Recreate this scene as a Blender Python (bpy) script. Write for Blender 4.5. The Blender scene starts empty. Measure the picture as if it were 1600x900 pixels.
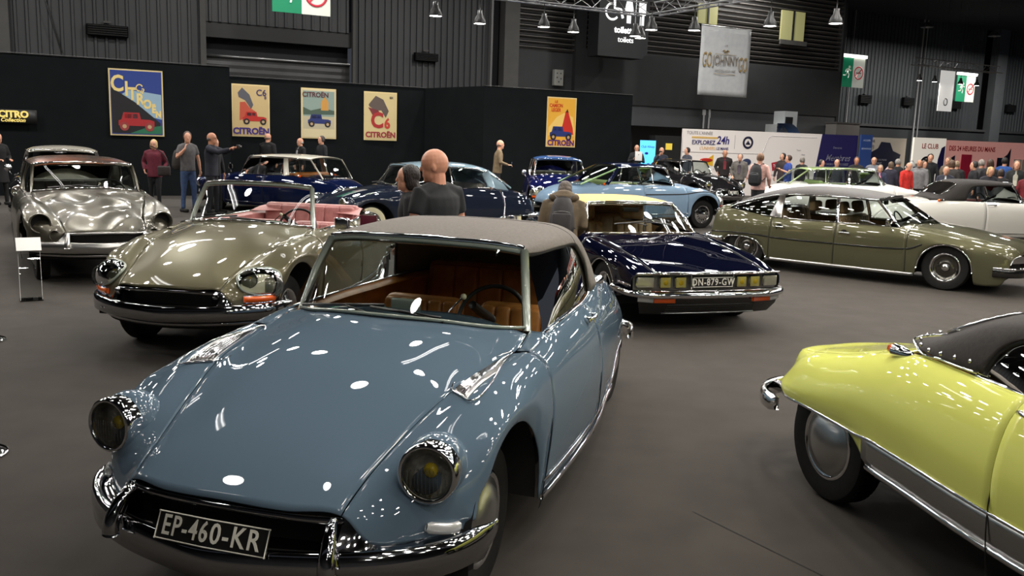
import bpy, math, random
import numpy as np
from mathutils import Vector, Matrix
random.seed(7)
sc = bpy.context.scene
col = sc.collection
R = math.radians
# ------------------------------------------------------------------ camera
CAM_F, CAM_P, CAM_R, CAM_H = 1401.76, R(9.392), R(1.8746), 1.956
cam_d = bpy.data.cameras.new('camera'); cam = bpy.data.objects.new('camera', cam_d); col.objects.link(cam)
cam_d.sensor_width = 36.0; cam_d.lens = 36.0 * CAM_F / 1600.0; cam_d.clip_end = 300; cam_d.clip_start = .05
_cp, _sp = math.cos(CAM_P), math.sin(CAM_P); _cr, _sr = math.cos(CAM_R), math.sin(CAM_R)
_fw = Vector((0, _cp, -_sp)); _up = Vector((0, _sp, _cp)); _rt = Vector((1, 0, 0))
_r2 = _rt * _cr + _up * _sr; _u2 = _up * _cr - _rt * _sr
cam.matrix_world = Matrix((( _r2.x, _u2.x, -_fw.x, 0), (_r2.y, _u2.y, -_fw.y, 0), (_r2.z, _u2.z, -_fw.z, CAM_H), (0, 0, 0, 1)))
sc.camera = cam
# ------------------------------------------------------------------ colour management, world
sc.view_settings.view_transform = 'Standard'; sc.view_settings.look = 'None'
sc.view_settings.gamma = 1.0; sc.view_settings.use_curve_mapping = False
sc.view_settings.exposure = 0.0
w = bpy.data.worlds.new('hall_air'); sc.world = w; w.use_nodes = True
w.node_tree.nodes['Background'].inputs[0].default_value = (.75, .82, 1, 1)
w.node_tree.nodes['Background'].inputs[1].default_value = .05
# ------------------------------------------------------------------ the hall's orientation (its walls run along E1 and E2)
TH = R(28.5)
E1 = Vector((math.cos(TH), math.sin(TH), 0)); E2 = Vector((-math.sin(TH), math.cos(TH), 0))
# ------------------------------------------------------------------ overhead lamps: light sources (their fixtures are built with the trusses)
LAMPS = []   # (x, y, z, radius, power)
def lamp_light(x, y, z, r, power, colr=(1, .93, .84), size=None):
    l = bpy.data.lights.new('high_bay_light', 'AREA'); l.shape = 'DISK'; l.size = r * 2
    l.energy = power; l.color = colr
    return l
# ------------------------------------------------------------------ materials
MATS = {}
def mat(name, color=(.5, .5, .5), rough=.5, metal=0.0, coat=0.0, coat_rough=.03, emit=None, estr=0.0, spec=.5, sheen=0.0):
    if name in MATS: return MATS[name]
    m = bpy.data.materials.new(name); m.use_nodes = True
    b = m.node_tree.nodes['Principled BSDF']
    b.inputs['Base Color'].default_value = (*color, 1); b.inputs['Roughness'].default_value = rough
    b.inputs['Metallic'].default_value = metal; b.inputs['Coat Weight'].default_value = coat
    b.inputs['Coat Roughness'].default_value = coat_rough
    b.inputs['Specular IOR Level'].default_value = spec
    if sheen: b.inputs['Sheen Weight'].default_value = sheen
    if emit: b.inputs['Emission Color'].default_value = (*emit, 1); b.inputs['Emission Strength'].default_value = estr
    MATS[name] = m; return m
def srgb(r, g, b):
    f = lambda c: (c / 255 / 12.92) if c / 255 <= .04045 else ((c / 255 + .055) / 1.055) ** 2.4
    return (f(r), f(g), f(b))
def noisy(name, c1, c2, scale=20, rough=.8, bump=0.0, bscale=None, metal=0, detail=4, stretch=None, coat=0, rlo=None, sheen=0):
    if name in MATS: return MATS[name]
    m = mat(name, c1, rough, metal, coat, sheen=sheen); nt = m.node_tree; b = nt.nodes['Principled BSDF']
    tc = nt.nodes.new('ShaderNodeTexCoord'); mp = nt.nodes.new('ShaderNodeMapping')
    nt.links.new(tc.outputs['Object'], mp.inputs['Vector'])
    if stretch: mp.inputs['Scale'].default_value = stretch
    n = nt.nodes.new('ShaderNodeTexNoise'); n.inputs['Scale'].default_value = scale; n.inputs['Detail'].default_value = detail
    nt.links.new(mp.outputs[0], n.inputs['Vector'])
    cr = nt.nodes.new('ShaderNodeValToRGB'); cr.color_ramp.elements[0].color = (*c1, 1); cr.color_ramp.elements[1].color = (*c2, 1)
    cr.color_ramp.elements[0].position = .35; cr.color_ramp.elements[1].position = .65
    nt.links.new(n.outputs[0], cr.inputs[0]); nt.links.new(cr.outputs[0], b.inputs['Base Color'])
    if rlo is not None:
        mr = nt.nodes.new('ShaderNodeMapRange'); mr.inputs['To Min'].default_value = rlo; mr.inputs['To Max'].default_value = rough
        nt.links.new(n.outputs[0], mr.inputs[0]); nt.links.new(mr.outputs[0], b.inputs['Roughness'])
    if bump:
        n2 = nt.nodes.new('ShaderNodeTexNoise'); n2.inputs['Scale'].default_value = bscale or scale * 4
        nt.links.new(mp.outputs[0], n2.inputs['Vector'])
        bp = nt.nodes.new('ShaderNodeBump'); bp.inputs['Strength'].default_value = bump; bp.inputs['Distance'].default_value = .01
        nt.links.new(n2.outputs[0], bp.inputs['Height']); nt.links.new(bp.outputs[0], b.inputs['Normal'])
    return m
def glass(name, tint=(.9, .95, .93), dens=.9):
    if name in MATS: return MATS[name]
    m = bpy.data.materials.new(name); m.use_nodes = True; nt = m.node_tree
    for n in list(nt.nodes): nt.nodes.remove(n)
    o = nt.nodes.new('ShaderNodeOutputMaterial'); mx = nt.nodes.new('ShaderNodeMixShader')
    t = nt.nodes.new('ShaderNodeBsdfTransparent'); g = nt.nodes.new('ShaderNodeBsdfGlossy'); f = nt.nodes.new('ShaderNodeFresnel')
    t.inputs[0].default_value = (tint[0] * dens, tint[1] * dens, tint[2] * dens, 1); g.inputs['Roughness'].default_value = .01
    f.inputs[0].default_value = 1.5
    mm = nt.nodes.new('ShaderNodeMath'); mm.operation = 'MULTIPLY_ADD'; mm.inputs[1].default_value = 1.2; mm.inputs[2].default_value = .02
    nt.links.new(f.outputs[0], mm.inputs[0]); nt.links.new(mm.outputs[0], mx.inputs[0])
    nt.links.new(t.outputs[0], mx.inputs[1]); nt.links.new(g.outputs[0], mx.inputs[2]); nt.links.new(mx.outputs[0], o.inputs[0])
    MATS[name] = m; return m
CHROME = mat('chrome', (.78, .78, .79), .06, 1.0)
BCHROME = mat('bumper_chrome_darkened', (.46, .46, .47), .06, 1.0)  # chrome darkened in colour for the dark floor it would reflect
STEEL = mat('brushed_steel', (.55, .55, .54), .28, 1.0)
RUBBER = noisy('tyre_rubber', (.007, .007, .007), (.011, .0105, .010), 40, .6)
RUBBER.node_tree.nodes['Principled BSDF'].inputs['Specular IOR Level'].default_value = .25
BLACK = mat('black_trim', (.01, .01, .01), .5)
BLACKG = mat('gloss_black', (.008, .008, .008), .12, coat=1)
DARKIN = mat('dark_underbody', (.006, .006, .006), .9)
GLASS = glass('window_glass')
LENS = glass('clear_lens', (1, 1, 1), .97)
REFL = noisy('lamp_reflector', (.72, .71, .64), (.5, .5, .46), 40, .3, .9, 30, metal=.5)
AMBER = mat('amber_lens', srgb(235, 95, 20), .12, coat=1)
REDL = mat('red_lens', srgb(170, 20, 15), .12, coat=1)
YELB = mat('yellow_bulb', srgb(215, 190, 40), .2)
WHITEP = mat('white_paint', (.75, .75, .73), .35)
CREAMW = mat('whitewall_rubber', srgb(232, 226, 190), .5)
# ------------------------------------------------------------------ object helpers
def ob(name, verts, faces, material=None, parent=None, smooth=True, mats=None, fmat=None):
    me = bpy.data.meshes.new(name); me.from_pydata([tuple(v) for v in verts], [], [tuple(f) for f in faces])
    o = bpy.data.objects.new(name, me); col.objects.link(o)
    for m in (mats or [material]):
        if m: me.materials.append(m)
    if fmat is not None: me.polygons.foreach_set('material_index', fmat)
    me.polygons.foreach_set('use_smooth', [smooth] * len(me.polygons))
    me.update()
    if parent is not None: o.parent = parent
    return o
def empty(name, loc=(0, 0, 0), rz=0.0):
    o = bpy.data.objects.new(name, None); col.objects.link(o); o.location = loc; o.rotation_euler = (0, 0, rz)
    o.empty_display_size = .2; return o
def tag(o, label=None, cat=None, group=None, kind=None):
    if label: o['label'] = label
    if cat: o['category'] = cat
    if group: o['group'] = group
    if kind: o['kind'] = kind
    return o
def thing(name, label, cat, loc=(0, 0, 0), rz=0.0, group=None): return tag(empty(name, loc, rz), label, cat, group)
class MB:
    """collects shapes; build() links them as one mesh"""
    def __init__(s): s.v = []; s.f = []; s.m = []; s.mi = 0
    def add(s, vs, fs):
        n = len(s.v); s.v += [tuple(map(float, v)) for v in vs]; s.f += [tuple(i + n for i in f) for f in fs]; s.m += [s.mi] * len(fs); return s
    def box(s, c, d, rz=0, rot=None, taper=None):
        M = rot or Matrix.Rotation(rz, 3, 'Z'); vs = []
        for z in (-1, 1):
            for x, y in ((-1, -1), (1, -1), (1, 1), (-1, 1)):
                k = taper if (taper is not None and z > 0) else 1
                vs.append(Vector(c) + M @ Vector((x * d[0] / 2 * k, y * d[1] / 2 * k, z * d[2] / 2)))
        return s.add(vs, [(3, 2, 1, 0), (4, 5, 6, 7), (0, 1, 5, 4), (1, 2, 6, 5), (2, 3, 7, 6), (3, 0, 4, 7)])
    def rbox(s, c, d, r=.02, rot=None, seg=3):
        """rounded box"""
        M = rot or Matrix.Identity(3); r = min(r, min(d) / 2 * .98)
        h = [q / 2 for q in d]; vs = []; fs = []; idx = {}
        ax = []
        for q in h:
            a = [-q + r * (1 - math.cos(math.pi / 2 * i / seg)) for i in range(seg)] + [-(q - r)]
            ax.append(a + [-t for t in a[::-1]])
        def vid(p):
            k = tuple(round(t, 6) for t in p)
            if k not in idx:
                q = Vector([max(-(h[i] - r), min(h[i] - r, p[i])) for i in range(3)]); e = Vector(p) - q
                e = e.normalized() * r if e.length > 1e-9 else e
                idx[k] = len(vs); vs.append(Vector(c) + M @ (q + e))
            return idx[k]
        for i, j, k in ((0, 1, 2), (1, 2, 0), (2, 0, 1)):
            for w in (-1, 1):
                for a in range(len(ax[i]) - 1):
                    for b in range(len(ax[j]) - 1):
                        quad = []
                        for aa, bb in ((a, b), (a + 1, b), (a + 1, b + 1), (a, b + 1)):
                            p = [0, 0, 0]; p[i] = ax[i][aa]; p[j] = ax[j][bb]; p[k] = w * h[k]
                            v = vid(p)
                            if v not in quad: quad.append(v)
                        if len(quad) > 2: fs.append(quad if w > 0 else quad[::-1])
        return s.add(vs, fs)
    def tube(s, pts, r, seg=8, closed=False, caps=True, rz=None, flat=None):
        """sweep a circle (or ellipse: r=(a,b), a along the side vector, b along up) along pts"""
        P = [Vector(p) for p in pts]; n = len(P)
        T = []
        for i in range(n):
            a = P[i - 1] if (i > 0 or closed) else P[i]; b = P[(i + 1) % n] if (i < n - 1 or closed) else P[i]
            t = (b - a); T.append(t.normalized() if t.length > 1e-9 else Vector((0, 0, 1)))
        up = Vector((0, 0, 1)) if abs(T[0].z) < .9 else Vector((1, 0, 0))
        if rz: up = Vector(rz)
        sd = T[0].cross(up).normalized(); u = sd.cross(T[0]).normalized()
        vs = []; fs = []
        for i in range(n):
            sd = (sd - T[i] * sd.dot(T[i])).normalized() if flat is None else T[i].cross(Vector(flat)).normalized()
            u = sd.cross(T[i]).normalized()
            rr = r[i] if isinstance(r, list) else r
            a, b = rr if isinstance(rr, tuple) else (rr, rr)
            for k in range(seg):
                th = 2 * math.pi * k / seg
                vs.append(P[i] + sd * (a * math.cos(th)) + u * (b * math.sin(th)))
        for i in range(n if closed else n - 1):
            j = (i + 1) % n
            for k in range(seg):
                l = (k + 1) % seg
                fs.append((i * seg + k, i * seg + l, j * seg + l, j * seg + k))
        if caps and not closed:
            fs.append(tuple(range(seg))); fs.append(tuple((n - 1) * seg + k for k in range(seg))[::-1])
        return s.add(vs, fs)
    def sweep(s, pts, prof, up=(0, 0, 1), closed=False, caps=True, scale=None):
        """sweep an open/closed profile [(side, up)] along pts; side = T x up"""
        P = [Vector(p) for p in pts]; n = len(P); U = Vector(up); m = len(prof); vs = []; fs = []
        for i in range(n):
            a = P[i - 1] if (i > 0 or closed) else P[i]; b = P[(i + 1) % n] if (i < n - 1 or closed) else P[i]
            t = (b - a).normalized(); sd = t.cross(U).normalized(); u2 = sd.cross(t).normalized()
            k = scale[i] if scale else 1
            for q in prof: vs.append(P[i] + sd * q[0] * k + u2 * q[1] * k)
        for i in range(n if closed else n - 1):
            j = (i + 1) % n
            for k in range(m):
                l = (k + 1) % m
                fs.append((i * m + k, i * m + l, j * m + l, j * m + k))
        if caps and not closed:
            fs.append(tuple(range(m))); fs.append(tuple((n - 1) * m + k for k in range(m))[::-1])
        return s.add(vs, fs)
    def lathe(s, prof, seg=32, axis='Z', c=(0, 0, 0), M=None, a0=0, a1=2 * math.pi):
        """prof [(r, h)] turned around axis through c"""
        n = len(prof); vs = []; fs = []; full = abs(a1 - a0 - 2 * math.pi) < 1e-6
        N = seg if full else seg + 1
        for k in range(N):
            th = a0 + (a1 - a0) * k / seg; ct, st = math.cos(th), math.sin(th)
            for r, h in prof:
                p = Vector((r * ct, r * st, h)) if axis == 'Z' else (Vector((h, r * ct, r * st)) if axis == 'X' else Vector((r * ct, h, r * st)))
                if M is not None: p = M @ p
                vs.append(Vector(c) + p)
        for k in range(seg):
            l = (k + 1) % N
            for i in range(n - 1):
                fs.append((k * n + i, l * n + i, l * n + i + 1, k * n + i + 1))
        return s.add(vs, fs)
    def ball(s, c, r, seg=16, M=None):
        rr = r if isinstance(r, tuple) else (r, r, r); h = seg // 2; vs = []; fs = []
        for i in range(h + 1):
            ph = math.pi * i / h
            for k in range(seg):
                th = 2 * math.pi * k / seg
                p = Vector((rr[0] * math.sin(ph) * math.cos(th), rr[1] * math.sin(ph) * math.sin(th), rr[2] * math.cos(ph)))
                if M is not None: p = M @ p
                vs.append(Vector(c) + p)
        for i in range(h):
            for k in range(seg):
                l = (k + 1) % seg
                fs.append((i * seg + k, (i + 1) * seg + k, (i + 1) * seg + l, i * seg + l))
        return s.add(vs, fs)
    def grid(s, G, flip=False):
        """G: list of rows of points"""
        n, m = len(G), len(G[0]); vs = [p for row in G for p in row]; fs = []
        for i in range(n - 1):
            for j in range(m - 1):
                q = (i * m + j, i * m + j + 1, (i + 1) * m + j + 1, (i + 1) * m + j)
                fs.append(q[::-1] if flip else q)
        return s.add(vs, fs)
    def poly(s, pts): return s.add(pts, [tuple(range(len(pts)))])
    def prism(s, pts2, frame, depth):
        """extrude polygon pts2 [(a,b)] in frame (origin, A, B) by depth along A x B"""
        O, A, B = [Vector(q) for q in frame]; N = A.cross(B).normalized() * depth; n = len(pts2)
        v0 = [O + A * a + B * b for a, b in pts2]; v1 = [p + N for p in v0]
        return s.add(v0 + v1, [tuple(range(n))[::-1], tuple(range(n, 2 * n))] + [(i, (i + 1) % n, (i + 1) % n + n, i + n) for i in range(n)])
    def build(s, name, material=None, parent=None, smooth=True, mats=None, mod=None):
        o = ob(name, s.v, s.f, material, parent, smooth, mats, s.m if mats else None)
        return o
def flatshade(o, ang=35):
    """hard edges over ang degrees stay hard"""
    try: o.data.set_sharp_from_angle(angle=R(ang))
    except Exception: pass
    return o
def solid(o, t, off=-1):
    m = o.modifiers.new('thickness', 'SOLIDIFY'); m.thickness = t; m.offset = off; return o
def bevel(o, wd, seg=2):
    m = o.modifiers.new('bevel', 'BEVEL'); m.width = wd; m.segments = seg; m.limit_method = 'ANGLE'; return o
def copy_tree(o, parent=None, name=None):
    c = o.copy(); col.objects.link(c); c.parent = parent
    if parent is not None: c.matrix_parent_inverse = o.matrix_parent_inverse.copy()
    for ch in o.children: copy_tree(ch, c)
    return c
def text(name, s, size, material, parent=None, M=None, extrude=.001, align='CENTER', xs=1.0, shear=0, bold=0.0, spacing=1.0):
    """lettering as a mesh; text lies in its XY plane, M places it"""
    cu = bpy.data.curves.new('lettering', 'FONT'); cu.body = s; cu.size = size; cu.extrude = extrude
    cu.align_x = align; cu.align_y = 'CENTER'; cu.shear = shear; cu.offset = bold; cu.space_character = spacing
    cu.resolution_u = 3
    t = bpy.data.objects.new('tmp_text', cu); me = bpy.data.meshes.new_from_object(t)
    bpy.data.objects.remove(t); bpy.data.curves.remove(cu)
    me.name = name; o = bpy.data.objects.new(name, me); col.objects.link(o); me.materials.clear(); me.materials.append(material)
    if xs != 1.0:
        for v in me.vertices: v.co.x *= xs
    if M is not None: me.transform(M)
    if parent is not None: o.parent = parent
    return o
def frame(O, A, B):
    """matrix whose X is A, Y is B, Z is A x B, at O"""
    A = Vector(A).normalized(); B = Vector(B); B = (B - A * B.dot(A)).normalized(); N = A.cross(B)
    return Matrix(((A.x, B.x, N.x, O[0]), (A.y, B.y, N.y, O[1]), (A.z, B.z, N.z, O[2]), (0, 0, 0, 1)))
# ------------------------------------------------------------------ spline surfaces
def _slopes(t, P):
    """parabolic (Bessel) tangents. t (...,n), P (...,n,3)"""
    h = np.diff(t, axis=-1)[..., None]; d = np.diff(P, axis=-2) / np.maximum(h, 1e-9)
    m = np.empty_like(P)
    if P.shape[-2] == 2: m[..., 0, :] = d[..., 0, :]; m[..., 1, :] = d[..., 0, :]; return m
    m[..., 1:-1, :] = (h[..., 1:, :] * d[..., :-1, :] + h[..., :-1, :] * d[..., 1:, :]) / (h[..., :-1, :] + h[..., 1:, :])
    m[..., 0, :] = 2 * d[..., 0, :] - m[..., 1, :]; m[..., -1, :] = 2 * d[..., -1, :] - m[..., -2, :]
    return m
def _herm(p0, p1, m0, m1, h, s):
    s2 = s * s; s3 = s2 * s
    return (2 * s3 - 3 * s2 + 1) * p0 + (s3 - 2 * s2 + s) * h * m0 + (-2 * s3 + 3 * s2) * p1 + (s3 - s2) * h * m1
def curve_eval(C, u, lim=False):
    """C: array (n,4) of (u,x,y,z)"""
    C = np.asarray(C, float); u = np.asarray(u, float); t = C[:, 0]; P = C[:, 1:]; m = _slopes(t, P)
    if lim and len(t) > 2:
        d = np.abs(np.diff(P, axis=0) / np.diff(t)[:, None]); lm = 2.6 * np.minimum(d[:-1], d[1:]) + .015; m[1:-1] = np.clip(m[1:-1], -lm, lm)
    i = np.clip(np.searchsorted(t, u, side='right') - 1, 0, len(t) - 2); h = (t[i + 1] - t[i])[:, None]
    s = ((u - t[i])[:, None]) / h; s = np.clip(s, 0, 1)
    return _herm(P[i], P[i + 1], m[i], m[i + 1], h, s)
def smooth_path(pts, n=24, closed=False):
    P = np.array([tuple(p) for p in pts], float)
    if closed: P = np.vstack([P[-2:], P, P[:3]])
    t = np.concatenate([[0], np.cumsum(np.linalg.norm(np.diff(P, axis=0), axis=1))])
    a, b = (t[2], t[-3]) if closed else (t[0], t[-1])
    u = np.linspace(a, b, n + (1 if closed else 0))
    if closed: u = u[:-1]
    return [tuple(q) for q in curve_eval(np.hstack([t[:, None], P]), u)]
class Surf:
    def __init__(s, keys): s.K = [np.asarray(k, float) for k in keys]; s.sym = all(abs(q[2]) < 1e-6 for q in s.K[0])
    def ev(s, U, V):
        U = np.asarray(U, float).ravel(); V = np.asarray(V, float).ravel(); sg = np.where(V < 0, -1.0, 1.0); V = np.abs(V)
        A = np.stack([curve_eval(k, U, True) for k in s.K], 1)            # N,K,3
        if s.sym:
            mir = A[:, 1:2, :].copy(); mir[..., 1] *= -1; A = np.concatenate([mir, A], 1); V = V + 1
        ch = np.linalg.norm(np.diff(A, axis=1), axis=2) ** .8 + 1e-6; t = np.concatenate([np.zeros((len(U), 1)), np.cumsum(ch, 1)], 1)
        m = _slopes(t, A); i = np.clip(np.floor(V).astype(int), 0, A.shape[1] - 2); s_ = (V - i)[:, None]; r = np.arange(len(U))
        h = ch[r, i][:, None]
        P = _herm(A[r, i], A[r, i + 1], m[r, i], m[r, i + 1], h, s_); P[:, 1] *= sg
        return P
    def normal(s, U, V):
        e = 1e-3; U = np.asarray(U, float).ravel(); V = np.asarray(V, float).ravel()
        a = s.ev(U + e, V) - s.ev(U - e, V); b = s.ev(U, V + e) - s.ev(U, V - e); n = np.cross(b, a)
        n /= (np.linalg.norm(n, axis=1)[:, None] + 1e-12); return n
    def grid(s, u0, u1, v0, v1, nu, nv, side=1, off=0.0):
        f = lambda q, v: q(v) if callable(q) else q
        vs = np.linspace(v0, v1, nv); U = []; V = []
        for k in range(nu):
            a = k / (nu - 1)
            for v in vs: U.append(f(u0, v) * (1 - a) + f(u1, v) * a); V.append(v)
        P = s.ev(U, V)
        if off:
            P = P + s.normal(U, V) * off
        if side < 0: P[:, 1] *= -1
        return [[tuple(P[i * nv + j]) for j in range(nv)] for i in range(nu)]
    def pts(s, uv, side=1, off=0.0):
        U = [q[0] for q in uv]; V = [q[1] for q in uv]; P = s.ev(U, V)
        if off: P = P + s.normal(U, V) * off
        if side < 0: P[:, 1] *= -1
        return [tuple(p) for p in P]
    def patch(s, name, material, parent, u0, u1, v0, v1, nu=16, nv=10, side=1, off=0.0, thick=.006):
        b = MB().grid(s.grid(u0, u1, v0, v1, nu, nv, side, off), flip=(side < 0))
        o = b.build(name, material, parent)
        if thick: solid(o, thick, -1)
        return o
# ================================================================== the long-nosed car with a hydraulic stance: shared body
def th_arch(u):   # bottom edge of the front wing round the wheel arch
    U = [-.80, -.6, -.4, -.2, 0, .2, .35, .42, .455]; T = [19, 24, 35, 62, 90, 118, 145, 165, 186]
    th = np.interp(u, U, T); return R(float(th))
def arch_keys(rad=.43, cz=.28, y=.87):
    k = []
    for u in (-.80, -.7, -.6, -.5, -.4, -.3, -.2, -.1, 0, .1, .2, .3, .35, .42, .455):
        t = th_arch(u); yy = y - (.045 if u < -.6 else .02 if u < -.35 else 0)
        k.append((u, rad * math.cos(t), yy, cz + rad * math.sin(t)))
    return k
def ds_keys():
    K0 = [(-.80, .80, 0, .555), (-.62, .64, 0, .645), (-.5, .52, 0, .70), (-.25, .25, 0, .80), (0, 0, 0, .88), (.3, -.3, 0, .945), (.55, -.53, 0, .985), (.75, -.73, 0, 1.0), (1.5, -1.5, 0, 1.0), (2.6, -2.6, 0, 1.0), (2.85, -2.85, 0, .985), (3.2, -3.2, 0, .945), (3.6, -3.6, 0, .845), (3.95, -3.93, 0, .67), (4.1, -4.02, 0, .50)]
    K1 = [(-.80, .79, .25, .55), (-.62, .63, .26, .64), (-.5, .515, .265, .692), (-.25, .25, .29, .79), (0, 0, .32, .868), (.3, -.3, .35, .93), (.55, -.57, .37, .97), (.75, -.76, .38, .99), (1.5, -1.5, .38, .99), (2.6, -2.6, .33, .99), (2.85, -2.85, .30, .975), (3.2, -3.2, .27, .935), (3.6, -3.6, .23, .835), (3.95, -3.92, .17, .66), (4.1, -4.01, .15, .50)]
    K2 = [(-.80, .735, .46, .54), (-.62, .61, .475, .61), (-.5, .505, .49, .655), (-.25, .25, .54, .757), (0, 0, .595, .832), (.3, -.3, .65, .87), (.6, -.6, .695, .90), (.75, -.76, .685, .93), (.85, -.84, .675, .935), (1.5, -1.5, .70, .945), (2.6, -2.6, .58, .955), (2.85, -2.85, .53, .95), (3.2, -3.2, .48, .905), (3.6, -3.6, .42, .815), (3.95, -3.91, .33, .64), (4.1, -4.0, .27, .49)]
    K3 = [(-.80, .69, .55, .43), (-.62, .61, .595, .54), (-.5, .53, .61, .63), (-.4, .43, .635, .70), (-.2, .20, .68, .795), (0, 0, .705, .855), (.3, -.3, .74, .885), (.6, -.6, .765, .90), (.8, -.8, .768, .92), (1.2, -1.2, .762, .93), (1.85, -1.85, .74, .935), (2.4, -2.4, .67, .945), (2.8, -2.8, .61, .925), (3.2, -3.2, .555, .88), (3.6, -3.6, .49, .785), (3.95, -3.88, .40, .62), (4.1, -3.97, .33, .48)]
    K4 = [(-.80, .57, .70, .42), (-.62, .54, .725, .52), (-.5, .49, .75, .61), (-.4, .38, .77, .68), (-.2, .19, .80, .765), (0, 0, .82, .815), (.3, -.3, .838, .835), (.6, -.6, .845, .84), (.8, -.8, .845, .85), (1.2, -1.2, .835, .855), (1.85, -1.85, .81, .855), (2.4, -2.4, .755, .845), (2.8, -2.8, .71, .82), (3.2, -3.2, .65, .775), (3.6, -3.6, .58, .69), (3.95, -3.85, .47, .56), (4.1, -3.93, .38, .46)]
    K5 = [(-.80, .46, .79, .42), (-.62, .45, .81, .485), (-.5, .41, .83, .545), (-.4, .34, .85, .64), (-.2, .19, .872, .74), (0, 0, .88, .768), (.2, -.2, .883, .762), (.42, -.42, .888, .70), (.6, -.6, .893, .66), (1.2, -1.2, .893, .62), (1.85, -1.85, .872, .61), (2.4, -2.4, .825, .61), (2.8, -2.8, .785, .60), (3.2, -3.2, .73, .585), (3.6, -3.6, .655, .55), (3.95, -3.83, .54, .49), (4.1, -3.90, .44, .44)]
    K7 = arch_keys() + [(.49, -.49, .855, .20), (.56, -.56, .857, .197), (.8, -.8, .859, .195), (1.2, -1.2, .86, .195), (1.85, -1.85, .84, .195), (2.4, -2.4, .79, .198), (2.58, -2.58, .778, .20), (2.66, -2.66, .77, .205), (2.74, -2.73, .765, .27), (2.86, -2.85, .76, .34), (3.125, -3.125, .735, .37), (3.6, -3.6, .655, .385), (3.95, -3.81, .55, .385), (4.1, -3.88, .46, .39)]
    k5 = np.array(K5); k7 = np.array(K7); us = sorted(set(list(k5[:, 0]) + list(k7[:, 0]))); a = curve_eval(k5, us); b = curve_eval(k7, us)
    K6 = []
    for u, p, q in zip(us, a, b):
        y = .5 * (p[1] + q[1]) + (.012 if u > .3 else .006 if u > -.5 else .0)
        K6.append((u, .5 * (p[0] + q[0]), y, .5 * (p[2] + q[2])))
    return [K0, K1, K2, K3, K4, K5, K6, K7]
def taper_keys(K, k=.05, u0=1.6, u1=3.4):
    out = []
    for key in K: out.append([(q[0], q[1], q[2] * (1 - k * min(1, max(0, (q[0] - u0) / (u1 - u0)))), q[3]) for q in key])
    return out
DS_KEYS = taper_keys(ds_keys())
PLATE_BLACK = mat('plate_black', (.01, .01, .01), .35)
PLATE_CHAR = mat('plate_letters', srgb(220, 218, 205), .35)
WHEELS = {}
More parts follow.
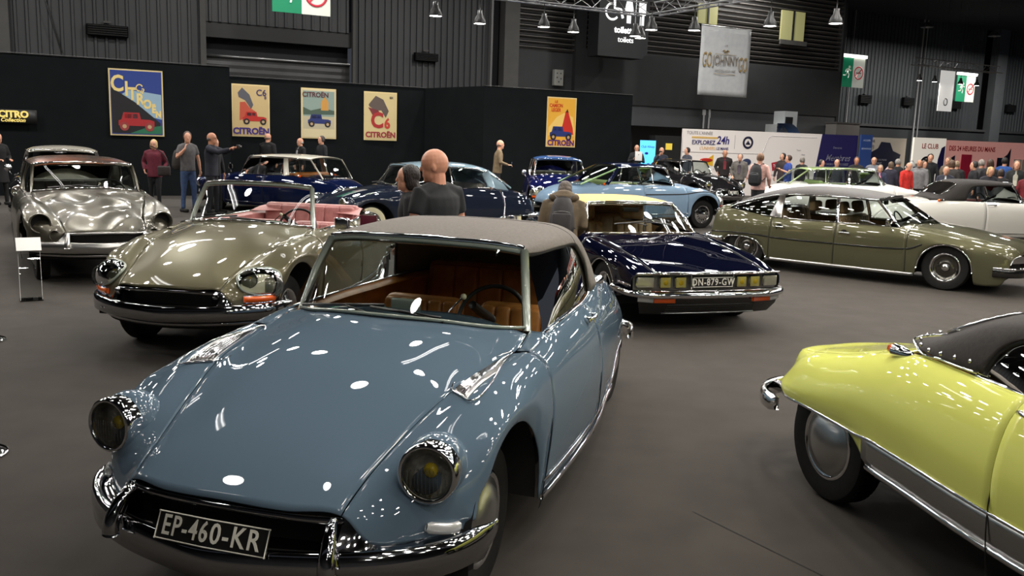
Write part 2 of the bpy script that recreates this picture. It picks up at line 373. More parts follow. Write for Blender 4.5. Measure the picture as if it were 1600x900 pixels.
def make_wheel(style, parent, loc, side, rad=.335, wid=.165, steer=0.0):
    """tyre with its rim and hub cover; outer face towards side*y"""
    key = (style, rad)
    if key not in WHEELS:
        r = rad; h = wid / 2; ri = r * .60
        t = MB().lathe([(ri, -h * .8), (r * .80, -h), (r * .95, -h * .93), (r * .99, -h * .75), (r, -h * .6), (r, h * .6), (r * .99, h * .75), (r * .95, h * .93), (r * .80, h), (ri, h * .8)], 48, 'Y')
        for k in range(60):   # tread blocks
            a = 2 * math.pi * k / 60; b_ = 2 * math.pi * (k + .62) / 60
            for y0, y1 in ((-h * .62, -h * .12), (h * .12, h * .62)):
                vs = [(q * math.cos(x), y, q * math.sin(x)) for q in (r - .002, r + .004) for x, y in ((a, y0), (b_, y0), (b_, y1), (a, y1))]
                t.add(vs, [(4, 5, 6, 7), (0, 1, 5, 4), (1, 2, 6, 5), (2, 3, 7, 6), (3, 0, 4, 7)])
        subs = []
        if style == 'whitewall':
            subs.append(('whitewall_band', CREAMW, MB().lathe([(ri * 1.03, h * .83), (r * .72, h * 1.01), (r * .84, h * 1.03), (r * .90, h * .99)], 48, 'Y')))
        rm = MB().lathe([(ri * .98, -h * .7), (ri * .80, -h * .6), (ri * .78, h * .5), (ri * .92, h * .72), (ri * 1.0, h * .92), (ri * 1.06, h * .86)], 48, 'Y')
        subs.append(('rim', CHROME if style != 'steel' else STEEL, rm))
        if style in ('cap', 'whitewall'):      # large domed stainless cover
            subs.append(('hubcap', STEEL if style == 'cap' else CHROME, MB().lathe([(ri * .95, h * .72), (ri * .90, h * .90), (ri * .80, h * .86), (ri * .70, h * 1.12), (ri * .40, h * 1.35), (0, h * 1.42)], 48, 'Y')))
        elif style == 'wire':
            b = MB()
            for k in range(30):
                a = 2 * math.pi * k / 30; s_ = .35 if k % 2 else -.35
                for hh, dd in ((.25, 1), (-.35, -1)):
                    b.tube([(ri * .28 * math.cos(a), h * (.75 if dd > 0 else .2), ri * .28 * math.sin(a)), (ri * .93 * math.cos(a + s_ * dd), h * hh, ri * .93 * math.sin(a + s_ * dd))], .0035, 5)
            b.lathe([(ri * .30, h * .1), (ri * .30, h * .7), (ri * .22, h * .95), (ri * .1, h * 1.1), (0, h * 1.12)], 20, 'Y')
            subs.append(('wire_spokes', CHROME, b))
        elif style == 'slot':     # cover with radial slots
            b = MB().lathe([(ri * .98, h * .75), (ri * .88, h * .88), (ri * .60, h * .80), (ri * .45, h * 1.0), (ri * .2, h * 1.1), (0, h * 1.12)], 48, 'Y')
            subs.append(('hubcap', CHROME, b)); b2 = MB()
            for k in range(16):
                a = 2 * math.pi * k / 16
                b2.tube([(ri * .52 * math.cos(a), h * .86, ri * .52 * math.sin(a)), (ri * .82 * math.cos(a), h * .92, ri * .82 * math.sin(a))], (ri * .055, .004), 8, flat=(0, 1, 0))
            subs.append(('cooling_slots', BLACK, b2))
        elif style == 'alloy':    # five broad spokes
            b = MB()
            for k in range(5):
                a = 2 * math.pi * k / 5 + .3
                b.tube([(ri * q * math.cos(a), h * hh, ri * q * math.sin(a)) for q, hh in ((.1, .55), (.45, .75), (.75, .7), (.96, .45))], [(ri * .20, .012), (ri * .15, .016), (ri * .14, .016), (ri * .2, .014)], 8, flat=(0, 1, 0))
            b.lathe([(ri * .28, h * .4), (ri * .28, h * .9), (ri * .15, h * 1.0), (0, h * 1.02)], 24, 'Y')
            subs.append(('spokes', STEEL, b))
        elif style == 'ring':     # dark dished cover, bright trim ring and centre cap
            subs.append(('hubcap', mat('dark_steel', (.16, .155, .14), .22, 1), MB().lathe([(ri * .94, h * .80), (ri * .88, h * .62), (ri * .55, h * .40), (ri * .44, h * .62), (ri * .30, h * .55)], 48, 'Y')))
            subs.append(('centre_cap', CHROME, MB().lathe([(ri * .30, h * .55), (ri * .26, h * .80), (ri * .1, h * .90), (0, h * .9)], 32, 'Y')))
        if style == 'wire' or style == 'alloy':
            subs.append(('brake_disc', DARKIN, MB().lathe([(ri * .8, -h * .5), (0, -h * .5)], 24, 'Y')))
        o = t.build('wheel', RUBBER, None); flatshade(o, 40)
        for nm, m, b in subs: b.build(nm, m, o)
        WHEELS[key] = o; first = True
    else:
        o = copy_tree(WHEELS[key]); first = False
    o.parent = parent; o.location = loc; o.rotation_euler = (0, 0, (0 if side > 0 else math.pi) + steer)
    return o
def arc_pts(c, r, a0, a1, n, plane='XZ', y=0):
    return [(c[0] + r * math.cos(a0 + (a1 - a0) * i / (n - 1)), y, c[1] + r * math.sin(a0 + (a1 - a0) * i / (n - 1))) for i in range(n)]
def headlamp(parent, c, r, yaw=0.0, pitch=0.0, bulb=True, depth=.10, name='headlamp', ringm=None, ring=True):
    M3 = Matrix.Rotation(yaw, 3, 'Z') @ Matrix.Rotation(-pitch, 3, 'Y')
    b = MB()
    if ring: b.lathe([(r * 1.02, -depth), (r * 1.17, -depth * .6), (r * 1.19, -depth * .1), (r * 1.15, .012), (r * 1.04, .018), (r * .98, .006), (r * .98, -.02)], 40, 'X', c, M3)
    else: b.lathe([(r * 1.0, -depth * .5), (r * 1.05, 0), (r * 1.0, .006), (r * .96, -.01)], 32, 'X', c, M3)
    o = b.build(name, ringm or CHROME, parent)
    MB().lathe([(r * .99, -.004), (r * .8, -.05), (r * .45, -.085), (.02, -.095), (0, -.095)], 32, 'X', c, M3).build('reflector', REFL, o)
    if bulb: MB().ball(Vector(c) + M3 @ Vector((-.045, 0, 0)), (r * .22, r * .3, r * .3), 12, M3).build('bulb', YELB if bulb == 'yellow' else mat('bulb_clear', (.7, .68, .55), .2), o)
    g = MB()
    rows = 10
    prof = [(r * math.sin(t), .004 + r * .22 * math.cos(t)) for t in [math.pi / 2 * (1 - k / rows) for k in range(rows + 1)]]
    g.lathe([(max(a, 0.0), h - .004) for a, h in prof], 32, 'X', c, M3); 
    # moulded flutes on the glass
    gl = g.build('lens', LENS, o)
    fb = MB()
    for k in range(-5, 6):
        y = k * r * .15; zz = math.sqrt(max(r * r * .92 - y * y, 0))
        fb.tube([Vector(c) + M3 @ Vector((r * .22 * math.sqrt(max(0, 1 - (y * y + z * z) / (r * r))) + .001, y, z)) for z in np.linspace(-zz * .9, zz * .25, 6)], .0016, 4)
    fb.build('lens_fluting', LENS, o)
    return o
def ruled(a, b, n, m, bulge=None, N=None):
    """grid of points between polylines a and b, both sampled to n; m across"""
    A = smooth_path(a, n) if len(a) > 2 else [tuple(Vector(a[0]).lerp(Vector(a[1]), i / (n - 1))) for i in range(n)]
    B = smooth_path(b, n) if len(b) > 2 else [tuple(Vector(b[0]).lerp(Vector(b[1]), i / (n - 1))) for i in range(n)]
    G = []
    for i in range(n):
        row = []
        for j in range(m):
            t = j / (m - 1); p = Vector(A[i]).lerp(Vector(B[i]), t)
            if bulge: p = p + Vector(bulge) * (4 * t * (1 - t))
            row.append(tuple(p))
        G.append(row)
    return G
def seat(parent, c, w, m, base_d=.5, back_h=.55, lean=.25, name='seat', hr=False, ribs=5):
    """upholstered seat facing +x; c = centre of the cushion's top"""
    b = MB(); b.rbox((c[0], c[1], c[2] - .07), (base_d, w, .16), .05)
    n = max(ribs, 1)
    for k in range(n):
        y = c[1] - w / 2 + w * (k + .5) / n
        b.rbox((c[0] + .02, y, c[2] + .01), (base_d * .86, w / n * .98, .05), .022)
    o = b.build(name, m, parent)
    b = MB(); M = Matrix.Rotation(-lean, 3, 'Y'); base = Vector((c[0] - base_d / 2 + .04, c[1], c[2] - .02))
    b.rbox(base + M @ Vector((-.02, 0, back_h / 2)), (.13, w, back_h), .06, M)
    for k in range(n):
        y = -w / 2 + w * (k + .5) / n
        b.rbox(base + M @ Vector((.035, y * .93, back_h * .52)), (.06, w / n * .93, back_h * .82), .025, M)
    b.build('backrest', m, o)
    if hr:
        MB().rbox(base + M @ Vector((-.01, 0, back_h + .12)), (.11, min(w, .55) * .62, .2), .05, M).build('headrest', m, o)
    return o
def steering_wheel(parent, c, r=.20, tilt=.5, m=None, spokes=1):
    M = Matrix.Rotation(-tilt, 3, 'Y')      # wheel plane: y and (tilted) z
    b = MB(); n = 40
    b.tube([Vector(c) + M @ Vector((0, r * math.cos(2 * math.pi * k / n), r * math.sin(2 * math.pi * k / n))) for k in range(n)], .0125, 8, closed=True)
    for k in range(spokes):
        a = -math.pi / 2 + .15 + 2 * math.pi * k / spokes
        b.tube([Vector(c) + M @ Vector((.05, 0, 0)), Vector(c) + M @ Vector((.02, r * .5 * math.cos(a), r * .5 * math.sin(a))), Vector(c) + M @ Vector((0, r * math.cos(a), r * math.sin(a)))], .014, 8)
    b.tube([Vector(c) + M @ Vector((.02, 0, 0)), Vector(c) + M @ Vector((.06, 0, 0)), Vector(c) + M @ Vector((.35, 0, 0))], [.03, .03, .022], 10)
    return b.build('steering_wheel', m or BLACK, parent)
def door_handle(parent, p, yaw=0.0, side=1, m=None, L=.17):
    b = MB(); s = side; c, s2 = math.cos(yaw), math.sin(yaw)
    def T(x, y, z): return (p[0] + c * x - s2 * y, p[1] + s2 * x + c * y, p[2] + z)
    b.tube([T(-L / 2, 0, 0), T(-L / 2 + .012, .028 * s, .004), T(-L / 6, .036 * s, .006), T(L / 4, .034 * s, .004), T(L / 2 - .02, .022 * s, 0), T(L / 2, 0, 0)], [(.007, .010)] * 6, 8)
    b.rbox(T(L / 2 - .005, .01 * s, 0), (.05, .03, .035), .01)
    return b.build('door_handle', m or CHROME, parent)
def plate(parent, c, w, h, s, tilt=0.0, v=0.0, back=PLATE_BLACK, chars=PLATE_CHAR, yaw=0.0, name='number_plate', xs=.8):
    """plate facing +x, centre c; v = backward bend of its two halves"""
    M = Matrix.Rotation(yaw, 3, 'Z') @ Matrix.Rotation(-tilt, 3, 'Y')
    def T(x, y, z): 
        return Vector(c) + M @ Vector((x - v * abs(y) / (w / 2), y, z))
    b = MB(); n = 9; ys = [-w / 2 + w * i / (n - 1) for i in range(n)]
    b.grid([[T(0, y, z) for z in (-h / 2, h / 2)] for y in ys], flip=True)
    o = b.build(name, back, parent, smooth=False); solid(o, .004, -1)
    e = MB(); k = .004
    for z in (-h / 2 + k, h / 2 - k): e.tube([T(.002, y, z) for y in ys], (.0022, .0028), 6)
    for y in (-w / 2 + k, w / 2 - k): e.tube([T(.002, y, -h / 2), T(.002, y, h / 2)], .0025, 6)
    e.build('plate_border', chars, o)
    me = text('plate_characters', s, h * .98, chars, o, None, .0012, xs=xs, bold=.0012, spacing=1.16)
    for vv in me.data.vertices:
        q = vv.co.copy(); vv.co = T(.0035 + q.z, q.x, q.y)      # text x runs to the viewer's right = +y of a car facing the viewer
    return o
def mirror_round(parent, c, r=.055, side=1, square=False, stalk=True, facing=(-1, 0, 0)):
    b = MB(); s = side
    if square: b.rbox(c, (.05, .16, .12), .03)
    else: b.lathe([(0, .035), (r * .6, .03), (r * .95, .012), (r, 0), (r * .92, -.004)], 24, 'X', c)
    if stalk: b.tube([c, (c[0] + .02, c[1] - .02 * s, c[2] - .06), (c[0] + .05, c[1] - .06 * s, c[2] - .13)], .008, 8)
    o = b.build('door_mirror', CHROME, parent)
    g = MB()
    if square: g.box((c[0] - .026, c[1], c[2]), (.002, .13, .09))
    else: g.lathe([(0, -.005), (r * .92, -.005)], 24, 'X', c)
    g.build('mirror_glass', mat('mirror_silver', (.8, .8, .8), .02, 1), o)
    return o
def wiper(parent, a, m_, b_, name='windscreen_wiper'):
    w = MB(); w.tube([a, m_], [.007, .005], 6); w.tube([Vector(m_).lerp(Vector(b_), -.9), b_], (.004, .009), 6)
    return w.build(name, mat('wiper_metal', (.12, .12, .12), .3, .8), parent)
def seam_tube(S, parent, uv, side=1, r=.0035, m=None, name='panel_gap', off=-.001):  # black tube standing in for the dark gap along a seam
    pts = smooth_path(S.pts(uv, side, off), max(8, len(uv) * 3))
    return MB().tube(pts, r, 5).build(name, m or BLACK, parent)
def ds_car(name, label, cat, pose, dz=0.0, paint=None, cfg=None, group=None):
    c = dict(front='round', wheel='cap', top='soft', topm=None, seatm=None, framem=None, lod=2, plate=None, bumper='full', doors=2,
             grille=True, rear=True, rocker=True, mirror=None, sidelamp=True, lipchrome=True, ws_w=0.0, keys=None, skirt=True)
    c.update(cfg or {})
    root = thing(name, label, cat, (pose[0], pose[1], 0), pose[2], group)
    S = Surf(c['keys'] or DS_KEYS); lod = c['lod']
    body = empty('bodywork', (0, 0, dz)); body.parent = root; bodyp = root
    # every body part is a direct child of the car, shifted up by dz through its mesh: use a matrix on the part
    made = []
    def P_(o): made.append(o); return o
    q = {2: 1.0, 1: .65, 0: .45}[lod]
    N = lambda n: max(4, int(n * q))
    hu = lambda v: -.80 + 0.0 * v
    # hood
    P_(S.patch('bonnet', paint, root, -.80, lambda v: .80 - .04 * (abs(v) / 2) ** 2 if abs(v) < 2 else .76, -1.985, 1.985, N(48), N(41)))
    for s in (1, -1):
        du = lambda v: .60 + .04 * (v - 3) ** 2 * .1 - (.12 if v > 6.5 else 0) * 0
        P_(S.patch('front_wing', paint, root, lambda v: -.80, lambda v: .56 - .02 * abs(v - 4), 2.015, 7, N(72), N(44), s))
        P_(S.patch('door', paint, root, lambda v: .565 - .02 * abs(v - 4), 1.72 if c['doors'] == 2 else 1.42, 3.0, 7, N(30), N(26), s))
        if c['doors'] == 4: P_(S.patch('rear_door', paint, root, 1.425, 2.25, 3.0, 7, N(22), N(26), s))
        d1 = 1.725 if c['doors'] == 2 else 2.255
        P_(S.patch('rear_wing', paint, root, d1, 4.1, 3.0, 7, N(54), N(26), s))
        # scuttle strip between bonnet and door top
        P_(S.patch('scuttle_panel', paint, root, .565, .86, 2.02, 3.0, 8, 6, s))
        if c['top'] != 'sedan_far':
            # inner belt ledge
            P_(S.patch('belt_ledge', paint, root, .86, 2.86, 2.55, 3.0, N(24), 4, s))
        if lod >= 1:
            seam_tube(S, root, [(-.80 + .1 * k, 2.0) for k in range(0, 16)], s, .004, off=.0005)
            seam_tube(S, root, [(.56 - .02 * abs(v - 4), v) for v in np.linspace(2.3, 7, 14)], s, .003)
            seam_tube(S, root, [(d1 - .0025 if c['doors'] == 2 else 1.4225, v) for v in np.linspace(3, 7, 10)], s, .003)
            if c['doors'] == 4: seam_tube(S, root, [(2.2525, v) for v in np.linspace(3, 7, 10)], s, .003)
        # sill trim along the bottom edge, and the bright strip above it
        if c['rocker']:
            b = MB(); p1 = smooth_path(S.pts([(u, 6.99) for u in np.linspace(.50, 2.64, 20)], s, .010), 24)
            b.tube(p1, (.010, .016), 8); P_(b.build('sill_moulding', CHROME, root))
            b = MB(); p2 = smooth_path(S.pts([(u, c.get('mouldv', 6.62)) for u in np.linspace(.50, 2.60, 16)] + [(2.75, c.get('mouldv', 6.62) * .5 + 3.42), (2.9, 6.90), (3.3, 6.97), (3.7, 6.97), (4.0, 6.97)], s, .006), 40)
            b.tube(p2, (.005, .009), 8); P_(b.build('side_moulding', CHROME, root))
    if c.get('rockerpanel'):
        for s in (1, -1): P_(S.patch('sill_panel', STEEL, root, .52, lambda v: 2.70 + .03 * (v - 6.98), c.get('mouldv', 6.62), 6.98, N(30), 5, s, .006, .004))
    for s in (1, -1):
        b = MB(); bz = c.get('rbz', .38); pth = smooth_path([(-3.60, .68 * s, bz), (-3.80, .645 * s, bz), (-3.93, .54 * s, bz), (-4.01, .32 * s, bz)], 16)
        b.sweep(pth, [(0, .045), (.03 * s, .05), (.045 * s, .0), (.035 * s, -.05), (0, -.055)], scale=[.8] + [1] * 15); b.box((-3.80, .50 * s, bz + .02), (.30, .05, .05)); P_(b.build('rear_bumper', CHROME, root))
        if c.get('trumpet', True) and lod >= 1:
            q_ = S.pts([(2.62, 3.05)], s, .012)[0]; b = MB().lathe([(0, .09), (.018, .07), (.030, 0), (.034, -.05)], 16, 'X', q_); tr = P_(b.build('rear_indicator', CHROME, root)); MB().lathe([(.033, -.05), (.024, -.085), (0, -.095)], 16, 'X', q_).build('indicator_lens', AMBER, tr)
    P_(S.patch('boot_lid', paint, root, c.get('deck', 2.86), 4.1, -3.0, 3.0, N(26), N(30)))
    if lod >= 1:
        for s in (1, -1): seam_tube(S, root, [(u, 2.62) for u in np.linspace(2.9, 4.08, 10)], s, .003)
        seam_tube(S, root, [(3.0, v) for v in np.linspace(-2.6, 2.6, 12)], 1, .003)
    # underbody, wheel wells
    b = MB()
    b.rbox((-1.56, 0, .27), (2.16, 1.44, .16), .03); b.rbox((.05, 0, .36), (1.0, .92, .34), .05); b.rbox((-3.2, 0, .40), (1.15, .92, .3), .05)
    b.rbox((.45, 0, .40), (.34, 1.05, .10), .03); b.rbox((.0, 0, .55), (.7, .9, .22), .05)
    P_(b.build('underbody', DARKIN, root))
    for s in (1, -1):
        b = MB(); b.lathe([(.45, .50 * s), (.45, .845 * s)], 20, 'Y', (0, 0, .28), a0=R(-8), a1=R(172 + 16)); b.lathe([(.45, .49 * s), (0, .49 * s)], 20, 'Y', (0, 0, .28), a0=R(-8), a1=R(188))
        P_(b.build('wheel_well', DARKIN, root))
        b = MB(); b.lathe([(c.get('rwell', .38), .42 * s), (c.get('rwell', .38), .66 * s)], 16, 'Y', (-3.125, 0, .28), a0=0, a1=R(180)); b.lathe([(c.get('rwell', .38), .42 * s), (0, .42 * s)], 16, 'Y', (-3.125, 0, .30), a0=0, a1=R(180)); P_(b.build('wheel_well', DARKIN, root))
    # nose: bumper and grille opening
    if c['bumper'] == 'full':
        half = [(.25, .895, .38), (.36, .895, .375), (.53, .835, .365), (.69, .68, .36), (.80, .47, .355), (.865, .24, .35)]
        path = smooth_path(half + [(.90, 0, .345)] + [(x, -y, z) for x, y, z in half[::-1]], 64)
        prof = [(0, .060), (.020, .068), (.043, .052), (.058, .018), (.058, -.022), (.042, -.054), (.014, -.070), (0, -.062), (-.004, 0)]
        k = len(path); sc_ = [min(1, .35 + 9 * min(i, k - 1 - i) / k) for i in range(k)]
        b = MB().sweep(path, prof, scale=sc_); bp = P_(b.build('front_bumper', c.get('bumpm') or BCHROME, root))
        # lower lip rail
        p2 = smooth_path([(.30, .82, .27), (.45, .77, .262), (.62, .62, .26), (.75, .38, .255), (.82, 0, .25), (.75, -.38, .255), (.62, -.62, .26), (.45, -.77, .262), (.30, -.82, .27)], 50)
        MB().tube(p2, (.014, .020), 8).build('lower_rail', c.get('bumpm') or BCHROME, bp)
        b = MB()   # splash valance behind
        G = [[(p[0] - .03, p[1] * .98, .42), (p[0] - .05, p[1] * .97, .30), (p[0] - .14, p[1] * .93, .20)] for p in path[5:-5]]
        b.grid(G); P_(b.build('valance', DARKIN, root))
        # upper blade under the bonnet lip, horns curving down into the lower blade, bright apron under the wings
        up = smooth_path([(.735, .47, .518), (.775, .36, .522), (.80, .22, .527), (.815, 0, .530), (.80, -.22, .527), (.775, -.36, .522), (.735, -.47, .518)], 40)
        b = MB().sweep(up, [(0, .012), (.022, .012), (.032, .002), (.028, -.012), (.012, -.018), (0, -.012)])
        P_(b.build('grille_blade', c.get('bumpm') or BCHROME, root))
        for s in (1, -1):
            hpth = smooth_path([(.745, .435 * s, .518), (.79, .445 * s, .492), (.825, .455 * s, .45), (.848, .462 * s, .405), (.85, .465 * s, .36)], 14)
            b = MB().tube(hpth if c.get('horns', True) else hpth[:4], ([(.016, .022), (.02, .026)] + [(.024 + .0012 * i, .030) for i in range(12)])[:14 if c.get('horns', True) else 4], 10); P_(b.build('bumper_horn', c.get('bumpm') or BCHROME, root))
            top_ = smooth_path(S.pts([(-.80, v) for v in (2.05, 2.5, 3, 3.5, 4, 4.5, 5)], s, -.002), 18)
            bot_ = smooth_path([(.80, .45 * s, .40), (.69, .67 * s, .405), (.53, .82 * s, .41), (.38, .87 * s, .412)], 18)
            G = [[tuple(Vector(p) + Vector((-.01, 0, .004))), tuple(Vector(p).lerp(Vector(q_), .5) + Vector((-.012, 0, -.012))), tuple(Vector(q_) + Vector((-.0, 0, 0)))] for p, q_ in zip(top_, bot_)]
            P_(MB().grid(G, flip=(s > 0)).build('bumper_apron', c.get('bumpm') or BCHROME, root))
        b = MB().grid([[(p[0] - .07, p[1] * .95, .52), (p[0] - .09, p[1] * .93, .40)] for p in up]); P_(b.build('air_intake', BLACK, root))
    if c['plate']:
        t_, w_, hh_, v_ = c['plate']; P_(plate(root, (.895, 0, .462), w_, hh_, t_, .42, v_))
    # lamps
    if c['front'] == 'round':
        for s in (1, -1):
            hp = headlamp(root, (.555, .715 * s, .672), .098, yaw=.10 * s, pitch=.02, bulb='yellow', depth=.16); P_(hp)
            # body-coloured pod fairing the lamp into the wing
            M3 = Matrix.Rotation(.10 * s, 3, 'Z'); cc = (.555, .715 * s, .672)
            b = MB(); b.lathe([(.108, -.05), (.118, -.07), (.122, -.11), (.112, -.17), (.08, -.22), (0, -.25)], 36, 'X', cc, M3); b.build('lamp_pod', paint, hp)
            b = MB()
            pts = smooth_path(S.pts([(-.70, 4.0), (-.715, 4.4), (-.72, 4.8), (-.70, 5.3)], s, .012), 12)
            b.tube(pts, [(.012, .016)] + [(.014, .024)] * 10 + [(.006, .012)], 8); P_(b.build('front_sidelight', mat('sidelight_glass', (.7, .72, .72), .12, .3, coat=1), root))
            b = MB().ball(S.pts([(-.33, 3.35)], s, .004)[0], (.010, .008, .008), 10); P_(b.build('wing_marker', REDL, root))
    elif c['front'] == 'holes':
        for s in (1, -1):
            b = MB(); M3 = Matrix.Rotation(.10 * s, 3, 'Z')
            b.lathe([(.128, -.10), (.125, .0), (.118, .010), (.106, 0), (.10, -.08), (.06, -.13), (0, -.14)], 32, 'X', (.535, .715 * s, .64), M3); P_(b.build('empty_headlamp_bowl', c['bowl'], root))
            b = MB(); b.lathe([(.07, -.06), (.066, .0), (.060, .01), (.052, 0), (.05, -.08), (0, -.09)], 24, 'X', (.64, .575 * s, .50), M3); P_(b.build('empty_lamp_hole', c['bowl'], root))
            b = MB(); b.lathe([(.099, -.075), (0, -.09)], 24, 'X', (.535, .715 * s, .64), M3); b.lathe([(.05, -.05), (0, -.05)], 20, 'X', (.64, .575 * s, .50), M3); P_(b.build('lamp_socket', DARKIN, root))
    elif c['front'] == 'faired':
        for s in (1, -1):
            b = MB(); uv = []
            n = 36
            for k in range(n):
                a = 2 * math.pi * k / n; ce, se = math.cos(a), math.sin(a)
                ex = np.sign(ce) * abs(ce) ** .8; ey = np.sign(se) * abs(se) ** .75
                v = 3.85 + (1.35 if ex > 0 else 1.50) * ex; uc = -.525 - .01 * (v - 4); u = uc - .135 * ey * (1 - .22 * (ex < 0) * abs(ex)) 
                uv.append((u, v))
            rim = smooth_path(S.pts(uv, s, .012), 60, True)
            hp = MB().tube(rim, .010, 8, closed=True).build('headlamp_unit', c['framem'] or CHROME, root); P_(hp)
            cen = np.mean(np.array(rim), 0)
            uc_ = np.mean(np.array(uv), 0)
            def ring(t, off): return S.pts([(uc_[0] + (p[0] - uc_[0]) * t, uc_[1] + (p[1] - uc_[1]) * t) for p in uv + [uv[0]]], s, off)
            MB().grid([ring(t, .004) for t in (1.0, .8, .6, .4, .2, .02)], flip=(s < 0)).build('lamp_housing', mat('lamp_housing_green', srgb(172, 174, 146), .45), hp)
            MB().grid([ring(t, .012 + .05 * (1 - t * t) ** .7) for t in (1.0, .9, .75, .55, .3, .02)], flip=(s < 0)).build('lamp_cover_glass', LENS, hp)
            for vv, r_, bl_, nm_ in ((4.55, .086, True, 'outer_lamp'), (3.18, .076, 'yellow', 'inner_lamp')):
                q_ = S.pts([(uc_[0], vv)], s, .026)[0]; headlamp(hp, q_, r_, yaw=(.34 if vv > 4 else .15) * s, pitch=.18, bulb=bl_, ring=False, name=nm_)
            b = MB(); path = smooth_path([(.63, .62 * s, .462), (.565, .73 * s, .462), (.46, .82 * s, .465)], 10)
            b.sweep(path, [(0, .026), (.02 * s, .024), (.03 * s, 0), (.02 * s, -.022), (0, -.024)]); P_(b.build('indicator', AMBER, root))
            b = MB(); b.tube([(p[0] + .012, p[1] + .006 * s, p[2] + .03) for p in path], .004, 6); b.tube([(p[0] + .012, p[1] + .006 * s, p[2] - .03) for p in path], .004, 6); P_(b.build('indicator_frame', CHROME, root))
    # chrome air-vent strips beside the bonnet
    if c['grille']:
        for s in (1, -1):
            lo = lambda v: -.03 + .55 * max(0, (v - 2.08) / .62) * 0; 
            def u_a(v): return -.02 - .10 * (v - 2.1)
            def u_b(v): return .50 - .30 * ((v - 2.08) / .9)
            g = P_(S.patch('wing_air_vent', STEEL, root, u_a, u_b, 2.08, 2.98, 14, 14, s, .005, .003))
            b = MB()
            for k in range(6):
                v = 2.16 + .135 * k
                b.tube(S.pts([(u_a(v) + (u_b(v) - u_a(v)) * t, 2.13 + (v - 2.13) * (1 - .35 * t)) for t in np.linspace(.04, .95, 8)], s, .010), (.006, .007), 6)
            b.build('vent_fins', CHROME, g)
            b = MB(); e = [(u_a(v), v) for v in np.linspace(2.08, 2.98, 8)] + [(u_b(v), v) for v in np.linspace(2.98, 2.08, 8)]
            b.tube(smooth_path(S.pts(e, s, .008), 40, True), .004, 6, closed=True); b.build('vent_frame', CHROME, g)
    # wheels
    for x, y, st in ((0, .745, c.get('steer', 0)), (-3.125, .655, 0)):
        for s in (1, -1):
            w_ = make_wheel(c['wheel'], root, (x, (y - .07) * s, .335), s, steer=st)
    # door handles
    if lod >= 1:
        for s in (1, -1):
            p = S.pts([(1.60 if c['doors'] == 2 else 1.30, 3.75)], s, .01)[0]; P_(door_handle(root, p, .03 * s, s, L=.17))
            if c['doors'] == 4:
                p = S.pts([(2.12, 3.75)], s, .01)[0]; P_(door_handle(root, p, .05 * s, s))
    # interior
    sm = c['seatm'] or mat('tan_leather', srgb(160, 105, 58), .42)
    if c['top'] != 'none':
        b = MB(); b.grid([[(x, y, .30) for y in (-.68, .68)] for x in (-.55, -2.7)]); b.grid([[(-.60, y, z) for y in (-.70, .70)] for z in (.28, .86)]); b.grid([[(-2.70, y, z) for y in (-.60, .60)] for z in (.80, .28)])
        P_(b.build('cabin_floor', mat('cabin_carpet', (.02, .018, .016), .95), root))
        for s in (1, -1):
            b = MB(); b.grid([[(-u, (p[1] - .07 * s), z) for z in (.30, p[2] - .03)] for u, p in [(u, S.pts([(u, 3)], s)[0]) for u in np.linspace(.62, 2.7, 12)]], flip=(s < 0)); 
            P_(b.build('door_card', c.get('cardm') or sm, root))
            b = MB(); b.grid([[(p[0], p[1] - .07 * s, p[2] - .03), (p[0], p[1] - .015 * s, p[2] + .004), (p[0], p[1] + .0 * s, p[2] - .002)] for u, p in [(u, S.pts([(u, 2.62 if False else 3)], s)[0]) for u in np.linspace(.80, 2.7, 14)]], flip=(s < 0)); P_(b.build('door_capping', c.get('capm') or sm, root))
        for s in (1, -1): P_(seat(root, (-1.50, .33 * s, .47 + c.get('seatz', 0)), .54, sm, .5, .45, .22, 'front_seat', hr=c.get('headrest', False)))
        P_(seat(root, (-2.20, 0, .56 + c.get('seatz', 0)), 1.16, sm, .46, .50, .20, 'rear_bench', ribs=6))
        dash = MB(); dash.grid([[(-.70 - .02 * abs(y), y, .925), (-.86, y, .93), (-.98, y, .90), (-1.0, y, .82), (-.94, y, .70)] for y in np.linspace(-.64, .64, 15)], flip=True)
        P_(dash.build('dashboard', mat('dashboard_black', (.012, .012, .013), .55), root))
        P_(steering_wheel(root, (-1.16, .36, .90), .20, .42))
        b = MB(); b.tube([(-1.0, .12, .92), (-1.10, .20, 1.02)], .006, 6); k_ = b.build('gear_lever', CHROME, root); MB().ball((-1.11, .207, 1.03), .018, 10).build('knob', mat('ivory_knob', srgb(235, 228, 195), .3), k_); P_(k_)
    ds_top(root, S, c, P_, paint, N)
    for o in made:
        o.location.z += dz
    bpy.data.objects.remove(body)
    return root, S
def ws_points(w=0.0, h=0.0):
    base = [(-.845, -.655 - w * .3, .945), (-.70, -.52, .965), (-.60, -.28, .992), (-.565, 0, 1.0), (-.60, .28, .992), (-.70, .52, .965), (-.845, .655 + w * .3, .945)]
    topc = [(-1.045, -.57 - w, 1.315 + h), (-1.01, -.44 - w * .8, 1.333 + h), (-.985, -.22, 1.343 + h), (-.975, 0, 1.346 + h), (-.985, .22, 1.343 + h), (-1.01, .44 + w * .8, 1.333 + h), (-1.045, .57 + w, 1.315 + h)]
    return base, topc
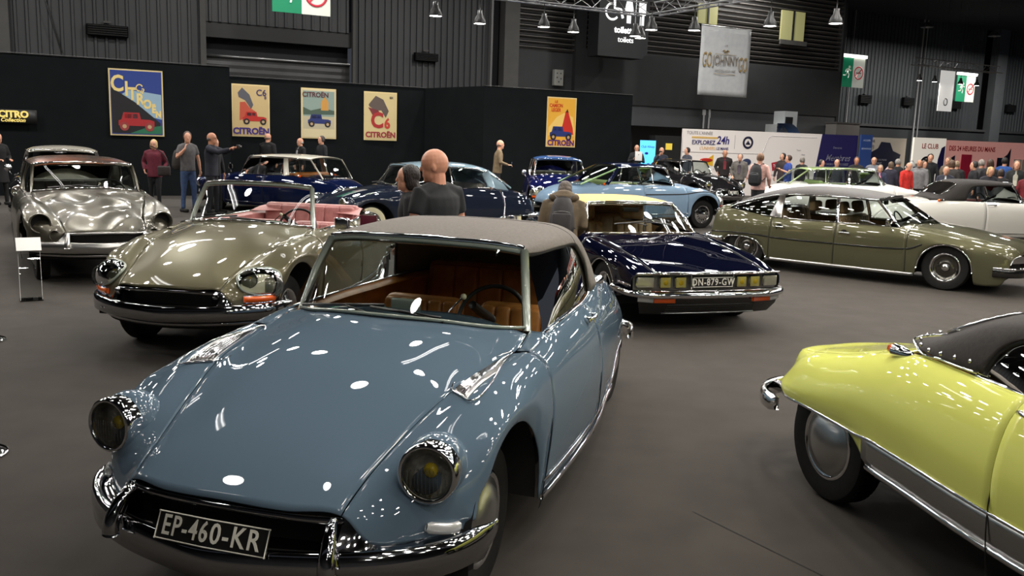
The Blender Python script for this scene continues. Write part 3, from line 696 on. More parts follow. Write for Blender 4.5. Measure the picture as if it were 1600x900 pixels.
def ds_top(root, S, c, P_, paint, N):
    kind = c['top']; w = c['ws_w']; lod = c['lod']
    if kind == 'none': return
    hh = c.get('ws_h', 0.0)
    base, topc = c.get('wsp') or ws_points(w, hh)
    fm = c['framem'] or CHROME
    # windscreen
    G = ruled(base, topc, N(24), 8, (.012, 0, .0))
    g = MB().grid(G, flip=True).build('windscreen', GLASS, root); P_(g)
    loop = smooth_path(base, 24) + smooth_path([topc[-1 - i] for i in range(len(topc))], 24)
    for s in (0, -1):
        a, b_ = Vector(base[s]), Vector(topc[s]); sd = 1 if s == -1 else -1
        f = MB().tube([a + Vector((-.01, 0, -.02)), a.lerp(b_, .5) + Vector((.008, .005 * sd, 0)), b_ + Vector((0, 0, .0))], [(.022, .030)] * 3, 10)
        P_(f.build('windscreen_pillar', fm, root))
    f = MB().tube([(p[0] - .005, p[1], p[2] - .004) for p in smooth_path(topc, 30)], (.018, .022), 8); hd = f.build('windscreen_header', fm, root); P_(hd)
    MB().tube([(p[0] + .006, p[1], p[2] + .018) for p in smooth_path(topc, 30)], (.009, .012), 8).build('header_trim', CHROME, hd)
    f = MB().tube([(p[0], p[1], p[2] + .004) for p in smooth_path(base, 30)], .009, 8); P_(f.build('windscreen_sill_trim', fm if kind == 'soft' else CHROME, root))
    if lod >= 1:
        P_(wiper(root, (-.575, -.08, .995), (-.60, -.25, 1.03), (-.60, -.50, 1.01))); P_(wiper(root, (-.60, .30, .99), (-.60, .10, 1.02), (-.585, -.10, 1.035)))
    if kind == 'open':
        # folded-hood well with padded cover
        b = MB(); rows = []
        for t in np.linspace(0, 1, 8):
            row = []
            for v in np.linspace(-1, 1, 21):
                hw = .66 - .12 * t; x = -2.42 - .52 * t - .0 * abs(v); z = .955 + .075 * math.sin(math.pi * min(1, t * 1.05)) * (1 - .3 * v ** 4) 
                row.append((x + .18 * (abs(v) ** 3) * (1 - t * .5), hw * v, z))
            rows.append(row)
        b.grid(rows); P_(b.build('hood_cover', c['topm'], root))
        for s in (1, -1):
            b = MB(); b.tube(smooth_path([S.pts([(u, 3)], s, .004)[0] for u in np.linspace(.86, 2.8, 10)], 20), (.016, .012), 8); P_(b.build('door_rail', c.get('capm') or CHROME, root))
        return
    if kind == 'soft':
        K = lambda L: np.array(L, float)
        C0 = K([(.95, -.985, 0, 1.358), (1.15, -1.15, 0, 1.382), (1.6, -1.6, 0, 1.405), (2.0, -2.0, 0, 1.395), (2.2, -2.25, 0, 1.345), (2.4, -2.45, 0, 1.23), (2.6, -2.62, 0, 1.10), (2.8, -2.80, 0, .975)])
        C1 = K([(.95, -.99, .25, 1.355), (1.15, -1.15, .26, 1.378), (1.6, -1.6, .27, 1.40), (2.0, -2.0, .27, 1.39), (2.2, -2.25, .26, 1.34), (2.4, -2.44, .26, 1.225), (2.6, -2.61, .26, 1.09), (2.8, -2.79, .27, .965)])
        C2 = K([(.95, -1.02, .48, 1.342), (1.15, -1.17, .50, 1.362), (1.6, -1.6, .52, 1.375), (2.0, -2.0, .52, 1.365), (2.2, -2.22, .50, 1.31), (2.4, -2.40, .50, 1.19), (2.6, -2.57, .50, 1.06), (2.8, -2.76, .50, .955)])
        C3 = K([(.95, -1.05, .575, 1.325), (1.15, -1.17, .59, 1.332), (1.6, -1.6, .605, 1.335), (2.0, -1.99, .605, 1.318), (2.2, -2.17, .60, 1.26), (2.4, -2.33, .61, 1.15), (2.6, -2.48, .615, 1.03), (2.8, -2.64, .60, .95)])
        C4 = K([(.95, -1.05, .585, 1.305), (1.15, -1.17, .605, 1.298), (1.6, -1.6, .63, 1.292), (1.9, -1.92, .635, 1.272), (2.0, -2.01, .64, 1.22), (2.08, -2.06, .665, 1.15), (2.2, -2.10, .685, 1.02), (2.3, -2.12, .695, .955), (2.5, -2.30, .68, .95), (2.8, -2.55, .635, .948)])
        tf = c.get('toptf')
        CC = [C0, C1, C2, C3, C4]
        if tf: CC = [np.array([(q[0],) + tf(q[1], q[2], q[3]) for q in C_]) for C_ in CC]
        T = Surf(CC)
        o = P_(T.patch('fabric_hood', c['topm'], root, .95, 2.8, -4, 4, N(44), N(49), thick=.012))
        for s in (1, -1):
            seam_tube(T, o, [(1.88, v) for v in np.linspace(0, 4, 10)], s, .0035, c.get('stitch') or BLACK, 'hood_seam')
            pl = T.pts([(u, 4) for u in np.linspace(.98, 2.28, 22)], s, 0)
            MB().tube(smooth_path([(p[0], p[1] - .012 * s, p[2] - .006) for p in pl], 40), .010, 6).build('window_seal', BLACK, o)
            # door glass
            belt = [S.pts([(u, 3)], s)[0] for u in (.86, 1.3, 1.7, 2.10)]
            belt = [(p[0], p[1] - .03 * s, p[2]) for p in belt]
            topl = [(p[0], p[1] - .02 * s, p[2] - .004) for p in T.pts([(.97, 4), (1.3, 4), (1.7, 4), (1.98, 4)], s)]
            G = ruled(belt, topl, 14, 6, (0, .012 * s, 0)); P_(MB().grid(G, flip=(s < 0)).build('door_glass', GLASS, root))
            b = MB().tube(smooth_path([(p[0], p[1] + .012 * s, p[2] + .004) for p in belt], 16), (.008, .006), 6); P_(b.build('belt_trim', CHROME, root))
        # rear window
        if c.get('piping'):
            for s in (1, -1):
                e_ = [(u, 4) for u in (2.3, 2.45, 2.6, 2.8)] + [(2.8, v) for v in (3, 2, 1, 0)]
                pp_ = T.pts(e_, s, .012); P_(MB().tube(smooth_path(pp_, 40), .006, 6).build('hood_piping', CHROME, root))
                for q_ in smooth_path(T.pts([(2.34, 3.8), (2.5, 3.75), (2.68, 3.6), (2.74, 3), (2.74, 2), (2.74, 1)], s, .016), 9): P_(MB().ball(q_, .010, 8).build('press_stud', CHROME, root))
        r_ = [[tuple(p) for p in T.pts([(u, v) for v in np.linspace(-1.75, 1.75, 13)], 1, .004)] for u in np.linspace(2.22, 2.62, 6)]
        P_(MB().grid(r_).build('rear_window', glass('plastic_window', (.9, .9, .88), .8), root))
        rr = [(2.22, v) for v in np.linspace(-1.75, 1.75, 8)] + [(2.62, v) for v in np.linspace(1.75, -1.75, 8)]
        P_(MB().tube(smooth_path([tuple(p) for p in T.pts(rr, 1, .006)], 40, True), .007, 6, closed=True).build('rear_window_frame', CHROME, root))
        return
    # hard roofs -------------------------------------------------------------
    rf = c['roof']                      # dict(C0..C3 keys, c_top u, rear base)
    T = Surf(rf['keys']); u0, u1 = rf['u']
    o = P_(T.patch('roof', rf['m'], root, u0, u1, -3, 3, N(30), N(29), thick=.02))
    for s in (1, -1):
        P_(MB().tube(smooth_path(T.pts([(u, 3) for u in np.linspace(u0, u1, 16)], s, .004), 30), (.008, .011), 6).build('roof_gutter', CHROME, root))
        for (xb, yb, zb, xt, m_, r1, r2) in rf['pillars']:
            a = Vector((xb, yb * s, zb)); t = T.pts([(xt, 3)], s)[0]; b_ = Vector((t[0], t[1] - .015 * s, t[2]))
            P_(MB().tube([a, a.lerp(b_, .5) + Vector((0, .01 * s, 0)), b_], [(r1, .018), ((r1 + r2) / 2, .018), (r2, .018)], 8, flat=(0, 1, 0)).build('roof_pillar', m_, root))
        for (xa, xb2, ta, tb) in rf['glass']:
            n = 6
            def bl(x): p = S.pts([(-x, 3)], s)[0]; return (p[0], p[1] - .03 * s, p[2])
            A_ = [bl(x) for x in np.linspace(xa, xb2, n)]; B_ = [tuple(Vector(p) + Vector((0, -.02 * s, -.01))) for p in T.pts([(t, 3) for t in np.linspace(ta, tb, n)], s)]
            P_(MB().grid(ruled(A_, B_, 12, 6, (0, .02 * s, 0)), flip=(s < 0)).build('side_window', GLASS, root))
        bl_ = [S.pts([(u, 3)], s, .004)[0] for u in np.linspace(.86, 2.85, 12)]
        P_(MB().tube(smooth_path([(p[0], p[1] - .004 * s, p[2] + .004) for p in bl_], 24), (.010, .007), 6).build('belt_trim', CHROME, root))
    if rf.get('quarter'):
        for s in (1, -1):
            A_ = [tuple(Vector(S.pts([(u, 3)], s)[0]) + Vector((0, -.015 * s, -.005))) for u in np.linspace(rf['quarter'][0], rf['quarter'][1], 6)]
            B_ = [tuple(Vector(p) + Vector((0, -.006 * s, -.004))) for p in T.pts([(t, 3) for t in np.linspace(rf['quarter'][2], rf['quarter'][3], 6)], s)]
            P_(MB().grid(ruled(A_, B_, 10, 8, (0, .015 * s, 0)), flip=(s < 0)).build('roof_quarter', rf.get('qm') or rf['m'], root))
    rb = rf['rear_base']; rt = [T.pts([(u1, v)], 1)[0] for v in (-2.9, -2, -1, 0, 1, 2, 2.9)]
    P_(MB().grid(ruled(rb, rt, 20, 8, (-.02, 0, .01)), flip=False).build('rear_screen', GLASS, root))
    P_(MB().tube(smooth_path(rb, 24), .010, 6).build('rear_screen_trim', CHROME, root))
    for s in (0, -1):
        P_(MB().tube([rb[s], Vector(rb[s]).lerp(Vector(rt[s]), .5), rt[s]], (.016, .02), 8).build('rear_screen_pillar', rf.get('qm') or rf['m'], root))
def roof_keys(st):
    """st: list of (u, zc, yedge, zedge, xfwd) -> centre/edge keys; xfwd bows the ends"""
    C0 = [(u, -u + xf, 0, zc) for u, zc, ye, ze, xf in st]
    C1 = [(u, -u + xf * .85, ye * .45, zc - (zc - ze) * .12) for u, zc, ye, ze, xf in st]
    C2 = [(u, -u + xf * .35, ye * .82, zc - (zc - ze) * .48) for u, zc, ye, ze, xf in st]
    C3 = [(u, -u, ye, ze) for u, zc, ye, ze, xf in st]
    return [C0, C1, C2, C3]
def sedan_roof(m, pm=None, w=.03, dh=0.0):
    return dict(m=m, keys=roof_keys([(1.03, 1.39 + dh, .58 + w, 1.335 + dh, .08), (1.4, 1.445 + dh, .61 + w, 1.362 + dh, 0), (1.8, 1.465 + dh, .615 + w, 1.37 + dh, 0), (2.2, 1.44 + dh, .60 + w, 1.345 + dh, 0), (2.45, 1.385 + dh, .55 + w, 1.30 + dh, -.04)]), u=(1.03, 2.45),
        pillars=[(-1.44, .735, .94, 1.45, pm or CHROME, .02, .014), (-2.26, .68, .94, 2.15, pm or CHROME, .03, .05)], glass=[(-.87, -1.42, 1.06, 1.44), (-1.46, -2.22, 1.46, 2.12)],
        rear_base=[(-2.78, -.58, .95), (-2.92, -.42, .965), (-3.0, -.2, .975), (-3.02, 0, .98), (-3.0, .2, .975), (-2.92, .42, .965), (-2.78, .58, .95)], quarter=(2.28, 2.78, 2.16, 2.45), qm=STEEL)
def arch_list(x0, cz, r, a0, a1, y, n=13):
    out = []
    for i in range(n):
        a = R(a0 + (a1 - a0) * i / (n - 1)); x = x0 + r * math.cos(a); out.append([-x, x, y, cz + r * math.sin(a)])
    for i in range(1, n):
        if out[i][0] <= out[i - 1][0] + .002: out[i][0] = out[i - 1][0] + .002
    return [tuple(q) for q in out]
def mid_key(K5, K7, bulge=.012):
    k5 = np.array(K5); k7 = np.array(K7); us = sorted(set(list(k5[:, 0]) + list(k7[:, 0]))); a = curve_eval(k5, us); b = curve_eval(k7, us)
    return [(u, .5 * (p[0] + q[0]), .5 * (p[1] + q[1]) + bulge, .5 * (p[2] + q[2])) for u, p, q in zip(us, a, b)]
def cx_car(name, label, pose, paint, roofm):
    root = thing(name, label, 'car', (pose[0], pose[1], 0), pose[2])
    K0 = [(-.97, .97, 0, .60), (-.9, .90, 0, .655), (-.5, .5, 0, .77), (0, 0, 0, .865), (.35, -.35, 0, .905), (.6, -.6, 0, .93), (1.6, -1.6, 0, .93), (3.45, -3.55, 0, 1.0), (3.7, -3.74, 0, .93), (3.8, -3.80, 0, .80), (3.86, -3.83, 0, .60)]
    K1 = [(u, x - .01, .34, z - .008) for u, x, y, z in K0]
    K2 = [(-.97, .93, .62, .59), (-.9, .88, .64, .64), (-.5, .5, .67, .735), (0, 0, .70, .815), (.35, -.36, .715, .848), (.7, -.7, .725, .862), (1.6, -1.6, .74, .87), (3.45, -3.47, .58, .985), (3.7, -3.69, .57, .91), (3.8, -3.77, .56, .78), (3.86, -3.80, .56, .60)]
    K3 = [(-.97, .90, .72, .57), (-.9, .86, .73, .615), (-.5, .5, .755, .705), (0, 0, .775, .78), (.54, -.54, .785, .822), (.72, -.72, .775, .85), (1.6, -1.6, .80, .852), (2.46, -2.46, .79, .852), (2.8, -2.8, .765, .87), (3.2, -3.2, .71, .915), (3.45, -3.45, .66, .93), (3.7, -3.69, .62, .875), (3.8, -3.76, .60, .75), (3.86, -3.79, .60, .58)]
    K4 = [(-.97, .86, .79, .54), (-.9, .83, .80, .57), (-.5, .5, .82, .655), (0, 0, .835, .725), (.54, -.54, .845, .755), (1.6, -1.6, .855, .76), (2.46, -2.46, .845, .76), (3.2, -3.2, .775, .77), (3.6, -3.6, .70, .765), (3.8, -3.75, .65, .68), (3.86, -3.77, .64, .56)]
    K5 = [(-.97, .84, .81, .46), (-.9, .81, .82, .475), (-.5, .50, .85, .56), (-.3, .3, .862, .64), (0, 0, .872, .685), (.3, -.3, .873, .65), (.54, -.54, .873, .57), (1.6, -1.6, .88, .545), (2.46, -2.46, .868, .545), (2.9, -2.9, .84, .56), (3.2, -3.2, .80, .555), (3.6, -3.6, .735, .545), (3.8, -3.75, .69, .535), (3.86, -3.77, .67, .52)]
    K7 = [(-.97, .82, .80, .30), (-.80, .72, .82, .155), (-.45, .42, .835, .14)] + arch_list(0, .29, .38, 0, 180, .855)[:] + [(.40, -.392, .84, .19), (.46, -.45, .843, .187), (.7, -.7, .845, .186), (1.6, -1.6, .85, .185), (2.3, -2.3, .842, .185), (2.5, -2.5, .838, .185), (2.6, -2.6, .835, .185), (2.70, -2.70, .83, .20), (2.80, -2.78, .82, .36), (2.92, -2.90, .81, .455), (3.1, -3.08, .79, .50), (3.3, -3.28, .77, .505), (3.46, -3.44, .75, .475), (3.52, -3.49, .745, .42), (3.7, -3.68, .72, .40), (3.86, -3.77, .68, .41)]
    K7.sort(key=lambda q: q[0]); K7 = [q for i, q in enumerate(K7) if i == 0 or q[0] > K7[i - 1][0] + .0015]
    S = Surf([K0, K1, K2, K3, K4, K5, mid_key(K5, K7), K7])
    S.patch('bonnet', paint, root, -.97, .50, -2, 2, 30, 25)
    for s in (1, -1):
        S.patch('front_wing', paint, root, -.97, .535, 2.01, 7, 60, 30, s); S.patch('scuttle_panel', paint, root, .50, .70, 1.0, 3.0, 6, 8, s)
        S.patch('front_door', paint, root, .54, 1.598, 3, 7, 22, 22, s); S.patch('rear_door', paint, root, 1.602, 2.658, 3, 7, 22, 22, s)
        S.patch('rear_wing', paint, root, 2.662, 3.86, 3, 7, 44, 22, s)
        for u in (.5375, 1.60, 2.66): seam_tube(S, root, [(u, v) for v in np.linspace(3, 7, 10)], s, .004)
        # rubbing strip, sill, arch trims
        for a, b_ in ((.32, .53), (.55, 1.59), (1.61, 2.65), (2.67, 3.80)):
            p = smooth_path(S.pts([(u, 5.06) for u in np.linspace(a, b_, 8)], s, .004), 12); o = MB().tube(p, (.006, .012), 8).build('rubbing_strip', BLACK, root)
            MB().tube([(q[0], q[1] + .003 * s, q[2] + .008) for q in p], .004, 6).build('strip_highlight', BLACKG, o)
        p = smooth_path(S.pts([(u, 6.98) for u in np.linspace(.42, 2.62, 14)], s, .004), 24); MB().tube(p, (.016, .026), 8).build('sill_cover', STEEL, root)
        p = S.pts([(q[0], 7) for q in arch_list(0, .29, .38, 4, 176, .855, 16)], s, .004); MB().tube(smooth_path(p, 40), (.009, .012), 8).build('wheel_arch_trim', CHROME, root)
        p = S.pts([(u, 7) for u in (2.70, 2.80, 2.92, 3.1, 3.3, 3.46, 3.52)], s, .004); MB().tube(smooth_path(p, 30), (.007, .010), 8).build('wheel_arch_trim', CHROME, root)
        for u in (1.46, 2.50):
            p = S.pts([(u, 4.25)], s, .003)[0]; o = door_handle(root, p, 0, s, L=.15)
            MB().lathe([(.05, .001 * s), (0, -.004 * s)], 20, 'Y', (p[0], p[1] - .001 * s, p[2])).build('handle_recess', BLACKG, o)
        p = S.pts([(3.18, 4.1)], s, .002)[0]
        MB().tube(smooth_path(S.pts([(3.08, 3.6), (3.28, 3.6), (3.28, 4.5), (3.08, 4.5)], s, .001), 30, True), .002, 4, closed=True).build('fuel_flap_gap', BLACK, root)
        mirror_round(root, (-.80, .90 * s, .93), .055, s, square=True, stalk=True)
        MB().sweep(smooth_path([(.64, .83 * s, .345), (.84, .79 * s, .345), (.93, .70 * s, .345), (.97, .4 * s, .345), (.98, .02 * s, .345)], 20), [(0, .055), (.03, .06), (.045, .04), (.045, -.04), (.03, -.065), (0, -.065)] if s < 0 else [(0, .055), (-.03, .06), (-.045, .04), (-.045, -.04), (-.03, -.065), (0, -.065)]).build('front_bumper', BLACKG, root)
        MB().tube(smooth_path([(.64, .86 * s, .405), (.85, .825 * s, .405), (.95, .73 * s, .405), (1.0, .4 * s, .405), (1.01, .02 * s, .405)], 20), (.018, .016), 8).build('bumper_cap', CHROME, root)
        MB().tube(smooth_path([(-3.50, .78 * s, .44), (-3.75, .75 * s, .44), (-3.88, .64 * s, .44), (-3.92, .3 * s, .44), (-3.92, .02 * s, .44)], 20), (.035, .04), 8).build('rear_bumper', CHROME, root)
        b = MB().grid([[(.955 - .17 * t ** 2, (.40 + .36 * t) * s, z) for z in (.47, .52, .57)] for t in np.linspace(0, 1, 8)], flip=(s < 0)); hl = b.build('headlamp', LENS, root)
        MB().grid([[(.90 - .17 * t ** 2, (.40 + .36 * t) * s, z) for z in (.47, .57)] for t in np.linspace(0, 1, 8)], flip=(s < 0)).build('reflector', REFL, hl)
        MB().tube(S.pts([(-.97, v) for v in (2.2, 3, 4, 5)], s, .004), .006, 6).build('wing_edge_trim', CHROME, root)
    S.patch('tailgate', paint, root, 3.45, 3.86, -3, 3, 14, 20)
    b = MB(); b.rbox((-1.5, 0, .27), (2.1, 1.5, .18), .03); b.rbox((.1, 0, .36), (1.3, 1.0, .34), .05); b.rbox((-3.25, 0, .40), (1.0, .95, .3), .05); b.build('underbody', DARKIN, root)
    for s in (1, -1):
        b = MB(); b.lathe([(.395, .48 * s), (.395, .835 * s)], 20, 'Y', (0, 0, .29), a0=R(-5), a1=R(185)); b.lathe([(.395, .47 * s), (0, .47 * s)], 20, 'Y', (0, 0, .29), a0=R(-5), a1=R(185)); b.build('wheel_well', DARKIN, root)
        b = MB(); b.lathe([(.35, .40 * s), (.35, .72 * s)], 16, 'Y', (-3.095, 0, .30), a0=0, a1=R(180)); b.lathe([(.35, .4 * s), (0, .4 * s)], 16, 'Y', (-3.095, 0, .30), a0=0, a1=R(180)); b.build('wheel_well', DARKIN, root)
        for x, y in ((0, .70), (-3.095, .64)): make_wheel('ring', root, (x, y * s, .33), s, rad=.33, wid=.19)
    # interior
    sm = noisy('brown_velour', srgb(128, 104, 74), srgb(108, 86, 60), 20, .85, .1, 200)
    for s in (1, -1):
        seat(root, (-1.30, .34 * s, .46), .56, sm, .5, .52, .25, 'front_seat', hr=True); 
        MB().grid([[(-u, (p[1] - .08 * s), z) for z in (.30, p[2] - .03)] for u, p in [(u, S.pts([(u, 3)], s)[0]) for u in np.linspace(.62, 2.8, 12)]], flip=(s < 0)).build('door_card', sm, root)
        MB().rbox((-2.12, .36 * s, 1.06), (.12, .34, .17), .05).build('rear_headrest', sm, root)
    seat(root, (-2.3, 0, .48), 1.25, sm, .5, .55, .25, 'rear_bench', ribs=6)
    d = MB(); d.grid([[(-.55 - .1 * abs(y), y, .875), (-.80, y, .90), (-.92, y, .87), (-.94, y, .70)] for y in np.linspace(-.68, .68, 13)], flip=True); d.build('dashboard', mat('dashboard_black', (.012, .012, .013), .55), root)
    steering_wheel(root, (-1.0, .36, .86), .18, .5); MB().grid([[(x, y, .28) for y in (-.7, .7)] for x in (-.5, -3.3)]).build('cabin_floor', mat('cabin_carpet', (.02, .018, .016), .95), root)
    MB().rbox((-1.13, -.02, 1.17), (.02, .2, .07), .01).build('rear_view_mirror', BLACK, root)
    cfg = dict(top='hard', ws_w=0, lod=2, framem=CHROME, roof=dict(m=roofm, keys=roof_keys([(1.06, 1.268, .585, 1.222, .12), (1.4, 1.335, .635, 1.235, .03), (1.9, 1.365, .66, 1.238, 0), (2.4, 1.35, .665, 1.23, 0), (2.8, 1.285, .645, 1.175, 0), (3.2, 1.16, .62, 1.06, 0), (3.46, 1.03, .60, .965, 0)]), u=(1.06, 3.46),
        pillars=[(-1.60, .795, .855, 1.66, CHROME, .03, .028), (-2.60, .78, .865, 2.56, STEEL, .10, .05)], glass=[(-.75, -1.57, 1.10, 1.63), (-1.63, -2.48, 1.69, 2.50), (-2.72, -3.40, 2.62, 3.36)],
        rear_base=[(-3.47, -.58, .985), (-3.56, -.3, 1.0), (-3.58, 0, 1.0), (-3.56, .3, 1.0), (-3.47, .58, .985)]),
        wsp=([(-.70, -.70, .855), (-.52, -.52, .875), (-.38, -.26, .895), (-.34, 0, .90), (-.38, .26, .895), (-.52, .52, .875), (-.70, .70, .855)],
             [(-1.075, -.575, 1.222), (-1.02, -.44, 1.24), (-.97, -.22, 1.257), (-.955, 0, 1.262), (-.97, .22, 1.257), (-1.02, .44, 1.24), (-1.075, .575, 1.222)]))
    ds_top(root, S, cfg, lambda o: o, paint, lambda n: n)
    MB().grid([[(-.94 - .03, y * .9, 1.235) for y in (-.5, .5)], [(-.90 + .0, y, 1.19) for y in (-.5, .5)]]).build('sun_strip', glass('tinted_strip', (.1, .75, .65), .8), root)
    wiper(root, (-.42, .05, .895), (-.50, -.25, .93), (-.62, -.52, .90))
    return root
def sm_car(name, label, pose, paint, topm):
    root = thing(name, label, 'car', (pose[0], pose[1], 0), pose[2])
    K0 = [(-.90, .90, 0, .645), (-.6, .6, 0, .715), (-.3, .3, 0, .765), (0, 0, 0, .81), (.4, -.4, 0, .86), (.65, -.65, 0, .89), (1.5, -1.5, 0, .93), (2.7, -2.7, 0, .93), (3.3, -3.3, 0, .88), (3.85, -3.85, 0, .74), (3.95, -3.93, 0, .55)]
    K1 = [(u, x - .005, .34, z - .004) for u, x, y, z in K0]
    K2 = [(-.90, .865, .66, .637), (-.6, .59, .665, .70), (-.3, .3, .67, .75), (0, 0, .675, .79), (.4, -.4, .69, .835), (.78, -.80, .72, .868), (1.5, -1.5, .70, .90), (2.7, -2.7, .60, .90), (3.3, -3.3, .56, .85), (3.85, -3.83, .50, .71), (3.95, -3.92, .48, .55)]
    K3 = [(-.90, .82, .80, .628), (-.6, .58, .825, .69), (-.3, .3, .845, .745), (0, 0, .85, .785), (.4, -.4, .84, .82), (.8, -.8, .80, .865), (1.5, -1.5, .775, .89), (2.3, -2.3, .74, .90), (2.7, -2.7, .70, .89), (3.3, -3.3, .63, .84), (3.85, -3.82, .56, .70), (3.95, -3.90, .54, .54)]
    K4 = [(-.90, .79, .865, .60), (-.6, .57, .885, .645), (-.3, .3, .90, .69), (0, 0, .905, .725), (.4, -.4, .90, .745), (.8, -.8, .88, .77), (1.5, -1.5, .855, .78), (2.7, -2.7, .77, .77), (3.3, -3.3, .69, .73), (3.85, -3.80, .60, .62), (3.95, -3.88, .57, .52)]
    K5 = [(-.90, .78, .885, .55), (-.6, .57, .90, .585), (-.42, .42, .905, .62), (-.2, .2, .912, .69), (0, 0, .915, .71), (.2, -.2, .915, .69), (.45, -.45, .912, .60), (.8, -.8, .905, .58), (1.5, -1.5, .89, .56), (2.7, -2.7, .80, .54), (3.3, -3.3, .72, .52), (3.85, -3.80, .62, .48), (3.95, -3.87, .59, .46)]
    K7 = [(-.90, .76, .87, .44), (-.7, .62, .875, .40), (-.45, .43, .88, .34)] + arch_list(0, .30, .385, 8, 180, .895) + [(.41, -.395, .88, .20), (.48, -.47, .88, .195), (.7, -.7, .88, .193), (1.5, -1.5, .87, .19), (2.3, -2.3, .82, .195), (2.5, -2.5, .80, .20), (2.75, -2.75, .78, .34), (3.3, -3.3, .70, .36), (3.95, -3.86, .60, .38)]
    K7.sort(key=lambda q: q[0]); K7 = [q for i, q in enumerate(K7) if i == 0 or q[0] > K7[i - 1][0] + .0015]
    S = Surf([K0, K1, K2, K3, K4, K5, mid_key(K5, K7, .008), K7])
    S.patch('bonnet', paint, root, -.90, lambda v: .62 + .02 * abs(v), -1.99, 1.99, 40, 31)
    for s in (1, -1):
        S.patch('front_wing', paint, root, -.90, .62, 2.01, 7, 66, 34, s); S.patch('scuttle_panel', paint, root, .62, .84, 1.6, 3.0, 6, 8, s)
        S.patch('door', paint, root, .625, 1.9, 3, 7, 24, 20, s); S.patch('rear_wing', paint, root, 1.905, 3.95, 3, 7, 34, 20, s)
        seam_tube(S, root, [(-.88 + .1 * k, 2.0) for k in range(0, 17)], s, .004, off=.0005); seam_tube(S, root, [(.6225, v) for v in np.linspace(2.2, 7, 10)], s, .003)
        p = S.pts([(q[0], 7) for q in arch_list(0, .30, .385, 10, 178, .895, 16)], s, .003); MB().tube(smooth_path(p, 40), (.006, .010), 8).build('wheel_arch_trim', CHROME, root)
        # trim along the wing crease
        MB().tube(smooth_path(S.pts([(u, 5.75) for u in np.linspace(-.88, -.50, 6)], s, .006), 16), (.010, .014), 8).build('bumper_side_trim', CHROME, root)
        b = MB(); path = smooth_path([(.40, .905 * s, .435), (.62, .905 * s, .43), (.80, .875 * s, .425), (.90, .74 * s, .42), (.955, .40 * s, .418), (.975, .12 * s, .418), (.975, 0, .418)], 40)
        pr = [(0, .028), (.02, .034), (.045, .026), (.05, 0), (.045, -.022), (.02, -.030), (0, -.03)]
        b.sweep(path, [(-a * (1 if s > 0 else -1), c_) for a, c_ in pr]); b.build('front_bumper', CHROME, root)
        b = MB(); path = smooth_path([(.90, .60 * s, .375), (.865, .74 * s, .375), (.82, .83 * s, .375)], 10)
        # indicator set below the bumper: amber inner part, clear outer part
        b.sweep([(.945, .46 * s, .372), (.93, .56 * s, .372), (.905, .68 * s, .372)], [(-.02, .026), (.012, .026), (.012, -.03), (-.02, -.03)] if s < 0 else [(.02, .026), (-.012, .026), (-.012, -.03), (.02, -.03)]); b.build('indicator', AMBER, root)
        MB().sweep([(.905, .683 * s, .372), (.88, .75 * s, .375), (.84, .83 * s, .378)], [(-.02, .026), (.012, .026), (.012, -.03), (-.02, -.03)] if s < 0 else [(.02, .026), (-.012, .026), (-.012, -.03), (.02, -.03)]).build('sidelight', mat('sidelight_glass', (.7, .72, .72), .12, .3, coat=1), root)
        for x, y in ((0, .79), (-2.95, .66)): make_wheel('alloy', root, (x, (y - .02) * s, .33), s, rad=.33, wid=.19)
    S.patch('boot_lid', paint, root, 2.86, 3.95, -3, 3, 16, 20)
    b = MB(); b.rbox((-1.5, 0, .27), (2.1, 1.5, .18), .03); b.rbox((.1, 0, .33), (1.2, 1.0, .34), .05); b.rbox((-3.2, 0, .40), (1.0, .95, .3), .05); b.rbox((.05, 0, .56), (1.0, 1.1, .2), .05); b.build('underbody', DARKIN, root)
    for s in (1, -1):
        b = MB(); b.lathe([(.40, .50 * s), (.40, .88 * s)], 20, 'Y', (0, 0, .30), a0=R(-8), a1=R(188)); b.lathe([(.40, .49 * s), (0, .49 * s)], 20, 'Y', (0, 0, .30), a0=R(-8), a1=R(188)); b.build('wheel_well', DARKIN, root)
    # glazed nose with six lamps and the plate behind glass
    def nose(y): return .885 - .085 * (abs(y) / .85) ** 2.6 + .0
    ys = np.linspace(-.85, .85, 31)
    MB().grid([[(nose(y) - .05, y, .455), (nose(y) - .06, y, .625)] for y in ys], flip=True).build('lamp_recess', mat('lamp_recess', (.22, .22, .21), .35, .5), root)
    gl = MB().grid([[(nose(y) + .020, y, .455), (nose(y) + .018, y, .54), (nose(y), y, .628)] for y in ys], flip=True).build('nose_glass', LENS, root)
    for z, r_ in ((.634, .010), (.452, .009)): MB().tube([(nose(y) + .018, y, z) for y in ys], r_, 8).build('nose_glass_trim', CHROME, root)
    MB().tube([(nose(y) + .012, y, .645) for y in np.linspace(-.66, .66, 20)], (.012, .010), 8).build('bonnet_edge_trim', CHROME, root)
    for s in (1, -1):
        for y, wd, bl, nm in ((.74, .20, None, 'outer_lamp'), (.53, .13, 'yellow', 'middle_lamp'), (.36, .13, 'yellow', 'inner_lamp')):
            x = nose(y) - .012; rot = Matrix.Rotation(R(8 if y > .7 else 3) * s, 3, 'Z')
            o = MB().rbox((x - .02, y * s, .54), (.05, wd, .125), .022, rot).build(nm, CHROME, root)
            MB().rbox((x + .006, y * s, .54), (.02, wd * .88, .108), .02, rot).build('lens', mat('sm_lamp_lens' if bl else 'sm_lamp_outer', srgb(214, 204, 120) if bl else srgb(196, 194, 172), .10, .0, coat=1), o)
            if bl: MB().ball((x + .012, y * s, .54), (.012, .03, .03), 12).build('bulb', YELB, o)
        MB().tube([(.87, .24 * s, .46), (.885, .245 * s, .54), (.87, .25 * s, .62)], (.008, .018), 8).build('glass_divider', CHROME, root)
    plate(root, (.905, 0, .545), .46, .105, 'DN-879-GW', .05, 0)
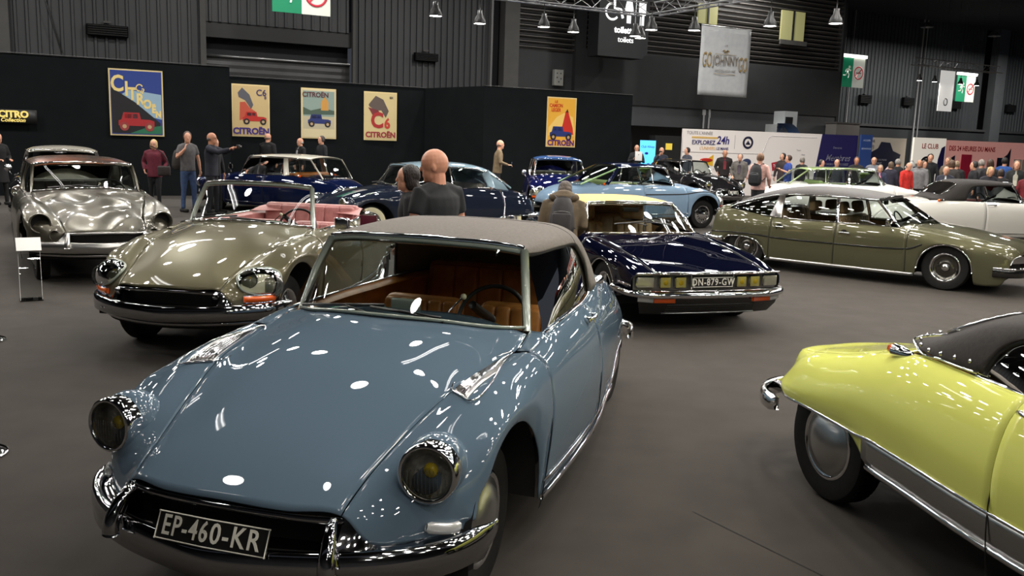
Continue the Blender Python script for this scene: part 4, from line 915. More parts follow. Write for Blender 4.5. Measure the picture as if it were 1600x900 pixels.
    MB().tube([(.985, 0, .44), (.99, 0, .47), (.985, 0, .485)], [(.03, .02), (.02, .02), (.01, .01)], 8).build('bumper_badge', CHROME, root)
    # dark chin with air slots
    ch = MB().grid([[(nose(y) + .06 - .01, y * .98, .39), (nose(y) + .03, y * .96, .30), (nose(y) - .04, y * .90, .20)] for y in ys], flip=True).build('chin_panel', BLACKG, root)
    for z in (.235, .26, .285, .31): MB().tube([(nose(y) + .035 - (.31 - z) * .75, y, z) for y in np.linspace(-.52, .52, 14)], (.004, .006), 6).build('air_slat', BLACK, ch)
    MB().tube([(nose(y) - .03, y, .212) for y in np.linspace(-.55, .55, 14)], .006, 6).build('chin_trim', STEEL, root)
    sm = noisy('beige_leather', srgb(166, 142, 104), srgb(146, 122, 88), 20, .5, .1, 200)
    for s in (1, -1):
        seat(root, (-1.62, .36 * s, .46), .56, sm, .5, .50, .22, 'front_seat', hr=True)
        MB().grid([[(-u, (p[1] - .08 * s), z) for z in (.30, p[2] - .03)] for u, p in [(u, S.pts([(u, 3)], s)[0]) for u in np.linspace(.7, 2.8, 12)]], flip=(s < 0)).build('door_card', sm, root)
    seat(root, (-2.4, 0, .50), 1.2, sm, .46, .50, .2, 'rear_bench', ribs=6)
    d = MB(); d.grid([[(-.72 - .12 * abs(y), y, .87), (-.98, y, .875), (-1.08, y, .85), (-1.1, y, .68)] for y in np.linspace(-.66, .66, 13)], flip=True); d.build('dashboard', sm, root)
    steering_wheel(root, (-1.2, .36, .86), .18, .5); MB().grid([[(x, y, .28) for y in (-.7, .7)] for x in (-.6, -2.8)]).build('cabin_floor', mat('cabin_carpet', (.02, .018, .016), .95), root)
    MB().rbox((-1.24, -.0, 1.13), (.03, .22, .06), .02).build('rear_view_mirror', BLACK, root)
    cfg = dict(top='soft', ws_w=0, lod=2, framem=CHROME, topm=topm, toptf=lambda x, y, z: (x - .215, y * 1.02, .90 + (z - .95) * .82),
        wsp=([(-.88, -.735, .868), (-.74, -.55, .882), (-.66, -.28, .892), (-.64, 0, .895), (-.66, .28, .892), (-.74, .55, .882), (-.88, .735, .868)],
             [(-1.265, -.585, 1.195), (-1.235, -.44, 1.207), (-1.215, -.22, 1.213), (-1.205, 0, 1.215), (-1.215, .22, 1.213), (-1.235, .44, 1.207), (-1.265, .585, 1.195)]))
    ds_top(root, S, cfg, lambda o: o, paint, lambda n: n)
    return root
# ================================================================== people
def cloth(name, r, g, b, rough=.85): return noisy(name, srgb(r, g, b), srgb(int(r * .86), int(g * .86), int(b * .86)), 14, rough, .15, 120)
SKIN = noisy('skin', srgb(214, 160, 132), srgb(202, 146, 120), 8, .5)
SKIN2 = noisy('skin_tanned', srgb(190, 134, 104), srgb(178, 122, 94), 8, .5)
def remesh(o, vs):
    m = o.modifiers.new('blend', 'REMESH'); m.mode = 'VOXEL'; m.voxel_size = vs; m.use_smooth_shade = True
    s = o.modifiers.new('relax', 'SMOOTH'); s.factor = .5; s.iterations = 3; return o
def hand(b, w, d, up, side, s, grip=.6, fine=True):
    """palm and five fingers at wrist w, pointing along d; up = back of the hand; side=+1 left hand"""
    d = Vector(d).normalized(); n = Vector(up); n = (n - d * n.dot(d)).normalized(); l = d.cross(n) * side
    w = Vector(w)
    b.tube([w - d * .03 * s, w + d * .02 * s, w + d * .055 * s, w + d * .088 * s], [(.024 * s, .021 * s), (.030 * s, .017 * s), (.038 * s, .015 * s), (.036 * s, .012 * s)], 10, flat=n)
    for k, (o, ln) in enumerate(((.029, .072), (.010, .080), (-.010, .074), (-.028, .058))):
        p = w + d * .082 * s + l * o * s; pts = [p]; a = 0
        for j, f in enumerate((.45, .32, .23)):
            a += grip * (.75 + .1 * k); dd = d * math.cos(a) - n * math.sin(a); p = p + dd * ln * f * s; pts.append(p)
        b.tube(pts, [.0098 * s, .0092 * s, .0085 * s, .007 * s], 7)
    p = w + d * .025 * s + l * .026 * s; q = p + (d * .55 + l * .6 - n * .35 * grip).normalized() * .042 * s; r_ = q + (d * .9 + l * .05 - n * .5 * grip).normalized() * .034 * s
    b.tube([p, q, r_], [.014 * s, .011 * s, .009 * s], 7)
def person(label, loc, yaw, h=1.75, top=(40, 40, 45), legs=(30, 32, 40), skin=None, hair='short', hairc=(60, 45, 35), arms='down', hem=.86, sleeve='long', lean=0.0,
           hyaw=0.0, hpitch=0.0, build=1.0, glasses=False, near=False, shirt=None, stripe=None, scarf=None, beard=None, group=None, shoes=(20, 18, 16), legs_on=True, hs=1.0):
    s = h / 1.735; t = thing('person', label, 'person', (loc[0], loc[1], 0), yaw, group)
    sk = skin or SKIN; vx = .0075 if near else .016
    L = lambda x, y, z: Vector((x * s, y * s, z * s))
    # spine with lean
    hip = L(0, 0, .95); ld = Vector((math.sin(lean), 0, math.cos(lean)))
    ch = hip + ld * .38 * s; nk = hip + ld * .54 * s; 
    hd = nk + (ld * .052 + Vector((math.sin(hpitch) * .05 + .012, 0, 0))) * s; bw = build
    A = dict(
        down=((.02, .25, 1.16), (.07, .26, .92), (.0, 0, -1)), pockets=((-.06, .29, 1.17), (.10, .23, .97), (.5, -.3, -1)),
        front=((.02, .25, 1.17), (.27, .13, 1.12), (1, -.2, .1)), face=((.16, .24, 1.28), (.33, .09, 1.50), (.3, -.2, 1)), chest=((.06, .26, 1.18), (.28, .07, 1.28), (.7, -.3, .6)),
        raised=((.22, .22, 1.36), (.44, .12, 1.44), (.8, -.2, .5)), strap=((.02, .27, 1.20), (.17, .16, 1.40), (-.1, -.3, 1)), bent=((.0, .27, 1.16), (.20, .20, .98), (1, -.1, -.3)))
    aL, aR = arms if isinstance(arms, tuple) else (arms, arms)
    def arm(k, sd):
        e, w, d = A[k]; rot = Matrix.Rotation(lean, 3, 'Y')
        tf = lambda p: hip + rot @ (Vector((p[0], p[1] * sd, p[2] - .95)) * s)
        return tf((0, .180 * bw, 1.425)), tf(e), tf(w), rot @ Vector((d[0], d[1] * sd, d[2]))
    arml = [(arm(aL, 1), 1), (arm(aR, -1), -1)]
    # body (skin): head, neck, arms, hands as one surface
    M = (Matrix.Rotation(hyaw, 3, 'Z') @ Matrix.Rotation(hpitch, 3, 'Y')) * 1.0; M = Matrix([[q * hs for q in row] for row in M]); hc = hd + M @ Vector((.012, 0, .092)) * s
    b = MB()
    b.ball(hc + M @ Vector((-.008, 0, .025)) * s, (.104 * s, .083 * s, .106 * s), 20, M)
    b.ball(hc + M @ Vector((.022, 0, -.045)) * s, (.070 * s, .064 * s, .080 * s), 16, M)
    b.tube([hc + M @ Vector((.085, 0, .022)) * s, hc + M @ Vector((.104, 0, -.012)) * s, hc + M @ Vector((.100, 0, -.024)) * s], [.010 * s, .013 * s, .014 * s], 8)
    for sd in (1, -1):
        b.ball(hc + M @ Vector((-.012, .080 * sd, -.005)) * s, (.020 * s, .010 * s, .030 * s), 10, M)
        b.ball(hc + M @ Vector((.070, .030 * sd, .034)) * s, (.014 * s, .022 * s, .008 * s), 8, M)
        b.ball(hc + M @ Vector((.055, .035 * sd, -.025)) * s, (.024 * s, .020 * s, .02 * s), 8, M)
    b.ball(hc + M @ Vector((.072, 0, -.095)) * s, (.02 * s, .024 * s, .016 * s), 8, M)
    b.tube([hc + M @ Vector((.082, -.022, -.058)) * s, hc + M @ Vector((.092, 0, -.056)) * s, hc + M @ Vector((.082, .022, -.058)) * s], .006 * s, 6)
    b.tube([nk - ld * .10 * s, nk, hc + M @ Vector((-.02, 0, -.06)) * s], [(.085 * s, .06 * s), .060 * s * hs, .060 * s * hs], 12)
    b.tube([nk - ld * .12 * s, ch, hip + ld * .1 * s], [(.10 * s, .06 * s), (.12 * s, .08 * s), (.12 * s, .08 * s)], 12, flat=(1, 0, 0))
    for (a0, e, w, d), sd in arml:
        b.tube([ch.lerp(a0, .5), a0, a0.lerp(e, .5), e, e.lerp(w, .35), w], [.04 * s, .048 * s, .046 * s * bw, .040 * s * bw, .039 * s * bw, .026 * s], 10)
        hand(b, w, d, (0.1, 0, 1) if abs(d.z) < .8 else ((-.2, sd, 0)), -sd if aL != 'down' else sd, s, .45 if (aL if sd > 0 else aR) == 'down' else .75)
    o = b.build('body', sk, t); remesh(o, vx)
    # clothing: upper body
    tm = mat_c(top); b = MB(); g = .012
    b.tube([nk + ld * .022 * s, nk - ld * .035 * s, ch + ld * .07 * s, ch, hip + ld * .18 * s, hip + ld * .02 * s, Vector((hip.x, 0, hem * s))],
           [(.066 * s, .062 * s), (.135 * s, .085 * s), (.195 * s * bw, .112 * s * bw), (.192 * s * bw, .125 * s * bw), (.165 * s * bw, .120 * s * bw), (.172 * s * bw, .122 * s * bw), (.18 * s * bw * (1.25 if hem < .6 else 1), .128 * s * bw * (1.35 if hem < .6 else 1))], 18, flat=(1, 0, 0))
    b.tube([arml[0][0][0], arml[0][0][0].lerp(nk, .55), nk - ld * .045 * s, arml[1][0][0].lerp(nk, .55), arml[1][0][0]], [(.060 * s, .062 * s), (.066 * s, .064 * s), (.075 * s, .070 * s), (.066 * s, .064 * s), (.060 * s, .062 * s)], 12)
    for (a0, e, w, d), sd in arml:
        end = w.lerp(e, .06) if sleeve == 'long' else a0.lerp(e, .62)
        pts = [ch.lerp(a0, .6), a0, a0.lerp(e, .55), e, e.lerp(w, .5), end] if sleeve == 'long' else [ch.lerp(a0, .6), a0, a0.lerp(e, .4), end]
        rr = [.06 * s, .066 * s * bw, .060 * s * bw, .053 * s * bw, .046 * s * bw, .037 * s] if sleeve == 'long' else [.06 * s, .068 * s * bw, .064 * s * bw, .060 * s * bw]
        b.tube(pts, rr, 12)
    o = b.build('jacket' if sleeve == 'long' else 't_shirt', tm, t); remesh(o, .013 if near else .02)
    if shirt:
        MB().tube([nk + ld * .01 * s + Vector((.048 * s, 0, 0)), ch + ld * .05 * s + Vector((.098 * s * bw, 0, 0)), ch + Vector((.122 * s * bw, 0, 0)), hip + ld * .14 * s + Vector((.122 * s * bw, 0, 0))], [(.035 * s, .016 * s), (.06 * s, .02 * s), (.06 * s, .016 * s), (.045 * s, .012 * s)], 10, flat=(1, 0, 0)).build('shirt_front', mat_c(shirt), t)
    if stripe:
        for k in range(5): MB().lathe([(1, -.014), (1.02, 0), (1, .014)], 24, 'Z', hip + ld * (.12 + .075 * k) * s, Matrix.Diagonal((.128 * s * bw, .188 * s * bw, 1))).build('stripe', mat_c(stripe), t)
    # trousers
    if legs_on:
        lm = mat_c(legs); b = MB(); b.tube([L(0, 0, 1.0), L(0, 0, .93), L(0, 0, .86)], [(.14 * s * bw, .10 * s), (.165 * s * bw, .115 * s * bw), (.15 * s * bw, .11 * s)], 14, flat=(1, 0, 0))
        for sd, st in ((1, .06), (-1, -.05)):
            b.tube([L(0, .085 * sd, .90), L(.01 + st * .4, .095 * sd, .70), L(.02 + st * .7, .10 * sd, .48), L(st * .9, .105 * sd, .28), L(st, .11 * sd, .07)], [.090 * s * bw, .080 * s * bw, .060 * s * bw, .054 * s, .050 * s], 12)
        o = b.build('trousers', lm, t); remesh(o, .016 if near else .024)
        for sd, st in ((1, .06), (-1, -.05)):
            b = MB(); b.rbox(L(st + .045, .11 * sd, .04), (.27 * s, .095 * s, .08 * s), .035); b.build('shoe', mat_c(shoes), t)
    # hair
    if hair != 'bald':
        hm = noisy('hair_%d_%d_%d' % hairc, srgb(*[int(q * .8) for q in hairc]), srgb(*[min(255, int(q * 1.15)) for q in hairc]), 30, .55, 1.0, 90, stretch=(1, 1, .3)); b = MB(); k = 1.0
        if hair in ('short', 'bob', 'long'):
            b.ball(hc + M @ Vector((-.026, 0, .038)) * s, (.105 * s, .093 * s, .110 * s), 18, M)
            for sd in (1, -1): b.ball(hc + M @ Vector((-.02, .066 * sd, .01)) * s, (.06 * s, .028 * s, .06 * s), 10, M)
        if hair == 'ring':
            for sd in (1, -1): b.ball(hc + M @ Vector((-.03, .069 * sd, -.005)) * s, (.062 * s, .022 * s, .034 * s), 10, M)
            b.ball(hc + M @ Vector((-.075, 0, -.012)) * s, (.036 * s, .066 * s, .040 * s), 12, M)
        if hair == 'bob':
            b.ball(hc + M @ Vector((-.04, 0, -.02)) * s, (.075 * s, .092 * s, .085 * s), 14, M)
            for sd in (1, -1): b.ball(hc + M @ Vector((-.005, .072 * sd, -.03)) * s, (.055 * s, .028 * s, .07 * s), 10, M)
        if hair == 'long':
            b.tube([hc + M @ Vector((-.05, 0, .0)) * s, hc + M @ Vector((-.085, 0, -.08)) * s, hc + M @ Vector((-.09, 0, -.2)) * s], [(.085 * s, .06 * s), (.085 * s, .05 * s), (.05 * s, .03 * s)], 12)
            for sd in (1, -1): b.ball(hc + M @ Vector((-.03, .070 * sd, -.04)) * s, (.05 * s, .025 * s, .07 * s), 10, M)
        remesh(b.build('hair', hm, t), .009 if near else .016)
    if beard:
        remesh(MB().ball(hc + M @ Vector((.035, 0, -.078)) * s, (.06 * s, .056 * s, .042 * s), 14, M).build('beard', mat_c(beard, .8), t), .012)
    for sd in (1, -1): MB().ball(hc + M @ Vector((.080, .030 * sd, .018)) * s, (.006 * s, .012 * s, .006 * s), 8, M).build('eye', mat('eye_dark', (.02, .015, .012), .3), t)
    if glasses:
        b = MB()
        for sd in (1, -1):
            b.tube([hc + M @ Vector((.094, (.031 + .020 * math.cos(a)) * sd, .016 + .015 * math.sin(a))) * s for a in [k * math.pi / 5 for k in range(10)]], .0022 * s, 5, closed=True)
            b.tube([hc + M @ Vector((.092, .05 * sd, .02)) * s, hc + M @ Vector((0, .082 * sd, .02)) * s], .0022 * s, 5)
        b.tube([hc + M @ Vector((.096, -.011, .02)) * s, hc + M @ Vector((.096, .011, .02)) * s], .0022 * s, 5); b.build('glasses', BLACK, t)
    def handpos(sd):
        (a0, e, w, d), _ = arml[0 if sd > 0 else 1]; p = w + d.normalized() * .10 * s
        return t.location + Matrix.Rotation(yaw, 3, 'Z') @ p
    return t, handpos, (ch, hip, ld, s)
def mat_c(c, rough=.85): return cloth('cloth_%d_%d_%d' % c, *c, rough=rough)
def backpack(label, base, yaw, col_, s=1.0, straps=True, big=1.0):
    """pack whose wearer faces yaw; base = point between the shoulder blades"""
    t = thing('backpack', label, 'backpack', base, yaw); m = mat_c(col_, .7); k = s * big
    MB().tube([(-.07 * k, 0, .075 * k), (-.08 * k, 0, .05 * k), (-.085 * k, 0, -.03 * k), (-.095 * k, 0, -.16 * k), (-.105 * k, 0, -.28 * k), (-.10 * k, 0, -.36 * k), (-.09 * k, 0, -.385 * k)], [(.06 * k, .03 * k), (.095 * k, .055 * k), (.125 * k, .075 * k), (.145 * k, .09 * k), (.155 * k, .10 * k), (.135 * k, .085 * k), (.09 * k, .05 * k)], 20, flat=(1, 0, 0)).build('main_compartment', m, t)
    MB().rbox((-.185 * k, 0, -.24 * k), (.06 * k, .23 * k, .22 * k), .028 * k).build('front_pocket', m, t)
    for sd in (1, -1):
        if straps:
            b = MB(); b.tube(smooth_path([(-.03 * k, .05 * sd * k, .02 * k), (.03 * k, .10 * sd * s, .11 * s), (.13 * s, .11 * sd * s, .085 * s), (.20 * s, .12 * sd * s, -.03 * s), (.14 * s, .16 * sd * s, -.2 * s), (-.03 * k, .14 * sd * k, -.28 * k)], 20), (.024 * s, .007 * s), 8)
            b.build('shoulder_strap', m, t)
    MB().tube(smooth_path([(-.04 * k, -.03 * k, .06 * k), (-.05 * k, 0, .09 * k), (-.04 * k, .03 * k, .06 * k)], 8), .006 * k, 6).build('carry_loop', BLACK, t)
    MB().tube(smooth_path([(-.178 * k, -.10 * k, -.12 * k), (-.185 * k, 0, -.105 * k), (-.178 * k, .10 * k, -.12 * k)], 8), .003 * k, 5).build('zip', STEEL, t)
    return t
# ================================================================== hall shell
def V2(o, s, z=0.0, n=0.0):       # point on a wall line: origin o (x,y), s metres along E1, n metres towards the camera
    return Vector((o[0], o[1], 0)) + E1 * s - E2 * n + Vector((0, 0, z))
def wall_slab(name, a, b_, z0, z1, t, m, kind='structure'):
    a = Vector((a[0], a[1], 0)); b_ = Vector((b_[0], b_[1], 0)); d = (b_ - a); L_ = d.length; c = (a + b_) / 2; c.z = (z0 + z1) / 2
    nrm = Vector((-d.y, d.x, 0)).normalized() * (t / 2)
    o = MB().box(c + nrm, (L_, t, z1 - z0), math.atan2(d.y, d.x)).build(name, m, smooth=False); tag(o, kind=kind); return o
PARTB = noisy('black_partition_cloth', (.0045, .006, .007), (.006, .0075, .0085), 2, .9, .1, 400)
PARTB.node_tree.nodes['Principled BSDF'].inputs['Specular IOR Level'].default_value = .15
wall_slab('wall_left', (-24.6, 18.76), (-8.62, 27.27), 0, 3.8, .12, PARTB)
wall_slab('wall_left_return', (-8.60, 27.30), (-10.98, 31.2), 0, 3.8, .12, PARTB)
wall_slab('wall_back_left', (-11.0, 31.16), (-3.59, 35.45), 0, 3.8, .12, PARTB)
wall_slab('wall_back_return', (-3.60, 35.42), (-1.21, 32.62), 0, 3.8, .12, PARTB)
wall_slab('wall_back_right', (-1.21, 32.62), (4.45, 35.70), 0, 3.8, .12, PARTB)
wall_slab('wall_back_end', (4.46, 35.72), (2.5, 39.4), 0, 3.8, .12, PARTB)
for i, (a, b_) in enumerate((((-24.6, 18.74), (-8.62, 27.25)), ((-11.0, 31.14), (-3.59, 35.43)), ((-1.21, 32.60), (4.45, 35.68)))):
    pts = [Vector((a[0], a[1], 3.81)), Vector((b_[0], b_[1], 3.81))]
    o = MB().sweep(pts, [(-.02, 0), (.02, 0), (.02, .02), (-.02, .02)]).build('trim_%d' % (i + 1), mat('partition_edge', (.05, .05, .05), .4)); tag(o, kind='structure')
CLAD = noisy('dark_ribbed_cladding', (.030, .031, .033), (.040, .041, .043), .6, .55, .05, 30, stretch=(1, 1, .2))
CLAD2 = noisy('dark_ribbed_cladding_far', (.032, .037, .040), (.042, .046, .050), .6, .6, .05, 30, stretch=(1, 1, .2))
def ribbed(name, o, s0, s1, z0, z1, pitch, depth, m, n=0.0):
    b = MB(); k = 0; s = s0; row = []
    while s < s1:
        for ds, dn in ((0, 0), (pitch * .62, 0), (pitch * .70, depth), (pitch * .92, depth)):
            if s + ds <= s1: row.append((s + ds, dn + n))
        s += pitch
    b.grid([[V2(o, q[0], z, q[1]) for z in (z0, z1)] for q in row])
    o_ = b.build(name, m, smooth=False); tag(o_, kind='structure'); return o_
HW = (0, 44)
ribbed('wall_hall_left', HW, -40, -14.55, 0, 12, .38, .07, CLAD)
ribbed('wall_hall_over_door', HW, -14.5, -8.25, 6.25, 12, .38, .07, CLAD)
ribbed('wall_hall_middle', HW, -8.2, -1.62, 0, 12, .30, .08, CLAD)
CONC = noisy('painted_concrete', (.055, .053, .05), (.065, .062, .058), 2, .7)
def col_box(name, o, s0, s1, z0, z1, n0, n1, m, kind='structure'):
    c = (V2(o, s0, z0, n0) + V2(o, s1, z1, n1)) / 2
    q = MB().box(c, (s1 - s0, abs(n1 - n0), z1 - z0), TH).build(name, m, smooth=False); 
    if kind: tag(q, kind=kind)
    return q
col_box('wall_column_left', HW, -23.6, -21.28, 0, 12, -.1, .5, CONC)
col_box('wall_column_middle', HW, -1.06, -.28, 0, 12, -.1, .45, CONC)
col_box('trim_4', HW, -14.62, -14.40, 0, 12, 0, .25, CONC); col_box('trim_5', HW, -8.30, -8.18, 0, 12, 0, .20, CONC); col_box('trim_6', HW, -1.70, -1.60, 0, 12, 0, .3, mat('pipe_grey', (.12, .12, .12), .4))
col_box('wall_hall_dark_bay', HW, -1.60, 7.3, 0, 12, -.8, -.7, mat('dark_bay', (.012, .013, .015), .8))
# roller door in its recess
d_ = MB(); rows = []
for i in range(36):
    z = 4.9 * i / 35; rows.append([V2(HW, s, z, -.45 + .02 * (i % 2)) for s in (-14.4, -8.25)])
dr = d_.grid(rows).build('door_1', noisy('roller_door_grey', (.035, .035, .036), (.05, .05, .05), 1.2, .45, .1, 20), smooth=False); tag(dr, kind='structure')
q = MB().box((V2(HW, -14.4, 4.95, -.4) + V2(HW, -8.25, 4.95, -.4)) / 2, (6.15, .12, .10), TH).build('door_rail', mat('rail_metal', (.35, .35, .35), .35, .8), dr)
col_box('door_head', HW, -14.4, -8.25, 5.65, 6.3, -.5, -.05, BLACK); col_box('door_back', HW, -14.4, -8.25, 0, 6.3, -.8, -.7, mat('dark_bay', (.012, .013, .015), .8))
# ceiling
cl = MB().poly([(-60, -10, 13), (80, -10, 13), (80, 120, 13), (-60, 120, 13)][::-1]).build('ceiling', mat('dark_ceiling', (.02, .02, .022), .9), smooth=False); tag(cl, kind='structure')
# wall behind the camera and to the side, far enough to close the hall
wall_slab('wall_behind', (45, -12), (-45, -12), 0, 13, .2, CLAD); wall_slab('wall_side_left', (-40, -12), (-40, 30), 0, 13, .2, CLAD)
def vent(s, z, w_, h_, o=HW, label='', n=.09):
    t = thing('wall_vent', label, 'vent', V2(o, s, z, n), TH, 'air vents on the hall wall')
    MB().box((0, -.12, 0), (w_, .24, h_)).build('vent_box', mat('vent_black', (.004, .004, .004), .9, spec=.1), t, smooth=False)
    b = MB()
    for k in range(5): b.box((0, -.245, -h_ / 2 + h_ * (k + .5) / 5), (w_ * .94, .012, h_ * .05))
    b.build('vent_slats', mat('vent_slat', (.006, .006, .006), .7), t, smooth=False)
    MB().box((0, -.06, h_ / 2 + .12), (.25, .1, .08)).build('vent_bracket', CONC, t, smooth=False)
vent(-18.0, 5.55, 1.45, .40, label='black air vent on the ribbed hall wall, left of the roller door'); vent(-4.9, 5.48, 1.1, .34, label='black air vent on the ribbed hall wall, right of the roller door')
t = thing('hanging_cable', 'dark cable running down the ribbed hall wall at the left', 'cable', V2(HW, -20.2, 0, .3))
MB().tube([V2(HW, -20.2, z, .3) - t.location for z in (11, 7)] + [V2(HW, -19.6, 4.6, .3) - t.location], .03, 6).build('cable', BLACK, t)
# building block with louvres, restaurant and toilets
LOU = mat('louvre_metal', (.16, .15, .14), .45, .3); DKW = noisy('charcoal_render', (.016, .017, .018), (.02, .021, .022), 1, .85)
BR = noisy('brown_charcoal_render', (.020, .018, .018), (.024, .022, .022), 1, .85)
def louvres(name, s0, s1, z0, z1, n=0.0, pitch=.245):
    col_box(name, HW, s0, s1, z0, z1, n - .35, n - .25, BLACK)
    t = thing('louvre_screen', 'dark grey horizontal louvre screen ' + ('left of the toilets sign' if s0 < 2 else 'behind the white hanging banner, upper right'), 'louvres', V2(HW, s0, z0, n), TH)
    b = MB(); k = 0; z = z0 + pitch / 2
    while z < z1:
        b.sweep([(0, 0, z - z0), (s1 - s0, 0, z - z0)], [(-.10, -.06), (.08, .03), (.08, .055), (-.10, -.03)]); z += pitch
    b.build('louvre_blades', LOU, t, smooth=False)
louvres('wall_louvre_left', -.25, 2.95, 6.2, 10.5, .1); louvres('wall_louvre_right', 3.65, 21.15, 6.5, 12, .1)
col_box('wall_block_upper', HW, 3.0, 21.3, 3.9, 6.5, -.3, .25, DKW); col_box('wall_block_side', HW, 3.0, 3.6, 0, 12, -.2, .2, DKW)
col_box('wall_block_band', HW, 6.0, 21.3, 2.88, 3.9, -.3, .15, noisy('grey_band_paint', (.060, .064, .068), (.068, .072, .076), 1, .7))
col_box('wall_block_lower', HW, 3.0, 21.3, 0, 2.88, -1.5, -1.3, BLACK)
col_box('wall_block_left', HW, -.2, 3.0, 0, 6.2, -.2, -.05, noisy('grey_block_paint', (.035, .036, .038), (.04, .041, .043), 1, .8))
col_box('wall_block_return', HW, 21.25, 21.45, 0, 12, -25, .2, DKW)
wn = thing('wall_window', 'pale lit window set in the louvre screen, upper right', 'window', V2(HW, 17.1, 8.7, .3), TH)
MB().box((0, 0, .0), (1.75, .1, 1.6)).build('window_glass', mat('lit_window', (.25, .24, .12), .4, emit=srgb(170, 168, 110), estr=.35), wn, smooth=False)
MB().box((0, -.07, 0), (.12, .06, 1.6)).build('window_mullion', BLACK, wn, smooth=False); MB().box((.1, -.06, -.9), (2.0, .12, .25)).build('window_sill', CONC, wn, smooth=False)
wn = thing('wall_window', 'dim window just above the white hanging banner', 'window', V2(HW, 11.0, 8.8, .3), TH)
MB().box((0, 0, 0), (1.3, .1, 1.0)).build('window_glass', mat('lit_window', (.25, .24, .12), .4, emit=srgb(170, 168, 110), estr=.35), wn, smooth=False); MB().box((0, -.07, 0), (.1, .06, 1.0)).build('window_mullion', BLACK, wn, smooth=False)
ju = thing('junction_box', 'small pale grey perforated box on the grey wall left of the toilets sign', 'box', V2(HW, 2.05, 5.0, .1), TH)
MB().box((0, -.1, 0), (.5, .2, .75)).build('box_body', mat('box_paint', (.3, .3, .27), .6), ju, smooth=False)
for px_, pz_ in ((-.1, .2), (.1, .2), (-.1, 0), (.12, -.05), (0, -.2)): MB().lathe([(.035, -.205), (0, -.205)], 10, 'Y', (px_, 0, pz_)).build('hole', BLACK, ju)
fk = thing('cutlery_sign', 'pale fork and knife emblem on the grey band above the white stand', 'sign', V2(HW, 11.45, 3.35, .2), TH)
MB().box((-.16, 0, -.1), (.10, .03, .75)).box((-.16, 0, .38), (.22, .03, .28)).build('fork', mat('sign_silver', (.4, .4, .4), .4), fk, smooth=False)
MB().box((.20, 0, -.1), (.10, .03, .75)).box((.22, 0, .36), (.14, .03, .5)).build('knife', mat('sign_silver', (.4, .4, .4), .4), fk, smooth=False)
# far hall wall at the right
FW = (0, 60)
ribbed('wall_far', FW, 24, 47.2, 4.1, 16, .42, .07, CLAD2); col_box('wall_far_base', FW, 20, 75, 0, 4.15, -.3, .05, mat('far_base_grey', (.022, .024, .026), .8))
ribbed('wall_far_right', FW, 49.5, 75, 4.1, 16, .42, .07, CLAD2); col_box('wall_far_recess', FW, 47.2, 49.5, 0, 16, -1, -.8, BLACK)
col_box('wall_far_column', FW, 48.2, 49.6, 0, 16, -.1, .6, noisy('column_grey', (.07, .075, .08), (.08, .085, .09), 1, .7))
col_box('trim_7', FW, 24, 75, 4.0, 4.2, 0, .2, mat('rail_dark', (.05, .05, .05), .5))
for i, s in enumerate((30.2, 38.4, 38.9)):
    o = MB().tube([V2(FW, s, 0, .25), V2(FW, s, 15, .25)], .09 if i == 1 else .06, 8).build('trim_%d' % (8 + i), mat('pipe_grey', (.12, .12, .12), .4)); tag(o, kind='structure')
for k, (s, z) in enumerate(((32.2, 6.15), (37.4, 6.2), (43.6, 6.2), (51.4, 6.25))):
    vent(s, z, 1.3, .65, FW, 'black air vent on the far hall wall, ' + ('leftmost of four', 'second from the left', 'third from the left', 'rightmost, past the pale column')[k], .1)
# carpet seams
for i, (a, b_) in enumerate((((1.02, 4.6), (1.9, 3.3)), ((2.2, 12.5), (6.4, 8.6)), ((-9, 9.6), (-4.2, 5.4)), ((4.2, 9.2), (9.2, 11.6)))):
    a = Vector((*a, .002)); b_ = Vector((*b_, .002)); d = (b_ - a).normalized(); n = Vector((-d.y, d.x, 0)) * .004
    o = MB().add([a - n, b_ - n, b_ + n, a + n], [(0, 1, 2, 3)]).build('floor_seam', mat('seam_dark', (.02, .018, .016), .95), smooth=False); tag(o, kind='structure')
# ================================================================== posters
POSTER_F = mat('poster_frame_cream', srgb(226, 205, 150), .5)
def pm(name, r, g, b): return mat('print_%d_%d_%d' % (r, g, b), srgb(r, g, b), .35)
def veh(p, cx, cz, w, colr, m0=None, wheelc=(30, 28, 30), flip=1, y=-.028):
    """small side view of a vintage touring car, printed flat"""
    def X(a, c): return (cx + a * w * flip, y, cz + c * w)
    def pg(pts, c, nm): 
        o = MB().poly([X(*q) for q in (pts if flip > 0 else pts[::-1])]).build(nm, pm('', *c), p, smooth=False); return o
    pg([(-.5, -.05), (.5, -.05), (.5, .10), (.38, .14), (.12, .15), (.08, .34), (-.36, .34), (-.42, .13), (-.5, .10)], colr, 'printed_car_body')
    pg([(-.32, .17), (-.14, .17), (-.14, .30), (-.32, .30)], (70, 74, 84), 'printed_window'); pg([(-.11, .17), (.04, .17), (.03, .30), (-.11, .30)], (70, 74, 84), 'printed_window')
    for a in (-.34, .36):
        MB().poly([(cx + (a + .13 * math.cos(t)) * w, y - .002, cz + (-.07 + .13 * math.sin(t)) * w) for t in [k * math.pi / 10 for k in range(20)]]).build('printed_wheel', pm('', *wheelc), p, smooth=False)
        MB().poly([(cx + (a + .06 * math.cos(t)) * w, y - .004, cz + (-.07 + .06 * math.sin(t)) * w) for t in [k * math.pi / 8 for k in range(16)]]).build('printed_hub', pm('', 190, 160, 120), p, smooth=False)
def poster(loc, label, w, h, bg, frame_m=POSTER_F):
    t = thing('framed_poster', label, 'poster', loc, TH, None)
    MB().box((0, .01, 0), (w + .05, .04, h + .05)).build('poster_frame', frame_m, t, smooth=False)
    b = MB().box((0, -.015, 0), (w - .03, .014, h - .03)).build('poster_sheet', pm('', *bg), t, smooth=False)
    return t
